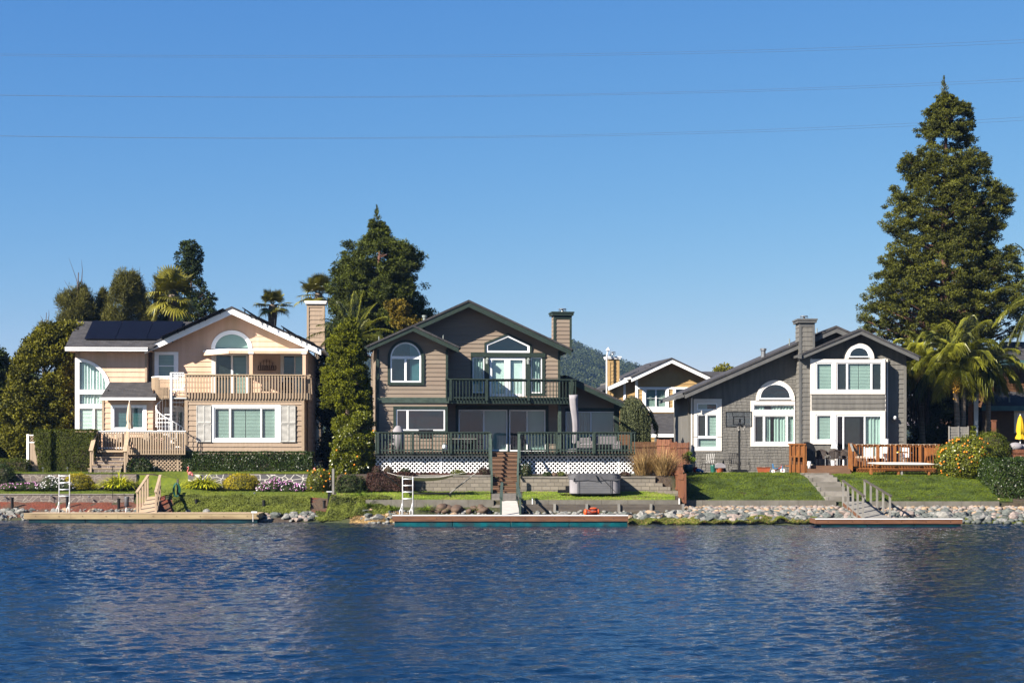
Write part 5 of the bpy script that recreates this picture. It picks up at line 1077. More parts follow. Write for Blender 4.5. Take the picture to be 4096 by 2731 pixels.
window(h, 2788, 2869, 1749, 1790, dm, 4, casing=(13, 18, 0, 13), cm='cream', backs=[('blind', 2791, 2866)])
A, B = arc(h, 3036, 3166, 1595, 1532, dm, 18, base=1597), arc(h, 3042, 3160, 1590, 1538, dm, 18, base=1591)
o = window(h, 3036, 3166, 1532, 1597, dm, outline=A, inner=B, glass='glass_dark', backs=[], name='arched_window', depth=.07)
s = MB(); s.ring(arc(h, 3023, 3179, 1600, 1520, dm, 18, base=1602), arc(h, 3036, 3166, 1595, 1532, dm, 18, base=1601.5), dm-.075, dm+.01); s.build('casing', 'cream', o)
window(h, 3016, 3179, 1619, 1641, dm, 3, casing=(14, 1, 17, 0), cm='cream', backs=[('curtain', 3019, 3060), ('curtain', 3085, 3176)], name='transom_window')
window(h, 3016, 3179, 1661, 1770, dm, 4, v=((3052, 3060), (3143, 3151)), casing=(14, 1, 20, 15), cm='cream', backs=[('screen', 3019, 3053), ('curtain', 3060, 3082), ('curtain', 3098, 3143), ('curtain', 3152, 3176)])
chimney(h, 3200, 3256, 1291, 1900, -.58, 1.3, 'gray', 'gray_trim', 1275, .25, arrest=(3200, 3232, 1260, 1274), cell=(.2, .5), jit=.01)
# right gable block with the shallow bay
gg = gable_roof(h, 3196, 1418, 3444, 1314, 3676, 1422, -1.0, 9, 15, fm='gray_trim', soffit='gray_trim', name='gable_roof')
s = MB(); h.pb(s, 3194, 3207, 1417, 1434, -1.1, -.99); s.build('gutter_end', 'gray_trim', gg)
siding(h, 'wall', 'gray', [(h.a(3232), zt(1900)), (h.a(3232), zt(1408)), (h.a(3444), zt(1326)), (h.a(3624), zt(1408)), (h.a(3624), zt(1900))], 0, .262, [rect(h, 3250, 3536, 1448, 1580, 0), rect(h, 3250, 3536, 1650, 1870, 0), arc(h, 3396, 3478, 1425, 1388, 0, base=1426)], .032, (.2, .7), .012)
corner(h, 3615, 3626, 1430, 1900, 0, 'gray')
s = MB(); s.box(h.a(3624)-.03, h.a(3624), .1, 9, -.3, zt(1420)); s.build('side_wall', 'gray', h.root); s = MB(); s.box(h.a(3232), h.a(3233)+.05, .1, 1.2, -.3, zt(1420)); s.build('side_wall', 'gray', h.root)
db = -.65                                             # bay face
def bay(y0, y1, m, n): s = MB(); h.pb(s, 3244, 3541, y0, y1, db+.06, .05); return s.build(n, m, h.root)
siding(h, 'bay_wall', 'gray', [(h.a(3246, db), zt(1652)), (h.a(3246, db), zt(1568)), (h.a(3540, db), zt(1568)), (h.a(3540, db), zt(1652))], db, .262, [], .032, (.3, .8), .012)
s = MB(); s.box(h.a(3243, db), h.a(3246, db), db, .1, zt(1870), zt(1436)); s.box(h.a(3540, db), h.a(3543, db), db, .1, zt(1870), zt(1436)); s.build('bay_side', 'cream', h.root)
window(h, 3263, 3331, 1450, 1562, db, 5, casing=(22, 7, 14, 14), cm='cream', backs=[('blind', 3267, 3327)], name='bay_window')
window(h, 3346, 3528, 1450, 1562, db, 4, v=((3385, 3392), (3482, 3489)), casing=(7.5, 13, 14, 14), cm='cream', backs=[('screen', 3350, 3385), ('blind', 3392, 3435), ('blind', 3437, 3482), ('screen', 3489, 3525)], name='bay_window')
A, B = arc(h, 3394, 3479, 1427, 1387, db, 16, base=1429), arc(h, 3399, 3474, 1424, 1391, db, 16, base=1425)
o = window(h, 3394, 3479, 1387, 1429, db, outline=A, inner=B, glass='glass_dark', backs=[], name='arched_window')
s = MB(); s.ring(arc(h, 3382, 3496, 1434, 1374, db, 18, base=1436), arc(h, 3394, 3479, 1427, 1387, db, 18, base=1435.5), db-.07, 0); s.build('casing', 'cream', o)
window(h, 3263, 3328, 1657, 1762, db, 5, casing=(22, 12, 14, 14), cm='cream', backs=[('blind', 3267, 3324)], name='bay_window')
window(h, 3344, 3528, 1660, 1866, db, 5, v=((3371, 3376), (3456, 3461)), casing=(4, 13, 17, 1), cm='cream', glass='glass', backs=[('screen', 3376, 3440), ('curtain', 3461, 3523)], name='sliding_door')
s = MB(); h.pb(s, 3243, 3341, 1774, 1880, db+.02, .05); s.build('bay_base', 'gray', h.root)
s = MB(); s.tube([(h.a(3547), -.12, zt(1436)), (h.a(3547), -.12, zt(1860))], .04, 6); s.build('downspout', 'cream', h.root)
s = MB(); s.ball((h.a(3576), -.17, zt(1671)), .12); s.box(h.a(3571), h.a(3577), -.08, .02, zt(1671)-.06, zt(1671)+.06); s.build('globe_lamp', 'lampwhite', h.root)
for x, yb, yt, d, r, hd in ((3053, 1425, 1395, 1.5, .13, True), (3158, 1385, 1354, 1.5, .035, False), (3268, 1333, 1312, 1.5, .03, False)): pipe(h, mr, x, yb, yt, d, r, 'steel' if hd else 'vent', hd)
# orange stained deck of the gray house
dk = Fr('orange_deck', 'orange stained wooden deck with railing and string lights at the gray house', 'deck', 3400, 1893, 86.2, 0)
s = MB(); s.box(dk.a(3162), dk.a(3758), .02, 2.3, dk.z(1862)-.05, dk.z(1862)); s.build('floor', 'orangewood', dk.root)
o = railing(dk, 3412, 3757, 1776, 1864, 0, 31, m='orangewood', mb_='orangewood', bw=.045, posts=(3418, 3512, 3580, 3680, 3752), pw=.1, railw=.14, name='railing')
s = MB(); dk.pb(s, 3410, 3757, 1861, 1872, .04, .08); s.build('fascia', 'orangewood', dk.root)
lattice(dk, 3425, 3540, 1873, 1896, .05, 'orangewood', .14, .03); lattice(dk, 3700, 3757, 1873, 1896, .05, 'orangewood', .14, .03)
s = MB(); dk.pb(s, 3395, 3411, 1772, 1896, -.1, .06); s.build('newel_post', 'orangewood', dk.root)
s = MB(); s.bar(dk.p(3403, 1774, -.1), dk.p(3413, 1805, -.5), .1, .05); s.build('cap_board', 'graywood', dk.root)
for i in range(3): s = MB(); s.box(dk.a(3228), dk.a(3396), -.3*i-.02, .3-.3*i, -.05, dk.z(1862+i*12)); s.build('step', 'stepwood', dk.root)
s = MB(); dk.pb(s, 3157, 3218, 1776, 1824, -.1, -.05); dk.pb(s, 3157, 3218, 1857, 1897, -.1, -.05)
for x in (3157, 3174, 3192, 3212): dk.pb(s, x, x+7, 1775, 1897, -.14, -.101)
dk.pb(s, 3155, 3224, 1773, 1779, -.16, .05); dk.pb(s, 3157, 3218, 1822, 1828, -.13, -.05); dk.pb(s, 3212, 3226, 1776, 1896, -.1, .2); s.build('side_screen', 'orangewood', dk.root)
s = MB(); dk.pb(s, 3160, 3216, 1824, 1858, .1, .12); s.build('screen_backing', 'brown', dk.root)
LB = MB()
for i in range(15): LB.ball((dk.a(3425+i*22.5), -.1, dk.z(1779)), .028, k=6, m=4)
LB.tube([(dk.a(3420+i*11), -.09, dk.z(1777)+.02*(i % 2)) for i in range(31)], .008, 4); LB.build('string_lights', 'canvas', dk.root)
# ---------------------------------------------------------------- ochre house behind, between the two
h = Fr('ochre_house', 'ochre lap sided house with white trim seen behind between the taupe and gray houses', 'house', 2690, 1800, 116.0, YAW)
zt = lambda y, d=0: h.z(y, d); d0 = 0
gr = gable_roof(h, 2526, 1507, 2687, 1431, 2857, 1510, -.9, 9, 15, fm='white', soffit='yellow')
s = MB(); A = tr2 = [(h.a(x, .6), zt(y, .6)) for x, y in ((2432, 1548), (2470, 1530), (2530, 1504), (2530, 1514), (2470, 1540), (2434, 1557))]; s.prism([(x, z) for x, z in A], .6, 7); lr = s.build('lower_roof', 'roof', h.root)
s = MB(); s.prism([(h.a(x, .55), zt(y, .55)) for x, y in ((2432, 1548), (2530, 1503), (2530, 1520), (2434, 1562))], .52, .6); s.build('rake_board', 'white', lr)
siding(h, 'wall', 'yellow', [(h.a(2546), zt(1900)), (h.a(2546), zt(1506)), (h.a(2687), zt(1442)), (h.a(2830), zt(1506)), (h.a(2830), zt(1900))], 0, .26, [rect(h, 2583, 2664, 1556, 1629, 0), rect(h, 2703, 2790, 1556, 1629, 0)])
siding(h, 'wall', 'yellow', [(h.a(2466, 1), zt(1900, 1)), (h.a(2466, 1), zt(1545, 1)), (h.a(2548, 1), zt(1510, 1)), (h.a(2548, 1), zt(1900, 1))], 1, .26)
s = MB()
for x0, x1, y0, y1 in ((2553, 2789, 1548, 1556), (2542, 2552, 1515, 1640), (2570, 2583, 1556, 1632), (2664, 2675, 1556, 1632), (2692, 2703, 1556, 1632), (2583, 2800, 1630, 1648)): h.pb(s, x0, x1, y0, y1, -.07, .0)
h.pb(s, 2494, 2503, 1530, 1600, .93, 1.0); s.build('trim', 'white', h.root)
h_ = MB(); h.pb(h_, 2675, 2695, 1458, 1488, -.06, -.02); h_.build('gable_vent', 'yellow', h.root)
window(h, 2583, 2664, 1556, 1629, 0, 3, v=((2621, 2626),), h=((1592, 1593),), backs=[('blind', 2586, 2661)]); window(h, 2703, 2790, 1556, 1629, 0, 3, v=((2745, 2750),), backs=[('blind', 2706, 2787)])
s = MB(); q = [(h.a(2588, -2.6), -2.6, zt(1738, -2.6)), (h.a(2800, -2.6), -2.6, zt(1738, -2.6)), (h.a(2800), 0, zt(1653)), (h.a(2600), 0, zt(1653))]; s.v += q+[(x, y, z-.1) for x, y, z in q]; s.f += [(0, 1, 2, 3), (7, 6, 5, 4), (0, 4, 5, 1), (1, 5, 6, 2), (2, 6, 7, 3), (3, 7, 4, 0)]; pr = s.build('porch_roof', 'roof', h.root)
s = MB(); s.box(h.a(2588, -2.6), h.a(2800, -2.6), -2.7, -2.6, zt(1748, -2.6), zt(1735, -2.6)); s.build('gutter', 'white', pr)
s = MB(); s.box(h.a(2600), h.a(2800), -1.6, -1.5, -.4, zt(1745)); s.box(h.a(2470, 1), h.a(2830), 2.5, 8, -.4, zt(1520)); s.build('porch_wall', 'gray', h.root)
chimney(h, 2434, 2475, 1437, 1600, 1.2, .9, 'yellow', 'yellow', 1427, .26, 'white', arrest=(2440, 2462, 1407, 1418))
s = MB(); s.tube([(h.a(2427, .8), .8, -.2), (h.a(2427, .8), .8, zt(1430))], .06, 8); s.tube([(h.a(2427, .8), .8, zt(1430)), (h.a(2430, .8), .8, zt(1408)), (h.a(2433, .8), .8, zt(1400))], .05, 8); s.lathe([(.18, zt(1401)), (.17, zt(1399)), (.04, zt(1391)), (.03, zt(1388))], h.a(2433, .8), .8, 12); s.build('flue_pipe', 'alu', h.root)
for x, yb, yt, r in ((2554, 1492, 1481, .035), (2583, 1478, 1470, .09), (2601, 1470, 1458, .045)): pipe(h, gr, x, yb, yt, 2, r, 'black')
fr = Fr('rear_roof', 'charcoal roof of another house just behind the ochre house', 'house', 2860, 1800, 128, YAW)
s = MB(); q = [(fr.a(2780), 0, fr.z(1535)), (fr.a(2960), 0, fr.z(1535)), (fr.a(2960, 3), 3, fr.z(1489)+.2), (fr.a(2790, 3), 3, fr.z(1489)+.2)]; s.v += q+[(x, y, z-.1) for x, y, z in q]; s.f += [(0, 1, 2, 3), (7, 6, 5, 4), (0, 4, 5, 1), (1, 5, 6, 2), (2, 6, 7, 3), (3, 7, 4, 0)]; s.build('roof', 'roof', fr.root)
s = MB(); s.box(fr.a(2790), fr.a(2950), .4, 3, 0, fr.z(1538)); s.build('wall', 'yellow', fr.root)
# ---------------------------------------------------------------- brown house at the right edge
h = Fr('brown_house', 'brown wooden house in shade at the right edge with teal fascias', 'house', 4000, 1840, 96.0, YAW)
zt = lambda y, d=0: h.z(y, d)
def lean(name, x0, x1, y0, y1, xo, d0, dp, m='roof', par=None):
    s = MB(); q = [(h.a(x0, d0), d0, zt(y1, d0)), (h.a(x1, d0), d0, zt(y1, d0)), (h.a(x1, d0+dp), d0+dp, zt(y0, d0+dp)), (h.a(x0+xo, d0+dp), d0+dp, zt(y0, d0+dp))]
    s.v += q+[(x, y, z-.1) for x, y, z in q]; s.f += [(0, 1, 2, 3), (7, 6, 5, 4), (0, 4, 5, 1), (1, 5, 6, 2), (2, 6, 7, 3), (3, 7, 4, 0)]; o = s.build(name, m, par or h.root)
    s = MB(); s.box(q[0][0], q[1][0], d0-.05, d0, q[0][2]-.3, q[0][2]-.02); s.build('fascia', 'teal_trim', o); return o
lean('roof', 3970, 4300, 1365, 1438, 30, 1.2, 4.5); lean('porch_roof', 3925, 4300, 1566, 1622, 20, -1.6, 2.8)
siding(h, 'wall', 'brown', [(h.a(3990, 2), -.3), (h.a(3990, 2), zt(1440, 2)), (h.a(4300, 2), zt(1440, 2)), (h.a(4300, 2), -.3)], 2, .2)
siding(h, 'wall', 'brown', [(h.a(3930, -.6), -.3), (h.a(3930, -.6), zt(1626, -.6)), (h.a(4300, -.6), zt(1626, -.6)), (h.a(4300, -.6), -.3)], -.6, .2, [rect(h, 4068, 4150, 1650, 1722, -.6)])
window(h, 4068, 4150, 1650, 1722, -.6, 3, casing=(11, 4, 8, 9), cm='cream', glass='glass_dark', backs=[('blind', 4072, 4146)])
s = MB(); s.box(h.a(3990, 2), h.a(3991, 2)+.05, 2.05, 8, -.3, zt(1440, 2)); s.build('side_wall', 'brown', h.root); s = MB(); s.box(h.a(3930, -.6), h.a(3931, -.6)+.05, -.5, 2, -.3, zt(1630, -.6)); s.build('side_wall', 'brown', h.root)
pipe(h, h.root, 4037, 1608, 1585, -.9, .05, 'vent')
# ---------------------------------------------------------------- trees
def tree(label, px, Y, prof, n, rc, per, L, W, lm, name='tree', cat='tree', bark='bark', tr=None, group=None, limbs=40, pyb=None, **k):
    pyb = pyb or pyg(px, Y); fr = Fr(name, label, cat, px, pyb, Y, group=group)
    o, cs = profile_crown(fr, prof, n, rc, per, L, W, lm, **k)
    if tr: trunk(fr, px, pyb+3, tr[0], tr[1], tr[2], bark, [cs[i] for i in N.choice(len(cs), min(limbs, len(cs)), replace=False)])
    return fr, cs
def spire(fr, px, yb, yt, lm, n=40, name='leader_shoots'):
    """upright shoots at the very top of a conifer"""
    P = []; D = []
    a = fr.a(px); z0, z1 = fr.z(yb), fr.z(yt)
    mb = MB(); mb.tube([(a, 0, z0-1), (a+.03, 0, z1)], [.05, .01], 5); mb.build('leader', 'bark', fr.root)
    k = n*7; t = N.random(k)**1.6; r = (1-t)*.5*N.random(k); th = N.random(k)*6.28; P = np.stack([a+r*np.cos(th), r*np.sin(th), z0+(z1-z0)*t], 1)
    U = unit(np.stack([np.cos(th)*.7, np.sin(th)*.7, np.ones(k)], 1)); Vv = unit(np.cross(U, rdir(k)))
    npmesh(name, quads(P, U, Vv, .24, .045), 4, LM[lm], fr.root, N.random(k))
fr, cs = tree('very tall dark redwood at the right rising far above the gray house', 3780, 102, [(372, 3762, 3796), (392, 3745, 3830), (430, 3714, 3882), (480, 3688, 3895), (520, 3662, 3888), (560, 3650, 3905), (620, 3606, 3945), (700, 3585, 3970), (760, 3560, 4035), (830, 3545, 4050), (900, 3530, 4055), (960, 3560, 4030), (1000, 3520, 4060), (1060, 3500, 4110), (1120, 3480, 4120), (1180, 3460, 4130), (1240, 3430, 4140), (1310, 3430, 4120), (1360, 3560, 4060)], 3000, .38, 100, .17, .055, 'redwood', 'redwood_tree', bark='bark_red', tr=(420, .55, .05), limbs=200, gapv=-.2, gs=.72, inner=.2, tier=23, flat=.62)
spire(fr, 3776, 400, 305, 'redwood')
fr, cs = tree('broad dark conifer with a pointed top between the tan and taupe houses', 1515, 104, [(872, 1494, 1522), (890, 1476, 1545), (930, 1472, 1562), (960, 1450, 1582), (975, 1365, 1630), (1020, 1358, 1690), (1060, 1340, 1692), (1100, 1325, 1668), (1150, 1312, 1700), (1200, 1322, 1722), (1250, 1320, 1740), (1290, 1320, 1720), (1340, 1340, 1700), (1400, 1340, 1690)], 1900, .40, 105, .165, .055, 'conifer', 'conifer_tree', bark='bark_red', tr=(900, .42, .05), limbs=120, gapv=-.17, gs=.7, inner=.2, tier=26, flat=.7)
spire(fr, 1507, 905, 822, 'conifer')
fr2, _ = tree('low right limb foliage', 1600, 104, [(1190, 1690, 1760), (1260, 1660, 1750)], 1, .1, 1, .01, .01, 'conifer') if False else (None, None)
tree('broad olive green tree filling the left edge beside the tan house', 175, 93, [(1296, 210, 330), (1320, 150, 345), (1370, 95, 350), (1430, 60, 350), (1500, 45, 352), (1600, 20, 352), (1700, 5, 350), (1790, 15, 330), (1860, 40, 250)], 720, .55, 200, .17, .10, 'broad', 'broadleaf_tree', tr=(1500, .34, .08), limbs=70, gapv=-.3, gs=.6, inner=.25, bend=None) if False else None
fr, cs = tree('broad olive green tree filling the left edge beside the tan house', 180, 93.5, [(1296, 210, 330), (1320, 150, 345), (1370, 95, 350), (1430, 60, 350), (1500, 45, 352), (1600, 20, 352), (1700, 5, 350), (1790, 15, 330), (1850, 60, 250)], 1300, .40, 105, .16, .09, 'broad', 'broadleaf_tree', tr=(1500, .34, .08), limbs=70, gapv=-.3, gs=.6, inner=.25)
tree('dark tree at the far left edge behind the olive tree', -70, 98, [(1402, -90, 20), (1440, -180, 45), (1520, -220, 60), (1640, -220, 70), (1760, -200, 70), (1850, -160, 40)], 360, .6, 150, .18, .1, 'openleaf', 'broadleaf_tree', tr=(1600, .3, .08), gapv=-.3, inner=.25)
# feathery casuarinas behind the left wing
CA = dict(name='casuarina_tree', bark='bark', limbs=60, gs=.7, inner=.15, flat=1.9, up=.5)
f1, c1 = tree('feathery olive brown casuarina with bare top twigs left of the solar roof', 308, 112, [(1120, 322, 334), (1160, 285, 350), (1200, 225, 378), (1250, 222, 390), (1300, 222, 392), (1340, 225, 392), (1400, 230, 392)], 620, .30, 75, .32, .03, 'casuarina', tr=(1090, .2, .03), gapv=-.2, **CA)
f2, c2 = tree('feathery casuarina behind the solar panels left of the fan palm', 505, 112, [(1098, 470, 556), (1130, 455, 565), (1170, 438, 585), (1220, 432, 600), (1270, 400, 610), (1330, 400, 610), (1400, 400, 610)], 760, .32, 75, .32, .03, 'casuarina', tr=(1110, .2, .03), gapv=-.2, **CA)
f3, c3 = tree('small feathery casuarina top showing above the olive tree', 180, 112, [(1265, 186, 200), (1300, 165, 210), (1340, 140, 215), (1400, 140, 220)], 70, .35, 120, .3, .035, 'casuarina', tr=(1250, .1, .02), gapv=-.15, **{**CA, 'limbs': 15})
f5, c5 = tree('low feathery casuarina between the two taller ones left of the fan palm', 415, 113, [(1180, 405, 420), (1210, 396, 442), (1260, 385, 460), (1400, 385, 460)], 210, .4, 140, .34, .035, 'casuarina', tr=(1200, .1, .02), gapv=-.2, **CA)
f4, c4 = tree('narrow feathery casuarina behind the big fan palm', 660, 114, [(1100, 640, 700), (1200, 600, 720), (1400, 600, 720)], 170, .5, 150, .34, .035, 'casuarina', tr=(1100, .15, .03), gapv=-.2, **CA)
for f, tips in ((f1, ((326, 1200, 275, 1030), (326, 1130, 326, 1040), (290, 1190, 256, 1120), (240, 1240, 212, 1230))), (f2, ((520, 1130, 530, 1062), (545, 1140, 560, 1066), (490, 1140, 492, 1085), (470, 1150, 455, 1120))), (f3, ((190, 1290, 195, 1238), (170, 1290, 160, 1262), (150, 1320, 128, 1302)))):
    m_ = MB()
    for a, b, c, d in tips: p, q = Vector(f.p(a, b, 0)), Vector(f.p(c, d, 0)); m_.tube([p, (p+q)/2+Vector((.06, 0, .05)), q], [.035, .02, .006], 5)
    m_.build('bare_twigs', 'bark', f.root)
tree('airy dark green tree standing right behind the big fan palm', 765, 108, [(962, 735, 790), (1000, 705, 812), (1060, 700, 812), (1110, 720, 800), (1150, 720, 840), (1190, 740, 868), (1230, 700, 872), (1290, 690, 860), (1400, 690, 860)], 900, .22, 34, .13, .07, 'openleaf', 'airy_tree', tr=(985, .16, .03), limbs=260, gapv=-.3, gs=.9, inner=.1)
tree('orange and green tree showing over the taupe gable roof', 1612, 97, [(1195, 1560, 1600), (1225, 1540, 1640), (1250, 1560, 1640), (1275, 1565, 1670), (1310, 1560, 1695), (1350, 1540, 1690), (1400, 1540, 1680)], 150, .30, 90, .13, .07, 'autumn', 'autumn_tree', tr=(1230, .1, .03), limbs=60, gapv=-.05, gs=.7, inner=.1)
tree('bright yellow green feathery evergreen against the taupe house corner', 1395, 87.4, [(1268, 1395, 1420), (1310, 1345, 1430), (1345, 1325, 1440), (1400, 1300, 1470), (1470, 1290, 1475), (1540, 1285, 1480), (1600, 1285, 1490), (1660, 1300, 1495), (1740, 1345, 1500), (1820, 1370, 1500), (1880, 1390, 1500)], 1150, .27, 110, .12, .045, 'bright', 'feathery_evergreen', tr=(1330, .22, .05), limbs=80, gapv=-.15, gs=1.1, inner=.2)
fr, cs = tree('glossy citrus tree with yellow new leaves beside the taupe deck', 1425, 85.2, [(1655, 1420, 1470), (1690, 1405, 1496), (1730, 1350, 1500), (1780, 1330, 1498), (1850, 1325, 1495), (1920, 1335, 1485), (1965, 1350, 1460), (1985, 1370, 1430)], 420, .30, 170, .11, .06, 'citrus', 'citrus_tree', tr=(1750, .09, .04), limbs=30, gapv=-.35, gs=1., inner=.3)
def fruits(fr, pts, r=.05, d=None):
    b = MB(); b.ball((0, 0, 0), r, k=8, m=6); base = None
    for px, py, dd in pts:
        loc = fr.p(px, py, dd)
        if base is None: base = b.build('fruit', 'fruit', fr.root, smooth=True); base.location = loc
        else: inst(base, fr.root, loc)
fruits(fr, [(1494, 1722, -1.1), (1418, 1858, -1.15), (1383, 1893, -1.1), (1397, 1915, -1.1), (1414, 1938, -1.0), (1347, 1800, -1.0), (1385, 1946, -.9), (1430, 1825, -1.3)])
tree('distant tree top just above the roof behind the ochre house', 2892, 150, [(1466, 2885, 2905), (1480, 2868, 2935), (1500, 2862, 2935), (1540, 2862, 2935)], 60, .6, 120, .22, .15, 'broad', 'distant_tree', tr=(1480, .2, .05), limbs=20, gapv=-.3)
tree('small distant tree right of the one above the ochre house roof', 2927, 146, [(1465, 2922, 2934), (1480, 2918, 2938), (1500, 2916, 2940), (1540, 2916, 2940)], 16, .4, 90, .2, .12, 'broad', 'distant_tree', tr=(1480, .1, .04), limbs=8, gapv=-.3)
tree('dark trees filling the gap behind the tan chimney', 1330, 100, [(1300, 1290, 1380), (1400, 1270, 1420), (1600, 1270, 1440), (1850, 1270, 1440)], 330, .6, 130, .16, .09, 'openleaf', 'dark_tree', tr=(1500, .2, .05), gapv=-.5, inner=.1)
tree('dark trees filling the gap below the fan palm and casuarinas', 60, 104, [(1500, -200, 300), (1850, -200, 300)], 300, .7, 120, .18, .1, 'openleaf', 'dark_tree', gapv=-.5, inner=.1)
# dark mass of brush between the gray and brown houses
tree('dark overgrown shrubs in the gap between the gray house and the palms', 3700, 97, [(1440, 3625, 3800), (1500, 3610, 3860), (1650, 3610, 3925), (1800, 3610, 3925), (1880, 3620, 3900)], 420, .6, 130, .16, .09, 'openleaf', 'overgrown_shrub', 'shrub', tr=(1700, .15, .05), gapv=-.4, inner=.1)
fr = Fr('dead_frond_curtain', 'curtain of dead hanging fronds right of the gray house wall', 'dead fronds', 3665, 1800, 94.5)
k = 900; b = np.stack([fr.a(3665)+N.uniform(-.75, .75, k), N.uniform(-.6, .6, k), fr.z(1430)-N.random(k)**1.2*3.6], 1); strips(b, unit(np.stack([N.normal(size=k)*.12, N.normal(size=k)*.1, -np.ones(k)], 1)), N.uniform(.5, 1.3, k), .03, .1, 2, 'deadfrond', fr, 'fronds')
# weeping tree in front of the ochre house
fr = Fr('weeping_tree', 'gray green weeping conifer trained over beside the taupe house wing', 'tree', 2545, pyg(2545, 92), 92.0)
m_ = MB(); A = [fr.p(x, y, 0) for x, y in ((2530, 1850), (2515, 1700), (2508, 1610), (2525, 1588), (2560, 1600), (2590, 1640), (2606, 1670))]; m_.tube(A, [.12, .1, .09, .08, .06, .05, .03], 7); m_.tube([fr.p(x, y, .1) for x, y in ((2590, 1625), (2610, 1650), (2622, 1690), (2632, 1745))], [.03, .03, .02, .01], 5); m_.build('trunk', 'bark', fr.root)
S = []
for i in range(1500):
    u = R.random(); x = 2482+u*118; top = float(np.interp(x, [2478, 2495, 2515, 2535, 2560, 2585, 2602], [1640, 1596, 1580, 1580, 1600, 1628, 1668])); dd = R.uniform(-.8, .8)*(1-abs(u-.45)*.6); ln = (1768-top)*R.uniform(.45, 1.0); y0 = top+R.random()**2*110
    S.append((fr.a(x), dd, fr.z(y0+abs(dd)*12), fr.w(max(12, min(ln, 1770-y0)))))
for i in range(60): u = R.random(); S.append((fr.a(2600+32*u+R.uniform(-3, 3)), R.uniform(-.1, .2), fr.z(1640+u*70), fr.w(R.uniform(15, 50))))
S = np.array(S); k = 26; t = np.tile((np.arange(k)+.5)/k, len(S)); B = np.repeat(S, k, 0); P = B[:, :3].copy(); P[:, 2] -= B[:, 3]*t; P += N.normal(size=P.shape)*.022
U_ = unit(np.stack([N.normal(size=len(P))*.45, N.normal(size=len(P))*.45, -np.ones(len(P))], 1)); Vv = unit(np.cross(U_, rdir(len(P))))
npmesh('weeping_foliage', quads(P, U_, Vv, .10, .035), 4, LM['weep'], fr.root, np.clip(np.repeat(N.random(len(S)), k)*.7+.3*N.random(len(P)), 0, 1))
# ---------------------------------------------------------------- palms
def fan_palm(label, px, py0, pyc, rad, Y, nf=26, fanr=.85, seed=1, tr=.22, group=None, thick=None):
    """rad: crown radius (px); crown centre at pyc"""
    rg = np.random.default_rng(seed); fr = Fr('fan_palm', label, 'palm tree', px, py0, Y, group=group); zc = fr.z(pyc); Rm = fr.w(rad); st = MB(); V = []; T = []
    for i in range(nf):
        th = i*2.39996+rg.uniform(-.2, .2); el = math.radians(85-125*(i/nf)**.9+rg.uniform(-17, 17)); d = Vector((math.cos(th)*math.cos(el), math.sin(th)*math.cos(el), math.sin(el)))
        pl = Rm-fanr*(.75); p0 = Vector((0, 0, zc-.15)); sag = Vector((0, 0, -.12*pl*math.cos(el)))
        p1 = p0+d*pl*rg.uniform(.75, 1.05)+sag; st.tube([p0, (p0+p1)/2+Vector((0, 0, .05*pl)), p1], [.03, .022, .014], 5, cap=False)
        side = d.cross(Vector((0, 0, 1))); side = side.normalized() if side.length > .1 else Vector((math.sin(th), -math.cos(th), 0)); up = side.cross(d).normalized()
        f = fanr*rg.uniform(.8, 1.1); ns = 24; tone = rg.random()
        for j in range(ns):
            a = math.radians(-125+250*j/(ns-1)); rd = d*math.cos(a)+side*math.sin(a); rd = (rd+up*.18*abs(math.sin(a))).normalized(); ww = f*.062
            pts = [p1, p1+rd*f*.45, p1+rd*f*.78+Vector((0, 0, -.10*f)), p1+rd*f*.98+Vector((0, 0, -.38*f*rg.uniform(.4, 1.4)*(1-.75*max(0, math.sin(el)))))]; sd = rd.cross(up).normalized()
            for q, (w0, w1) in enumerate(((.25, 1), (1, .75), (.75, .12))):
                V += [pts[q]-sd*ww*w0, pts[q]+sd*ww*w0, pts[q+1]+sd*ww*w1, pts[q+1]-sd*ww*w1]; T.append(min(1, max(0, tone*.6+rg.random()*.4+(.2 if q == 2 else 0))))
    st.build('petioles', LM['fan'], fr.root); npmesh('fronds', np.array([tuple(v) for v in V]), 4, LM['fan'], fr.root, np.array(T))
    b = MB(); k = 14; b.tube([(0.02*math.sin(i), 0, (zc-.1)*i/k) for i in range(k+1)], [tr*(1.0-.25*i/k)*(1.12 if i % 2 else .95)*(1.25 if i > k-3 else 1) for i in range(k+1)], 10); b.build('trunk', 'palmbark', fr.root)
    return fr
fan_palm('big sunlit fan palm rising behind the solar roof of the tan house', 690, 1790, 1172, 122, 101, 26, 1.05, 3, .26)
fan_palm('fan palm standing clear against the sky left of the tan chimney', 1090, 1790, 1212, 84, 112, 20, .78, 5, .30)
fan_palm('fan palm rising directly behind the tan chimney', 1274, 1790, 1168, 102, 110, 19, .9, 9, .28)
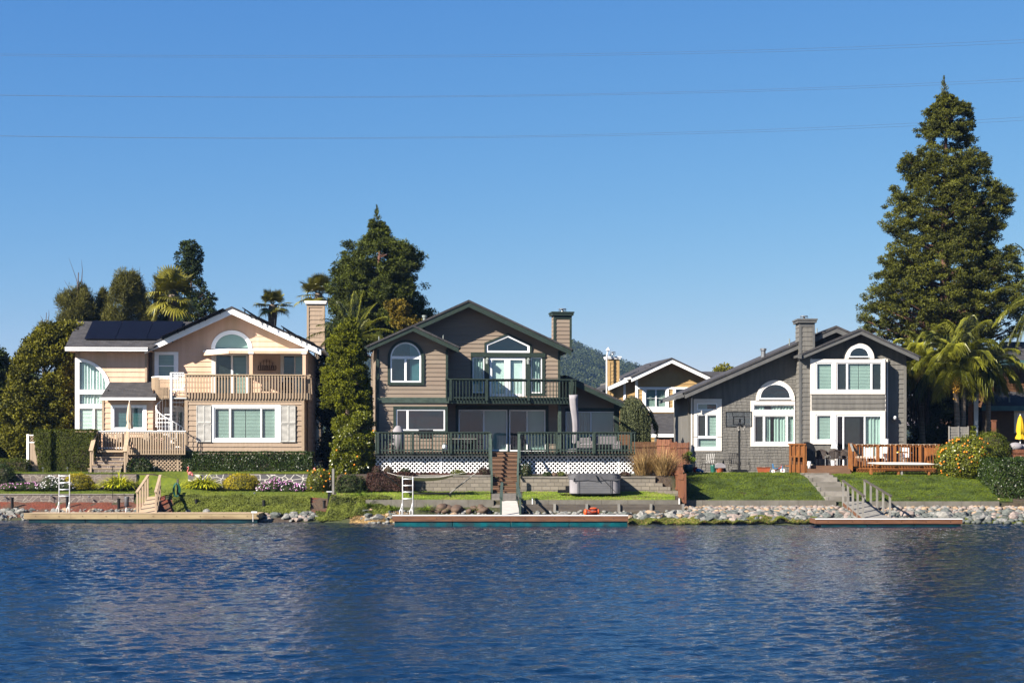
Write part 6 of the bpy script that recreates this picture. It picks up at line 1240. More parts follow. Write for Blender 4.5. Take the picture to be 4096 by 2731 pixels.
def feather_frond(V, T, rg, p0, d, L, droop, lw, tone, nl=64, ll=.5, hang=.6):
    """one arching frond with leaflets down both sides"""
    pts = [p0.copy()]; p = p0.copy(); dd = d.copy(); ns = 12
    for i in range(ns):
        p = p+dd*L/ns; dd = (dd+Vector((0, 0, -droop/ns*(.6+1.1*i/ns)))).normalized(); pts.append(p.copy())
    for i in range(nl):
        t = .12+.88*i/nl; k = t*ns; a = min(ns-1, int(k)); q = pts[a].lerp(pts[a+1], k-a); ax = (pts[a+1]-pts[a]).normalized(); s0 = ax.cross(Vector((0, 0, 1)))
        s0 = s0.normalized() if s0.length > .05 else Vector((1, 0, 0)); l = ll*(math.sin(math.pi*min(1, .12+t*.86)))**.6*rg.uniform(.8, 1.15)
        for s in (-1, 1):
            r = (s0*s+ax*.75+Vector((rg.normal()*.12, rg.normal()*.12, rg.normal()*.1-.1))).normalized(); e1 = q+r*l*.55; e2 = q+r*l+Vector((0, 0, -hang*l)); w = lw
            wd = r.cross(ax).normalized()*w; tt = min(1, max(0, tone+rg.normal()*.15))
            V += [q-wd*.5, q+wd*.5, e1+wd, e1-wd]; V += [e1-wd, e1+wd, e2+wd*.1, e2-wd*.1]; T += [tt, tt]
    return pts
def feather_palm(label, stems, Y, nf, L, name='feather_palm', seed=1, tr=.16, droop=1.1, ll=.55, lw=.018, group=None, py0=1850, el0=80, el1=-15, tone=.0, fruit=None, crownshaft=True, arcs=(0, 6.2832)):
    rg = np.random.default_rng(seed); px0 = sum(s[0] for s in stems)/len(stems); fr = Fr(name, label, 'palm tree', px0, py0, Y, group=group); V = []; T = []; rc = MB(); tk = MB()
    for px, pyc, dd in stems:
        zc = fr.z(pyc, dd); x = fr.a(px, dd); n = nf
        for i in range(n):
            th = arcs[0]+(arcs[1]-arcs[0])*((i*.381966) % 1); el = math.radians(el0+(el1-el0)*(i/n)+rg.uniform(-7, 7)); d = Vector((math.cos(th)*math.cos(el), math.sin(th)*math.cos(el), math.sin(el)))
            pts = feather_frond(V, T, rg, Vector((x, dd, zc)), d, L*rg.uniform(.8, 1.1), droop, lw, tone+rg.random()*.7, ll=ll); rc.tube(pts, [.035*(1-j/14) for j in range(len(pts))], 4, cap=False)
        k = 12; tk.tube([(x+.05*math.sin(j*.5+px), dd, (zc)*j/k) for j in range(k+1)], [tr*(1.1-.3*j/k) for j in range(k+1)], 10)
    rc.build('midribs', LM['feather'], fr.root); npmesh('fronds', np.array([tuple(v) for v in V]), 4, LM['feather'], fr.root, np.array(T)); tk.build('trunk', 'palmbark', fr.root)
    return fr
q = feather_palm('clump of queen palms with pale twin trunks behind the lemon bush', [(3826, 1470, 0), (3850, 1440, .3)], 91.5, 26, 2.8, seed=4, py0=1840, droop=2.1, ll=.85, lw=.028, tone=.1, el0=82, el1=-25)
s = MB(); k = 340; P = np.array([q.p(3824, 1535, -.35)])+N.normal(size=(k, 3))*np.array([.10, .10, .30]); npmesh('fruit_cluster', leafcloud(P, .08, .07), 4, LM['yellowfruit'], q.root, N.random(k))
s = MB(); s.bar(q.p(3838, 1475, -.1), q.p(3826, 1500, -.3), .05); s.build('fruit_stalk', LM['yellowfruit'], q.root)
feather_palm('shaggy yellowing palm against the gray house roof at right', [(3690, 1430, 0)], 94.5, 42, 2.6, seed=8, py0=1850, droop=2.2, ll=.8, lw=.03, tone=.35, el0=80, el1=-35)
feather_palm('queen palm with fronds over the brown house roof', [(3950, 1475, 0)], 93.5, 26, 2.6, seed=12, py0=1850, droop=1.7, ll=.8, lw=.028, tone=.05, el0=75, el1=-20)
feather_palm('date palm fronds reaching in at the right edge', [(4180, 1190, 0)], 89.5, 26, 3.6, seed=15, py0=1900, droop=1.3, ll=.42, lw=.02, tone=.2, el0=75, el1=-50, tr=.3, arcs=(0, 6.2832))
feather_palm('arching date palm between the tan chimney and the taupe gable', [(1420, 1352, 0)], 94.0, 24, 2.9, seed=21, py0=1850, droop=1.0, ll=.4, lw=.016, tone=.15, el0=80, el1=0, tr=.25)
# ---------------------------------------------------------------- hedges and shrubs, left garden
def shrub(name, label, cat, px, py, Y): return Fr(name, label, cat, px, py, Y)
fr = shrub('clipped_hedge', 'tall square clipped hedge left of the tan house steps', 'hedge', 260, 1886, 88.2); hedge_box(fr, fr.a(205), fr.a(377), 0, 1.6, 0, fr.z(1719), 'cypress', 1100, .07, .04, .05)
fr = shrub('clipped_hedge', 'narrow clipped hedge tapering to its foot beside the white gate post', 'hedge', 170, 1886, 88.0); hedge_box(fr, fr.a(130), fr.a(203), 0, 1.5, 0, fr.z(1720), 'cypress', 1100, .07, .04, .05, taper=.35)
fr = shrub('clipped_hedge', 'long low dark glossy hedge below the big window of the tan house', 'hedge', 988, 1886, 88.6); hedge_box(fr, fr.a(728), fr.a(1248), 0, 1.0, 0, fr.z(1808), 'hedge', 900, .085, .055, .05)
fr = shrub('clipped_hedge', 'low dark hedge with a sunlit top at the left edge', 'hedge', 30, 1886, 88.0); hedge_box(fr, fr.a(-160), fr.a(110), 0, 2.2, 0, fr.z(1838), 'cypress', 800, .07, .04, .10)
fr = shrub('round_shrub', 'dark round shrub at the left edge below the low hedge', 'shrub', 8, 1954, 86.2); mound(fr, (0, 0, .35), .75, .6, .92, 'hedge', 800, .07, .045)
fr = shrub('low_shrub', 'dark creeping shrub against the lattice right of the stone steps', 'shrub', 560, 1886, 88.1); mound(fr, (0, 0, .05), .85, .4, .62, 'hedge', 700, .09, .06, .2)
for px, w, lab in ((314, 62, 'golden yellow bush behind the white ladder'), (967, 74, 'golden yellow bush between the strap leaf clump and the purple flowers')):
    fr = shrub('golden_bush', lab, 'bush', px, 1952, 85.6); mound(fr, (0, 0, .15), fr.w(w), .6, .60, 'yellowbush', 1300, .07, .03, .13, up=.4)
for px, w, hh, lab, sd in ((474, 70, .88, 'bright green strap leaf clump left of the tan ramp', 1), (815, 58, .84, 'bright green strap leaf clump beside the flamingo', 2)):
    fr = shrub('strap_leaf_clump', lab, 'plant', px, 1954, 85.5); tuft(fr, 520, fr.w(w)*.70, hh*1.15, .085, 'agapanthus', 1.9, .8, 5, 'leaves', ell=(1, .6))
def flowers(label, px, py, Y, blobs, pet, n, cat='flower bed'):
    fr = Fr('flower_bed', label, cat, px, py, Y)
    for i, (x, rx, rz) in enumerate(blobs): mound(fr, (fr.a(x), 0, rz*.35), fr.w(rx), .45, rz, 'flowerbush', 900, .07, .03, .25, name='leaves')
    for m_, share in pet:
        P = []
        for _ in range(int(n*share)):
            x, rx, rz = R.choice(blobs); th = R.uniform(0, 6.28); ph = R.uniform(-.1, 1.45); D = Vector((math.cos(th)*math.cos(ph), -abs(math.sin(th))*math.cos(ph), math.sin(ph))); P.append((fr.a(x)+D.x*fr.w(rx)*1.05, D.y*.48, max(.03, rz*.35+D.z*rz*1.08)))
        P = np.array(P); k = len(P); nn = unit(np.array([-.45, -.55, .6])+N.normal(size=(k, 3))*.35); U_ = unit(np.cross(nn, rdir(k))); Vv = np.cross(nn, U_)
        V = np.stack([P+(U_*math.cos(a)+Vv*math.sin(a))*N.uniform(.03, .045, (k, 1)) for a in (0, 1.047, 2.094, 3.14, 4.19, 5.24)], 1).reshape(-1, 3)
        npmesh('blossoms', V, 6, m_, fr.root)
    return fr
flowers('white daisies spilling over the bed behind the white ladder', 225, 1956, 85.2, [(170, 30, .25), (200, 35, .5), (235, 32, .42), (272, 32, .28)], (('petal_white', 1),), 220)
flowers('low pink flowers at the left end of the garden bed', 95, 1956, 85.2, [(40, 40, .22), (90, 40, .28), (140, 38, .28)], (('petal_pink', 1),), 80)
flowers('purple and white flowers before the flagstone wall right of the golden bush', 1125, 1966, 85.2, [(1060, 34, .34), (1100, 38, .52), (1150, 38, .40), (1195, 32, .32)], (('petal_pink', .8), ('petal_white', .2)), 300)
fr = shrub('citrus_bush', 'rounded orange bush at the right end of the flagstone wall', 'bush', 1277, 1970, 85.2); mound(fr, (0, 0, .5), fr.w(50), .62, .74, 'citrus', 1100, .08, .045, .12)
fruits(fr, [(1231, 1882, -.45), (1262, 1880, -.5), (1297, 1879, -.45), (1252, 1888, -.5), (1285, 1903, -.62), (1305, 1923, -.6), (1296, 1945, -.62), (1318, 1893, -.4), (1320, 1915, -.4), (1292, 1969, -.5), (1310, 1966, -.4), (1245, 1950, -.5)], .045)
# ground cover on the left bank, and over the mound right of the rocks
def cover(name, label, x0, x1, y0, y1, n, m, L=.08, W=.05, hh=.07, kind='stuff', cond=None):
    P = []
    while len(P) < n:
        px, y = U(x0, x1), U(y0, y1); x = WX(px, y)
        if cond and not cond(px, y): continue
        P.append((x, y, ground_z(x, y)+hh*(.3+1.4*abs(mnoise.noise(Vector((x*1.3, y*1.3, 2)))))+R.random()*.05))
    P = np.array(P); nn = unit(np.array([0, -.5, 1.])+N.normal(size=(n, 3))*.6); U_ = unit(np.cross(nn, rdir(n))); s = N.uniform(.6, 1.3, n)
    t = np.clip(.35*N.random(n)+.5+.75*np.array([mnoise.noise(Vector((p[0]*.9, p[1]*1.6, 7))) for p in P]), 0, 1)
    tag(npmesh(name, quads(P, U_, np.cross(nn, U_), L*s, W*s), 4, LM[m], None, t), label, kind=kind)
cover('ground_cover', 'thick green creeping ground cover on the bank above the tan dock', 690, 1240, 80.0, 82.7, 34000, 'cover', hh=.16, cond=lambda px, y: y > shore(WX(px, y))+.15+max(0, (px-1040)/190)*1.3)
cover('ground_cover', 'green mossy mound at the water edge right of the rock heap', 1262, 1560, 78.6, 80.2, 14000, 'cover', hh=.16)
cover('shore_grass', 'olive and yellow grass along the waterline below the riprap', 2515, 3300, 76.6, 77.35, 15000, 'cover', .13, .025, .22)
cover('shore_weeds', 'brown dry weeds along the waterline below the riprap', 2515, 3250, 76.65, 77.3, 6000, 'drygrass', .14, .02, .2)
cover('shore_grass', 'olive grass at the waterline left of the teal dock', 1400, 1640, 77.9, 78.8, 3500, 'drygrass', .14, .02, .08)
cover('shore_grass', 'sparse green weeds among the stones at the right edge', 3860, 4110, 76.9, 77.8, 2500, 'cover', .12, .02, .06)
cover('lawn_grass', 'short grass blades on the lawns of the tan house', -60, 1325, 82.6, 90, 30000, 'grasst', .07, .018, .02, cond=lambda px, y: (y < 86.4 or y > 86.7) and (y > 83.6 or px > 735))
cover('lawn_grass', 'grass blades on the sloping lawn below the gray house', 2722, 4040, 80.05, 86.3, 60000, 'grasst', .09, .022, .025, cond=lambda px, y: not (3298-18.6*(y-80.1) < px < 3424-18.6*(y-80.1)))
cover('lawn_grass', 'yellowing grass blades on the lawn below the green railed deck', 1345, 2700, 79.55, 82.4, 22000, 'grass', .07, .018, .02, cond=lambda px, y: not 1962 < px < 2090)
for px, Y, n, rr, hh, lab in ((1440, 80.2, 260, .3, .55, 'pale arching grass tuft right of the wooden divider post'), (1480, 79.4, 240, .32, .5, 'bright green grass tuft left of the second ladder'), (1570, 79.1, 240, .3, .42, 'bright green grass tuft nearest the second ladder'), (1710, 79.1, 220, .3, .45, 'bright green grass tuft right of the second ladder'), (1505, 79.8, 180, .25, .35, 'dark grass tuft at the end of the concrete curb'), (1778, 79.1, 130, .22, .3, 'small grass tuft above the brown boulders'), (1905, 79.1, 130, .25, .3, 'small grass tuft left of the green ramp rail')):
    fr = Fr('grass_tuft', lab, 'grass tuft', px, pyg(px, Y), Y); tuft(fr, n, rr, hh, .025, 'grass', 1.8, .9, 4)
for px, Y, n, rr, hh, lab in ((2575, 83.2, 420, .42, 1.35, 'tall dry straw grass clump nearest the white lattice'), (2655, 82.9, 460, .42, 1.4, 'tall dry straw grass clump against the red fence')):
    fr = Fr('dry_grass_clump', lab, 'ornamental grass', px, pyg(px, Y), Y); tuft(fr, n, rr, hh, .028, 'drygrass', 1.1, .55, 5); tuft(fr, 60, rr, hh*1.12, .02, 'drygrass', .4, .3, 3, 'seed_heads')
fr = shrub('dark_shrub_row', 'dark reddish brown hedge behind the hammock', 'hedge', 1560, 1962, 82.0); hedge_box(fr, fr.a(1470), fr.a(1655), 0, .7, 0, fr.z(1893), 'redshrub', 1100, .08, .04, .12)
for px, rx, rz, m_, lab in ((1510, 22, .32, 'redshrub', 'brown shrub before the left end of the white lattice'), (1555, 18, .3, 'deadfrond', 'dry brown plant at the white lattice above the hammock'), (1620, 24, .24, 'hedge', 'low green plant on the block wall above the second ladder'), (1833, 28, .20, 'citrus', 'low green shrub on the block wall above the hammock end'), (1937, 26, .28, 'redshrub', 'dark red shrub hanging over the block wall by the stairs'), (2105, 22, .40, 'hedge', 'green leafy plant right of the deck stairs'), (2190, 18, .12, 'hedge', 'small green plant on the shaded block wall'), (2245, 16, .14, 'cover', 'small moss green plant left of the hot tub'), (1700, 20, .12, 'redshrub', 'low reddish plant in the middle of the bed above the hammock'), (2500, 20, .13, 'redshrub', 'low dry plant right of the hot tub cover')):
    fr = shrub('bed_shrub', lab, 'shrub', px, 1903, 82.75); mound(fr, (0, 0, rz*.5), fr.w(rx), .25, rz, m_, 1000, .07, .035, .3)
cover('bed_plants', 'dark red ground cover in the bed under the white lattice', 1500, 1955, 82.6, 83.6, 5000, 'redshrub', .07, .035, .08)
for px, lab in ((2330, 'brown'), ): pass
rocks('garden_stone', 'small brown stone on the shaded block wall left of the hot tub', 'stone', 'stones on the block wall', 2, lambda: (U(2215, 2225), 82.8, 0), (.14, .18), ('rock_brown',), True, .8)
fr = shrub('dark_undergrowth', 'dark low foliage in the shade under the tall citrus tree', 'shrub', 1405, 1968, 82.2); mound(fr, (0, 0, .2), fr.w(62), .5, .62, 'openleaf', 800, .1, .05, .3)
# right edge
fr = Fr('lemon_bush', 'large bush full of yellow oranges at the right below the palms', 'bush', 3868, 1948, 85.0); mound(fr, (-.05, 0, 1.28), fr.w(112), 1.15, 1.28, 'citrus', 900, .10, .055, .16)
pts = []
for i in range(62):
    th = R.uniform(math.pi*1.02, math.pi*1.98); ph = R.uniform(-.75, 1.0); pts.append((3864+112*math.cos(th)*math.cos(ph)*1.0, 1838-104*math.sin(ph), 1.17*math.sin(th)*math.cos(ph)-.02))
fruits(fr, pts, .05)
tk = MB(); tk.tube([(0, 0, 0), (.1, 0, .6), (0, 0, 1.2)], [.08, .07, .04], 7); tk.build('trunk', 'bark', fr.root)
fr = Fr('clipped_shrub', 'olive clipped shrub swelling up behind the orange bush', 'shrub', 3965, 1860, 86.6); mound(fr, (0, 0, .6), fr.w(78), 1.0, 1.15, 'cypress', 900, .07, .045, .08)
fr = Fr('leafy_shoot', 'yellow green shoots rising beside the wicker planter', 'shrub', 3893, 1800, 87.2); V, t = clusters(np.array([(0, 0, .1+i*.22, .3-i*.03) for i in range(6)]), 160, .1, .06); npmesh('leaves', V, 4, LM['citrus'], fr.root, t)
fr = Fr('clipped_hedge', 'tall dark hedge running down to the water at the right edge', 'hedge', 4040, 2050, 80.6); hedge_box(fr, fr.a(3992), fr.a(4200), 0, 5, 0, fr.z(1838), 'hedge', 650, .09, .06, .14)
# ---------------------------------------------------------------- things in the gardens
TH = lambda *a, **k: Fr(*a, **k)
def mk(fr, name, m, fn, smooth=False, par=None, label=None, bevel=0): b = MB(); fn(b); return b.build(name, m, par or fr.root, smooth, label, bevel)
# flamingo
fr = TH('garden_flamingo', 'pink plastic flamingo standing on the end of the flagstone wall', 'lawn ornament', 759, 1909, 86.0)
mk(fr, 'body', 'pink', lambda b: b.ball((.02, 0, .22), .13, .08, .10), True)
mk(fr, 'tail', 'pink', lambda b: b.tube([(.10, 0, .2), (.2, 0, .06)], [.07, .02], 8), True)
mk(fr, 'neck', 'pink', lambda b: b.tube([(-.07, 0, .25), (-.12, 0, .33), (-.08, 0, .43), (-.05, 0, .5), (-.08, 0, .55), (-.13, 0, .53)], [.05, .035, .028, .026, .035, .03], 8), True)
mk(fr, 'beak', 'black', lambda b: b.tube([(-.13, 0, .53), (-.19, 0, .47)], [.022, .006], 6))
for y in (-.03, .03): mk(fr, 'leg', 'steel', lambda b: b.tube([(.02, y, .14), (.03, y, -.05)], .008, 5))
# garden hose on its post
fr = TH('hose_reel', 'coiled dark green garden hose hanging on a post by the left ramp', 'garden hose', 709, 2000, 82.6)
mk(fr, 'post', 'oldtimber', lambda b: b.box(-.03, .06, -.02, .08, -.1, fr.z(1916)))
def coil(b):
    for k in range(9):
        rx = .13+.02*(k % 4); z0 = .62; b.tube([(-.05+rx*math.sin(i*.4488)+.01*k, -.06-.015*k, z0-.1+(.30+.03*(k % 3))*math.cos(i*.4488)) for i in range(15)], .014, 5)
    b.tube([(-.12, -.12, .3), (-.05, -.2, .05), (.1, -.25, .0)], .014, 5)
mk(fr, 'hose', 'hose', coil, True)
for px, py, yt, Y, lab in ((49, 2025, 1988, 82.6, 'short black post in the mulch at the left edge'), (269, 2022, 1984, 82.6, 'short black post behind the left ladder'), (475, 2026, 1992, 82.4, 'leaning short black post in the mulch left of the gray capped pole'), (785, 2028, 1995, 81.6, 'short black post on the ground cover right of the hose'), (1055, 2034, 1999, 81.2, 'short black post on the ground cover above the rock heap'), (1297, 2034, 2000, 81.2, 'short black post in the mulch by the divider')):
    fr = TH('bollard_light', lab, 'garden light', px, py, Y); mk(fr, 'post', 'black', lambda b: b.tube([(0, 0, -.1), (0, 0, fr.z(yt)-.08)], .075, 10)); mk(fr, 'cap', 'black', lambda b: b.tube([(0, 0, fr.z(yt)-.075), (0, 0, fr.z(yt))], .09, 10))
for px, py, Y, lab in ((18, 1998, 83.3, 'path light at the low flagstone wall near the left edge'), (205, 1996, 83.3, 'path light at the low flagstone wall left of the ladder'), (356, 2000, 83.2, 'path light at the low flagstone wall right of the ladder'), (172, 1884, 87.6, 'path light at the foot of the narrow hedge'), (270, 1884, 87.7, 'path light at the foot of the square hedge'), (505, 1884, 87.7, 'path light before the stone steps'), (617, 1880, 87.9, 'path light before the tan lattice'), (1018, 1985, 83.2, 'path light on the lawn above the ground cover')):
    fr = TH('path_light', lab, 'garden light', px, py, Y); mk(fr, 'stake', 'steel', lambda b: b.tube([(0, 0, -.05), (0, 0, .16)], .012, 6)); mk(fr, 'lamp_head', 'steel', lambda b: b.lathe([(.05, .15), (.075, .17), (.03, .21), (.01, .22)]))
fr = TH('capped_pole', 'white pole with a gray cloth cap standing in the mulch left of the tan ramp', 'pole', 507, 2052, 80.8); mk(fr, 'pole', 'alu', lambda b: b.tube([(-.05, 0, 0), (0, 0, .45)], .03, 8)); mk(fr, 'cap', 'cover_dark', lambda b: b.lathe([(.09, .32), (.12, .38), (.11, .6), (.12, .78), (.10, .84)]), True)
fr = TH('thin_garden_stake', 'thin dark metal stake before the strap leaf clump', 'garden stake', 450, 1998, 83.0); mk(fr, 'rod', 'black', lambda b: b.tube([(0, 0, 0), (.02, 0, fr.z(1860))], .014, 5)); mk(fr, 'finial', 'black', lambda b: [b.ball((.02+.06*math.cos(i*2.1), 0, fr.z(1862+i*7)), .035, k=6, m=4) for i in range(4)])
fr = TH('divider_post', 'tan wooden divider post between the two left gardens', 'post', 1333, 2012, 81.6); mk(fr, 'post', 'graywood', lambda b: b.box(fr.a(1328), fr.a(1337), 0, .09, -.2, fr.z(1873)), bevel=.006)
fr = TH('short_dark_post', 'short dark post with a white top in front of the divider post', 'post', 1317, 2040, 80.9); mk(fr, 'post', 'black', lambda b: b.box(-.08, .08, 0, .1, -.1, fr.z(1964)-.04)); mk(fr, 'cap', 'alu', lambda b: b.box(-.14, .14, -.03, .12, fr.z(1964)-.038, fr.z(1964)))
fr = TH('dock_lamp', 'small white light on a post at the right end of the tan dock', 'dock light', 1012, 2086, 78.2); mk(fr, 'pole', 'alu', lambda b: b.tube([(0, 0, 0), (0, 0, .42)], .016, 6)); mk(fr, 'head', 'alu', lambda b: b.box(-.07, .20, -.05, .05, .42, .50), bevel=.01)
fr = TH('boundary_fence', 'tan board fence end with white posts and a lattice top beside the narrow hedge', 'fence', 128, 1888, 88.6)
mk(fr, 'post', 'white', lambda b: b.box(fr.a(106), fr.a(115), 0, .12, 0, fr.z(1736))); mk(fr, 'rail', 'white', lambda b: [b.box(fr.a(115)+.002, fr.a(190), .02, .08, fr.z(y)-.05, fr.z(y)) for y in (1738, 1767)])
mk(fr, 'boards', 'tan_low', lambda b: [b.box(fr.a(115)+i*.2, fr.a(115)+i*.2+.194, .04, .06, 0, fr.z(1771)) for i in range(5)]); lattice(fr, 116, 175, 1742, 1767, .05, 'tan_trim', .16, .04)
fr = TH('garden_ornament', 'dark shepherd hook with a glass jar and a red pot beside the long hedge', 'garden ornament', 1255, 1882, 88.3); mk(fr, 'hook', 'black', lambda b: b.tube([(-.1, 0, 0), (-.08, 0, .35), (.0, 0, .52), (.1, 0, .50), (.12, 0, .44)], .012, 5)); mk(fr, 'jar', 'glass_dark', lambda b: b.lathe([(.05, .2), (.06, .35), (.03, .42)], .08, 0)); mk(fr, 'pot', 'redp', lambda b: b.tube([(.05, 0, 0), (.05, 0, .16)], [.11, .05], 10))
# hammock and its stand
fr = TH('hammock_stand', 'dark metal hammock stand on the middle lawn', 'hammock stand', 1720, 1977, 80.9)
mk(fr, 'base_bar', 'black', lambda b: b.tube([fr.p(1640, 1974, 0), fr.p(1799, 1972, 0)], .035, 8)); mk(fr, 'arm', 'graywood', lambda b: b.tube([fr.p(1799, 1972, 0), fr.p(1912, 1884, 0)], .032, 8)); mk(fr, 'arm', 'black', lambda b: b.tube([fr.p(1640, 1974, 0), fr.p(1524, 1886, 0)], .032, 8))
for px in (1640, 1799): mk(fr, 'foot', 'black', lambda b: b.tube([(fr.a(px), -.5, -.04), (fr.a(px), .5, -.02)], .03, 8))
fr = TH('hammock', 'white rope hammock hanging in the dark metal stand', 'hammock', 1720, 1977, 80.9)
def HP(t, v):
    q = [0, .25, .5, .75, 1]; x = np.interp(t, q, [1590, 1640, 1700, 1760, 1811]); y = np.interp(t, q, [1901, 1906, 1908, 1906, 1897]); return Vector(fr.p(float(x), float(y)+(1-(2*v-1)**2)*13*(.45+.55*math.sin(math.pi*t)), (v-.5)*1.1))
def ham(b):
    n, mm = 30, 8
    for i in range(n+1): b.tube([HP(i/n, j/mm) for j in range(mm+1)], .015, 4)
    for j in range(2*mm+1): b.tube([HP(i/n, j/mm/2) for i in range(n+1)], .013, 4)
mk(fr, 'net', 'rope', ham)
mk(fr, 'cloth', 'rope', lambda b: [b.poly([HP(i/20, j/6)-Vector((0, 0, .03)), HP((i+1)/20, j/6)-Vector((0, 0, .03)), HP((i+1)/20, (j+1)/6)-Vector((0, 0, .03)), HP(i/20, (j+1)/6)-Vector((0, 0, .03))]) for i in range(20) for j in range(6)], True)
for px, py, qx, qy in ((1590, 1901, 1548, 1889), (1811, 1897, 1885, 1887)):
    mk(fr, 'spreader_bar', 'orangewood', lambda b: b.tube([fr.p(px, py, -.55), fr.p(px, py, .55)], .022, 7)); mk(fr, 'harness', 'rope', lambda b: [b.tube([fr.p(px, py, -.55+1.1*i/12), fr.p(qx, qy, 0)], .010, 4) for i in range(13)])
# hot tub
fr = TH('hot_tub', 'gray hot tub under a dark vinyl cover on the middle lawn', 'hot tub', 2381, 1977, 80.4)
W2, HH = fr.w(101), fr.z(1903); D = 2.0; rr = .38
def rr_(w, e=0): return [(sx*(w-rr)+(rr+e)*math.cos(a), D/2+sy*(D/2-rr)+(rr+e)*math.sin(a)) for sx, sy, a0 in ((1, 1, 0), (-1, 1, 90), (-1, -1, 180), (1, -1, 270)) for a in [math.radians(a0+15*i) for i in range(7)]]
mk(fr, 'shell', 'tubside', lambda b: b.slab(rr_(W2), .04, HH))
for sx in (-1, 1): mk(fr, 'corner_panel', 'wicker' if 0 else 'canvas_gray', lambda b: b.slab([(sx*(W2-rr)+sx*(rr+.012)*math.sin(a), rr-(rr+.012)*math.cos(a)) for a in [math.radians(2+i*12) for i in range(8)]]+[(sx*(W2-rr), rr)], .06, HH-.03))
def planks(b):
    for i in range(7): b.box(-W2+rr+.12, W2-rr-.12, -.018, .0, .08+i*(HH-.1)/7, .08+(i+1)*(HH-.1)/7-.012)
mk(fr, 'front_panel', 'tubside', planks)
for sx in (-1, 1): mk(fr, 'trim_strip', 'cover_dark', lambda b: b.box(sx*(W2-rr-.06)-.03, sx*(W2-rr-.06)+.03, -.028, .0, .06, HH-.02))
def cover_(b):
    b.slab(rr_(W2, .05), HH-.16, HH+.03); b.slab(rr_(W2-.05, .0), HH+.032, HH+.10)
    b.prism([(-W2, HH-.16), (W2, HH-.16), (W2-.2, HH-.22), (.5, HH-.19), (.1, HH-.27), (-.35, HH-.2), (-W2+.25, HH-.24)], -.055, -.03)
cv = mk(fr, 'cover', 'cover_dark', cover_)
mk(fr, 'strap', 'black', lambda b: b.bar((.2, -.10, HH+.02), (.95, -.03, HH-.75), .06, .01), par=cv); mk(fr, 'strap', 'black', lambda b: b.bar((.02, -.10, HH+.05), (.14, -.10, HH-.22), .12, .02), par=cv); mk(fr, 'strap', 'black', lambda b: b.bar((-W2+.22, -.05, HH-.1), (-W2+.22, -.06, HH-.3), .05, .02), par=cv)
fr = TH('tub_steps', 'small black step box left of the hot tub', 'step stool', 2262, 1970, 80.9); mk(fr, 'step', 'black', lambda b: b.box(-.38, .0, -.1, .3, 0, .14)); mk(fr, 'step', 'black', lambda b: b.box(.004, .36, -.1, .3, 0, .34))
# orange bag on the middle dock
fr = TH('orange_kayak', 'orange and dark red inflatable bundle lying on the right end of the teal dock', 'inflatable', 2367, 2063, 75.6)
mk(fr, 'body', 'maroon', lambda b: [b.ball((0, 0, .16), .32, .25, .17), b.ball((.1, -.05, .2), .24, .22, .17)], True); mk(fr, 'flap', 'orange', lambda b: [b.ball((-.28, -.05, .17), .10, .14, .17), b.ball((.08, -.12, .36), .19, .08, .045), b.ball((.3, -.1, .2), .07, .1, .13)], True)
mk(fr, 'strap', 'orange', lambda b: b.tube([(-.2, -.24, .3), (0, -.27, .2), (.2, -.27, .22)], .02, 5))
# taupe deck: grills, table, chairs, sofa, umbrella
fr = TH('kamado_grill', 'grill under a gray pointed cover at the left end of the green deck', 'grill', 1592, 1809, 86.0)
def cone_(b): b.lathe([(.36, .0), (.36, .75), (.34, 1.02), (.30, 1.15), (.14, 1.38), (.05, 1.42)], 0, 0, 12)
mk(fr, 'cover', 'canvas_gray', cone_, True, label='gray pointed cloth cover')
fr = TH('gas_grill', 'black gas grill with a chrome edged lid before the taupe kitchen window', 'grill', 1704, 1809, 86.0)
mk(fr, 'hood', 'black', lambda b: b.prism([(-.40, .88), (-.40, 1.12), (-.36, 1.22), (.36, 1.22), (.40, 1.12), (.40, .88)], -.25, .25)); mk(fr, 'hood_trim', 'steel', lambda b: b.box(-.40, .40, -.27, -.2, 1.19, 1.25)); mk(fr, 'cart', 'black', lambda b: b.box(-.36, .36, -.2, .2, .72, .87))
for x in (-.33, .33): mk(fr, 'leg', 'black', lambda b: b.box(x-.03, x+.03, -.15, .15, 0, .72))
mk(fr, 'side_shelf', 'steel', lambda b: b.box(.41, .85, -.2, .2, .84, .88)); mk(fr, 'lower_shelf', 'black', lambda b: b.box(-.3, .3, -.2, .2, .15, .2))
fr = TH('propane_tank', 'gray propane tank on the green deck beside the gas grill', 'gas tank', 1778, 1806, 85.6); mk(fr, 'tank', 'alu', lambda b: b.lathe([(.10, .0), (.15, .05), (.15, .28), (.10, .36), (.04, .38)]), True); mk(fr, 'collar', 'steel', lambda b: b.lathe([(.09, .36), (.09, .45)]))
fr = TH('patio_table', 'long pale topped patio table on the green deck', 'table', 1850, 1809, 86.2); mk(fr, 'tabletop', 'graywood', lambda b: b.box(-.75, .75, -.4, .4, .70, .74))
for x in (-.68, .68):
    for y in (-.35, .35): mk(fr, 'leg', 'black', lambda b: b.box(x-.03, x+.03, y-.03, y+.03, 0, .70))
for px, yw, lab in ((1812, .2, 'black patio chair left of the pale table on the green deck'), (1865, -.2, 'black patio chair behind the pale table on the green deck'), (1905, 2.2, 'black patio chair right of the pale table on the green deck')): slat_chair('patio_chair', lab, px, 1809, 86.9, 'black', yw, 1.12)
fr = TH('covered_umbrella', 'tall patio umbrella under a gray cloth cover on the green deck', 'umbrella', 2298, 1810, 86.2)
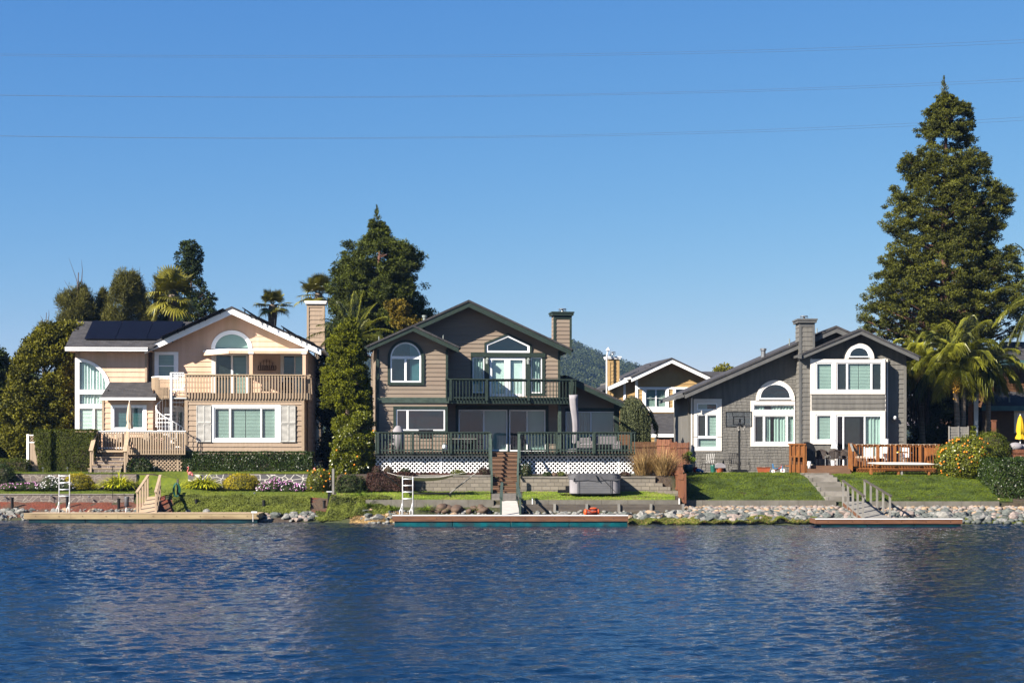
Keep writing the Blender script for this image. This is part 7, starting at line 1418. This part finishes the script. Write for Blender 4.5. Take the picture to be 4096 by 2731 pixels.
def cov(b):
    zt_, zb_ = fr.z(1581), fr.z(1772); k = 16; rows = 14
    for i in range(rows+1):
        t = i/rows; z = zb_+(zt_-zb_)*t; r = .12+.11*t; b.v += [((.05*math.sin(t*5)+r*(1+.12*math.sin(j*1.9+t*4))*math.cos(6.2832*j/k)), r*.8*(1+.12*math.cos(j*1.7+t*3))*math.sin(6.2832*j/k), z+(.04*math.sin(j) if i in (0, rows) else 0)) for j in range(k)]
    for i in range(rows): b.f += [(i*k+j, i*k+(j+1) % k, (i+1)*k+(j+1) % k, (i+1)*k+j) for j in range(k)]
    b.f.append(tuple(rows*k+j for j in range(k)))
mk(fr, 'cover', 'canvas_gray', cov, True); mk(fr, 'pole', 'black', lambda b: b.tube([(0, 0, 0), (0, 0, .7)], .04, 8)); mk(fr, 'base', 'cover_dark', lambda b: b.lathe([(.38, 0), (.40, .08), (.34, .2), (.1, .24)]), True)
def sofa(label, px, w, Y, hb=.78):
    fr = TH('wicker_sofa', label, 'sofa', px, 1809, Y); mk(fr, 'seat', 'wicker', lambda b: b.box(-w/2, w/2, -.35, .35, .08, .38), bevel=.02); mk(fr, 'backrest', 'wicker', lambda b: b.box(-w/2, w/2, .355, .5, .08, hb), bevel=.02)
    for s in (-1, 1): mk(fr, 'armrest', 'wicker', lambda b: b.box(s*(w/2+.08)-.075, s*(w/2+.08)+.075, -.36, .5, .05, .60), bevel=.02)
    mk(fr, 'cushion', 'canvas_gray', lambda b: b.box(-w/2+.02, w/2-.02, -.34, .33, .385, .47), bevel=.03); return fr
sofa('gray wicker armchair on the green deck right of the covered umbrella', 2342, .62, 85.8); sofa('gray wicker sofa on the green deck before the wing door', 2412, 1.5, 86.6, .86)
fr = TH('fire_table', 'low black table between the wicker seats on the green deck', 'table', 2418, 1809, 85.7); mk(fr, 'tabletop', 'cover_dark', lambda b: b.box(-.5, .5, -.3, .3, .42, .46)); mk(fr, 'base', 'black', lambda b: b.box(-.42, .42, -.25, .25, 0, .418))
fr = TH('patio_heater', 'brown high backed chair at the right end of the green deck', 'chair', 2502, 1809, 86.3); mk(fr, 'backrest', 'brown', lambda b: b.box(-.3, .3, .2, .26, .45, 1.1)); mk(fr, 'seat', 'brown', lambda b: b.box(-.3, .3, -.25, .25, .4, .45)); 
fr.root.name = 'patio_chair'
for x in (-.27, .27):
    for y in (-.22, .22): mk(fr, 'leg', 'black', lambda b: b.box(x-.02, x+.02, y-.02, y+.02, 0, .4))
# ---------------------------------------------------------------- fences
def fence(name, label, m, pts, Y0, Y1, top, bot, cap=True, bw=.14):
    """board fence from (px0, Y0) to (px1, Y1)"""
    (x0, x1) = pts; fr = TH(name, label, 'fence', x0, bot, Y0); A = Vector((0, 0, 0)); B = Vector((WX(x1, Y1)-WX(x0, Y0), Y1-Y0, 0)); n = max(2, int(B.length/bw)); z = fr.z(top); dr = B.normalized(); nr = Vector((dr.y, -dr.x, 0))
    b = MB()
    for i in range(n):
        p = A.lerp(B, (i+.03)/n); q = A.lerp(B, (i+.97)/n); o = nr*(.008*(i % 2)); v = [p+o, q+o, q+o-nr*.02, p+o-nr*.02]; k = len(b.v); b.v += [(c.x, c.y, -.2) for c in v]+[(c.x, c.y, z-.02*(i % 3)*.3) for c in v]; b.f += [tuple(k+j for j in f) for f in ((0, 1, 5, 4), (1, 2, 6, 5), (2, 3, 7, 6), (3, 0, 4, 7), (4, 5, 6, 7))]
    b.build('boards', m, fr.root)
    for h_ in (.25, .85): b = MB(); b.bar(A+nr*.03+Vector((0, 0, z*h_)), B+nr*.03+Vector((0, 0, z*h_)), .035, .09); b.build('rail', m, fr.root)
    for t in (0, 1): p = A.lerp(B, t)-nr*.07; b = MB(); b.box(p.x-.05, p.x+.05, p.y-.05, p.y+.05, -.2, z+.03); b.build('post', m, fr.root)
    return fr
fence('red_fence', 'tall red stained fence panel behind the dry grasses', 'redfence', (2628, 2680), 86.2, 85.6, 1757, 1900)
fence('red_fence', 'second red fence panel a step lower behind the dry grasses', 'redfence', (2680, 2699), 85.5, 84.3, 1768, 1910)
fence('red_fence', 'red fence panel beside the corner of the gray house', 'redfence', (2699, 2754), 88.9, 88.8, 1770, 1890)
fence('red_fence', 'upper of the two low red fence panels stepping down to the shore', 'redfence', (2694, 2722), 83.2, 81.2, 1879, 1975)
fence('red_fence', 'lowest red fence panel next to the concrete curb', 'redfence', (2713, 2735), 81.1, 79.5, 1893, 2016)
fence('dark_fence', 'dark shaded fence behind the dry straw grass', 'brown', (2516, 2628), 89.5, 89.5, 1766, 1890)
fence('red_fence', 'red fence with a rail at the right edge below the yellow umbrella', 'redfence', (4030, 4140), 88.5, 88.5, 1796, 1880)
for px, a, b, py, yt, Y, lab, m_ in ((4007, 3996, 4018, 2003, 1925, 81.2, 'red post at the lower right between the lawn and the dark hedge', 'redfence'), (3977, 3970, 3985, 1800, 1684, 88.2, 'tall red post above the clipped shrub', 'redfence')):
    fr = TH('red_post', lab, 'post', px, py, Y); mk(fr, 'post', m_, lambda q: q.box(fr.a(a), fr.a(b), 0, .2, -.1, fr.z(yt))); mk(fr, 'cap', m_, lambda q: q.box(fr.a(a)-.03, fr.a(b)+.03, -.03, .23, fr.z(yt)+.002, fr.z(yt)+.06))
fr = TH('boulder', 'pale boulder at the foot of the red post at the lower right', 'boulder', 3990, 2010, 80.6); o = bpy.data.objects.new('boulder', rockmesh(5, 2, .3)); o.data.materials.append(M['rock_warm']); C.objects.link(o); o.parent = fr.root; o.name = 'stone'; o.scale = (.26, .2, .16); o.location = (0, 0, .08)
fr = TH('corner_panelling', 'sunlit orange board end wall with a white torn edge behind the palms', 'fence', 3888, 1810, 94.3); mk(fr, 'boards', 'orangewood', lambda b: [b.box(fr.a(3873), fr.a(3893), 0, .06, i*.22, i*.22+.21) for i in range(22)]); mk(fr, 'edge_board', 'white', lambda b: b.prism([(fr.a(3896), 0), (fr.a(3894), fr.z(1480)), (fr.a(3904), fr.z(1470)), (fr.a(3914), fr.z(1560)), (fr.a(3910), 0)], -.05, 0))
fr = TH('planter_box', 'gray woven planter around the palm trunks behind the orange bush', 'planter', 3833, 1756, 89.8); mk(fr, 'panel', 'graywood', lambda b: [b.box(fr.a(3796), fr.a(3872), -.03+.02*(i % 2), .0+.02*(i % 2), i*.09-1.2, i*.09+.075-1.2) for i in range(21)]); mk(fr, 'frame', 'graywood', lambda b: [b.box(fr.a(x)-.03, fr.a(x)+.03, -.07, .03, -1.3, .72) for x in (3796, 3834, 3872)])
closed_umbrella('yellow_umbrella', 'closed bright yellow umbrella at the right edge', 4081, 1800, 1660, 90.0, 'yellowc', .26, 1756)
fr = TH('covered_furniture', 'heap of gray covered patio furniture below the yellow umbrella', 'covered furniture', 4062, 1805, 89.0); mk(fr, 'cover', 'canvas_gray', lambda b: [b.ball((0, 0, .25), .45, .4, .25), b.ball((.4, .1, .2), .35, .3, .2), b.ball((-.35, -.1, .2), .12, .2, .16)], True)
# ---------------------------------------------------------------- beside and on the orange deck
fr = TH('basketball_hoop', 'portable basketball hoop with a clear backboard before the gray shingles', 'basketball hoop', 2957, 1888, 86.4); mk(fr, 'pole', 'black', lambda b: b.tube([(0, 0, .05), (0, 0, fr.z(1690))], .06, 8)); mk(fr, 'base', 'black', lambda b: b.prism([(-.42, 0), (.45, 0), (.38, .14), (-.36, .14)], -.3, .5))
bb_ = MB(); bb_.ring(rect(fr, 2900, 3006, 1646, 1708, 0), rect(fr, 2904, 3002, 1650, 1704, 0), -.30, -.24)
bb_.ring(rect(fr, 2929, 2977, 1664, 1699, 0), rect(fr, 2933, 2973, 1668, 1695, 0), -.31, -.26)
for x in (2929, 2975): fr.pb(bb_, x, x+2.5, 1650, 1664, -.29, -.26)
o = bb_.build('backboard', 'black', fr.root); mk(fr, 'panel', glassmat('backboard_acrylic', (.62, .66, .68), .05), lambda b: b.box(fr.a(2903), fr.a(3003), -.275, -.265, fr.z(1705), fr.z(1649)), par=o)
def rim(b): b.tube([(.23*math.cos(i*.3927), -.62+.23*math.sin(i*.3927), fr.z(1703)) for i in range(17)], .012, 5); b.box(-.06, .06, -.42, -.31, fr.z(1706), fr.z(1697))
mk(fr, 'rim', 'black', rim); mk(fr, 'bracket', 'black', lambda b: b.bar((0, -.02, fr.z(1712)), (0, -.27, fr.z(1676)), .09, .16)); mk(fr, 'net', 'rope', lambda b: [b.tube([(.23*math.cos(i*.63), -.62+.23*math.sin(i*.63), fr.z(1703)), (.13*math.cos(i*.63+.5), -.62+.13*math.sin(i*.63+.5), fr.z(1722))], .006, 3) for i in range(10)])
def bistro(label, px, yaw, Y=87.2):
    fr = Fr('bistro_chair', label, 'chair', px, 1886, Y, yaw); mk(fr, 'seat', 'black', lambda b: [b.box(-.22+i*.075, -.17+i*.075, -.22, .22, .44, .455) for i in range(6)]+[b.box(-.24, .24, -.24, -.22, .43, .46), b.box(-.24, .24, .22, .24, .43, .46)])
    mk(fr, 'backrest', 'black', lambda b: [b.bar((-.2+i*.1, .24, .45), (-.21+i*.105, .40, .98), .03, .012) for i in range(5)]+[b.bar((-.24, .40, .99), (.24, .40, .99), .025)])
    for s in (-1, 1): mk(fr, 'leg', 'black', lambda b: b.tube([(s*.24, -.22, .44), (s*.26, -.30, .2), (s*.24, -.2, .02), (s*.24, .2, .02), (s*.26, .32, .2), (s*.24, .24, .44)], .014, 5)); mk(fr, 'armrest', 'black', lambda b: b.tube([(s*.24, -.22, .44), (s*.26, -.24, .66), (s*.26, .28, .68)], .014, 5))
bistro('black iron chair at the left below the narrow cream window', 2832, -.5); bistro('black iron chair right behind the basketball pole', 2938, .1, 87.4); bistro('black sling chair to the right of the basketball pole', 2980, 1.3)
fr = TH('bistro_table', 'low black round iron table between the iron chairs', 'table', 2893, 1886, 87.2); mk(fr, 'tabletop', 'black', lambda b: b.lathe([(.42, .62), (.42, .64)], 0, 0, 20)); mk(fr, 'pedestal', 'black', lambda b: b.tube([(0, 0, 0), (0, 0, .62)], [.18, .02], 8))
fr = TH('toy_grill', 'pale gray toy house lid on an orange tub before the iron table', 'toy', 2880, 1889, 86.6); mk(fr, 'tub', 'terracotta', lambda b: b.lathe([(.16, 0), (.22, .24)])); mk(fr, 'lid', 'canvas_gray', lambda b: b.prism([(-.28, .25), (.28, .25), (.25, .42), (.1, .50), (-.12, .50), (-.25, .42)], -.2, .2))
fr = TH('green_bin', 'small green watering bin between the toy and the left iron chair', 'bin', 2853, 1889, 86.7); mk(fr, 'bin', 'hose', lambda b: b.lathe([(.13, 0), (.16, .36), (.15, .4)])) 
fr = TH('teal_planter', 'big glazed teal pot with a dense green plant at the corner of the gray house', 'potted plant', 2753, 1890, 86.4); mk(fr, 'pot', 'tealp', lambda b: b.lathe([(.20, 0), (.27, .2), (.29, .42), (.27, .45)], k=18), True); V, t = clusters(np.array([(0, 0, .62, .34), (-.12, 0, .85, .26), (.18, 0, .7, .24), (.05, 0, 1.0, .2)]), 260, .08, .04); npmesh('foliage', V, 4, LM['grass'], fr.root, t)
fr = TH('red_pot', 'red plastic tub right of the teal pot', 'tub', 2780, 1889, 86.6); mk(fr, 'tub', 'redp', lambda b: b.lathe([(.1, 0), (.13, .3)])); mk(fr, 'handle', 'alu', lambda b: b.tube([(.08, 0, .1), (.12, 0, .4), (.02, 0, .6)], .015, 5))
fr = TH('blue_toy', 'small blue toy lying in the shade left of the iron chair', 'toy', 2794, 1889, 86.5); mk(fr, 'body', 'bluep', lambda b: [b.ball((0, 0, .12), .16, .12, .11), b.ball((.2, 0, .06), .08)], True)
fr = TH('flower_box', 'empty terracotta window box on the grass edge below the arched window', 'planter', 3054, 1891, 86.4); mk(fr, 'box', 'terracotta', lambda b: b.prism([(-.27, 0), (.27, 0), (.34, .27), (-.34, .27)], -.13, .13)); mk(fr, 'lip', 'terracotta', lambda b: b.box(-.355, .355, -.15, .15, .272, .30))
fr = TH('tricycle', 'childs blue and red tricycle with white wheels below the arched window', 'tricycle', 3110, 1891, 86.4)
for x, r, y in ((.27, .125, 0), (-.26, .09, -.16), (-.26, .09, .16)):
    wh = mk(fr, 'wheel', 'white', lambda b: b.tube([(x, y-.025, r), (x, y+.025, r)], r, 14)); mk(fr, 'hub', 'redp', lambda b: b.tube([(x, y-.03, r), (x, y+.03, r)], r*.4, 8), par=wh)
mk(fr, 'frame', 'redp', lambda b: b.tube([(-.26, 0, .1), (-.05, 0, .16), (.2, 0, .3), (.25, 0, .42)], .025, 6)); mk(fr, 'fork', 'bluep', lambda b: b.tube([(.27, -.04, .12), (.24, -.04, .42)], .018, 5)); mk(fr, 'handlebar', 'maroon', lambda b: b.tube([(.16, -.18, .45), (.24, 0, .43), (.16, .18, .45)], .016, 6)); mk(fr, 'seat', 'bluep', lambda b: [b.box(-.22, .02, -.1, .1, .22, .26), b.prism([(-.24, .24), (-.18, .24), (-.24, .50), (-.29, .48)], -.1, .1)], bevel=.015)
fr = TH('deck_grill', 'black covered grill on the orange deck next to the side screen', 'grill', 3228, 1862, 86.9); mk(fr, 'cover', 'black', lambda b: b.prism([(-.42, .1), (.40, .1), (.42, .85), (.30, 1.15), (.02, 1.28), (-.25, 1.26), (-.42, .95)], -.3, .3), bevel=.04)
fr = TH('chrome_bucket', 'shiny metal bucket hanging at the left end of the orange deck steps', 'bucket', 3237, 1873, 86.0); mk(fr, 'bucket', 'alu', lambda b: b.lathe([(.08, .0), (.10, .38)]), True)
def wick(label, px, yaw, Y=87.2):
    fr = Fr('wicker_chair', label, 'chair', px, 1861, Y, yaw); mk(fr, 'backrest', 'wicker_dark', lambda b: b.tube([(-.27, -.1, .62), (-.25, .18, .74), (0, .27, .84), (.25, .18, .74), (.27, -.1, .62)], .06, 6)); mk(fr, 'shell', 'wicker_dark', lambda b: [b.bar((-.25+i*.0625, .18+.07*math.sin(math.pi*i/8), .40), (-.25+i*.0625, .2+.08*math.sin(math.pi*i/8), .8), .055, .02) for i in range(9)]); mk(fr, 'seat', 'wicker_dark', lambda b: b.box(-.26, .26, -.25, .24, .36, .42))
    for x in (-.24, .24):
        for y in (-.22, .22): mk(fr, 'leg', 'steel', lambda b: b.bar((x, y, 0), (x, y, .5), .03))
wick('dark wicker chair nearest the grill on the orange deck', 3290, 2.6); wick('dark wicker chair in the middle of the orange deck steps', 3337, 3.1, 86.9); wick('dark wicker chair beside the newel post of the orange deck', 3388, 2.2)
fr = TH('white_bucket', 'white bucket under the middle wicker chair', 'bucket', 3333, 1861, 86.7); mk(fr, 'bucket', 'alu', lambda b: b.lathe([(.11, 0), (.14, .28)]))
for px, lab, y0, y1, Y in ((3337, 'folded white sunshade standing left of the sliding door', 1792, 1754, 87.3), (3545, 'tall folded white sunshade leaning right of the sliding door', 1842, 1755, 86.8)):
    fr = TH('folded_sunshade', lab, 'sunshade', px, 1861, Y); z0, z1 = fr.z(y0), fr.z(y1); mk(fr, 'canopy', 'white', lambda b: b.lathe([(.19 if y0 < 1800 else .10, z0), (.12, z0+(z1-z0)*.4), (.06, z1)] if y0 < 1800 else [(.05, z0), (.12, z0+(z1-z0)*.5), (.13, z1)], 0, 0, 9)); mk(fr, 'pole', 'steel', lambda b: b.tube([(0, 0, 0), (0, 0, z1+.04)], .018, 6))
for px, lab in ((3478, 'white sling chair left behind the orange railing'), (3521, 'white sling chair right behind the orange railing'), (3625, 'pale chair at the table with the yellow cloth on the orange deck')):
    fr = TH('white_chair', lab, 'chair', px, 1861, 87.3); mk(fr, 'backrest', 'white', lambda b: b.prism([(-.19, .45), (.19, .45), (.20, .95), (-.20, .95)], .2, .23)); mk(fr, 'seat', 'white', lambda b: b.box(-.21, .21, -.2, .2, .40, .44))
    for x in (-.19, .19):
        for y in (-.18, .18): mk(fr, 'leg', 'alu', lambda b: b.bar((x, y, 0), (x, y, .42), .025))
fr = TH('deck_bench', 'low white cushioned bench along the sliding door of the gray house', 'bench', 3495, 1861, 87.7); mk(fr, 'seat', 'stepwood', lambda b: b.box(-1.0, .5, -.2, .2, 0, .38)); mk(fr, 'cushion', 'canvas', lambda b: b.box(-1.0, .5, -.2, .2, .382, .5), bevel=.03)
fr = TH('patio_table', 'white table with a yellow cloth behind the orange railing', 'table', 3612, 1861, 86.9); mk(fr, 'tabletop', 'white', lambda b: b.box(-.35, .45, -.3, .3, .66, .69)); mk(fr, 'cloth', 'yellowc', lambda b: b.box(-.3, .2, -.31, .2, .693, .74), bevel=.02)
for x in (-.3, .4):
    for y in (-.25, .25): mk(fr, 'leg', 'black', lambda b: b.bar((x, y, 0), (x, y, .66), .03))
fr = TH('storage_box', 'brown wooden cabinet at the right end of the orange deck', 'cabinet', 3722, 1861, 87.1); mk(fr, 'body', 'orangewood', lambda b: b.box(-.28, .32, -.25, .25, .02, .95)); mk(fr, 'door', 'brown', lambda b: b.box(-.12, .30, -.27, -.252, .08, .6))
fr = TH('paddle_board', 'long white paddle board lying on a bench below the orange railing', 'paddle board', 3607, 1862, 85.2)
def board_(b):
    n = 40; L2 = fr.w(139)
    for i in range(n+1):
        t = -1+2*i/n; w_ = .38*(1-abs(t)**2.6)**.75+.01; z = .09+.06*abs(t)**3*(1 if t < 0 else .2)-.03*(t > 0)*t; th = .085*(1-abs(t)**4)+.01
        b.v += [(L2*t, w_*math.cos(a), z+th*math.sin(a)) for a in [6.2832*j/12 for j in range(12)]]
    for i in range(n): b.f += [(i*12+j, i*12+(j+1) % 12, (i+1)*12+(j+1) % 12, (i+1)*12+j) for j in range(12)]
    b.f += [tuple(range(12)), tuple(n*12+j for j in range(12))]
bo = mk(fr, 'hull', 'cream', board_, True); mk(fr, 'fin', 'black', lambda b: b.prism([(fr.w(128), .05), (fr.w(134), .05), (fr.w(138), .20)], -.01, .01))
fr = TH('wooden_bench', 'low orange brown bench carrying the paddle board', 'bench', 3600, 1898, 85.2); mk(fr, 'seat', 'orangewood', lambda b: [b.box(-1.55, 1.85, -.25+i*.17, -.10+i*.17, .30, .34) for i in range(3)]); mk(fr, 'apron', 'orangewood', lambda b: b.box(-1.5, 1.8, -.2, -.16, .22, .298))
for px in (3484, 3592, 3605, 3714): mk(fr, 'leg', 'orangewood' if px != 3605 else 'graywood', lambda b: b.box(fr.a(px)-.05, fr.a(px)+.05, -.15, .15, -.1, .298))
fr = TH('white_ball', 'small white object lying on the second concrete step', 'toy', 3315, 1930, 84.2); mk(fr, 'shell', 'white', lambda b: b.ball((0, 0, .07), .10, .08, .06), True)
for px, py, lab in ((2130, 2008, 'small white capped pipe on the curb left below the hot tub'), (2717, 2010, 'white pipe standing at the foot of the lowest fence panel')):
    fr = TH('white_pipe', lab, 'pipe', px, py, 79.2); mk(fr, 'pipe', 'alu', lambda b: b.tube([(0, 0, -.1), (0, 0, .22)], .03, 7))
# ---------------------------------------------------------------- power lines
def line(label, ys):
    X = [(-400, None), (0, ys[0]), (1200, ys[1]), (2600, ys[2]), (4096, ys[3])]; co = np.polyfit([0, 1200, 2600, 4096], ys, 3); Y = 125.
    fr = Fr('power_line', label, 'power line', 2048, 1775-1500, Y); b = MB(); b.tube([Vector((WX(px, Y), Y, WZ(float(np.polyval(co, px)), Y)))-fr.O for px in range(-900, 5100, 150)], .009, 4, cap=False); b.build('cable', 'wire', fr.root)
for lab, ys in (('topmost power line crossing the sky', (217, 224, 211, 159)), ('second power line from the top close under the topmost', (224, 231, 219, 172)), ('upper line of the middle pair of power lines', (381, 388, 371, 314)), ('lower line of the middle pair of power lines', (382, 391, 377, 325)), ('upper line of the lowest pair of power lines', (544, 552, 533, 469)), ('lowest power line crossing the sky', (545, 555, 540, 482))): line(lab, ys)
# ---------------------------------------------------------------- air
hz = bpy.data.materials.new('thin_blue_haze'); hz.use_nodes = True; t = hz.node_tree; t.nodes.remove(t.nodes['Principled BSDF']); pv = t.nodes.new('ShaderNodeVolumePrincipled'); pv.inputs['Color'].default_value = (.30, .55, 1, 1); pv.inputs['Density'].default_value = 0.00010; pv.inputs['Anisotropy'].default_value = .2
t.links.new(pv.outputs[0], t.nodes['Material Output'].inputs['Volume']); M['haze'] = hz
b = MB(); b.box(-1200, 1600, -40, 2300, -4, 130); o = b.build('haze', 'haze'); o['kind'] = 'stuff'; o['label'] = 'thin blue air over the water and the far hill'
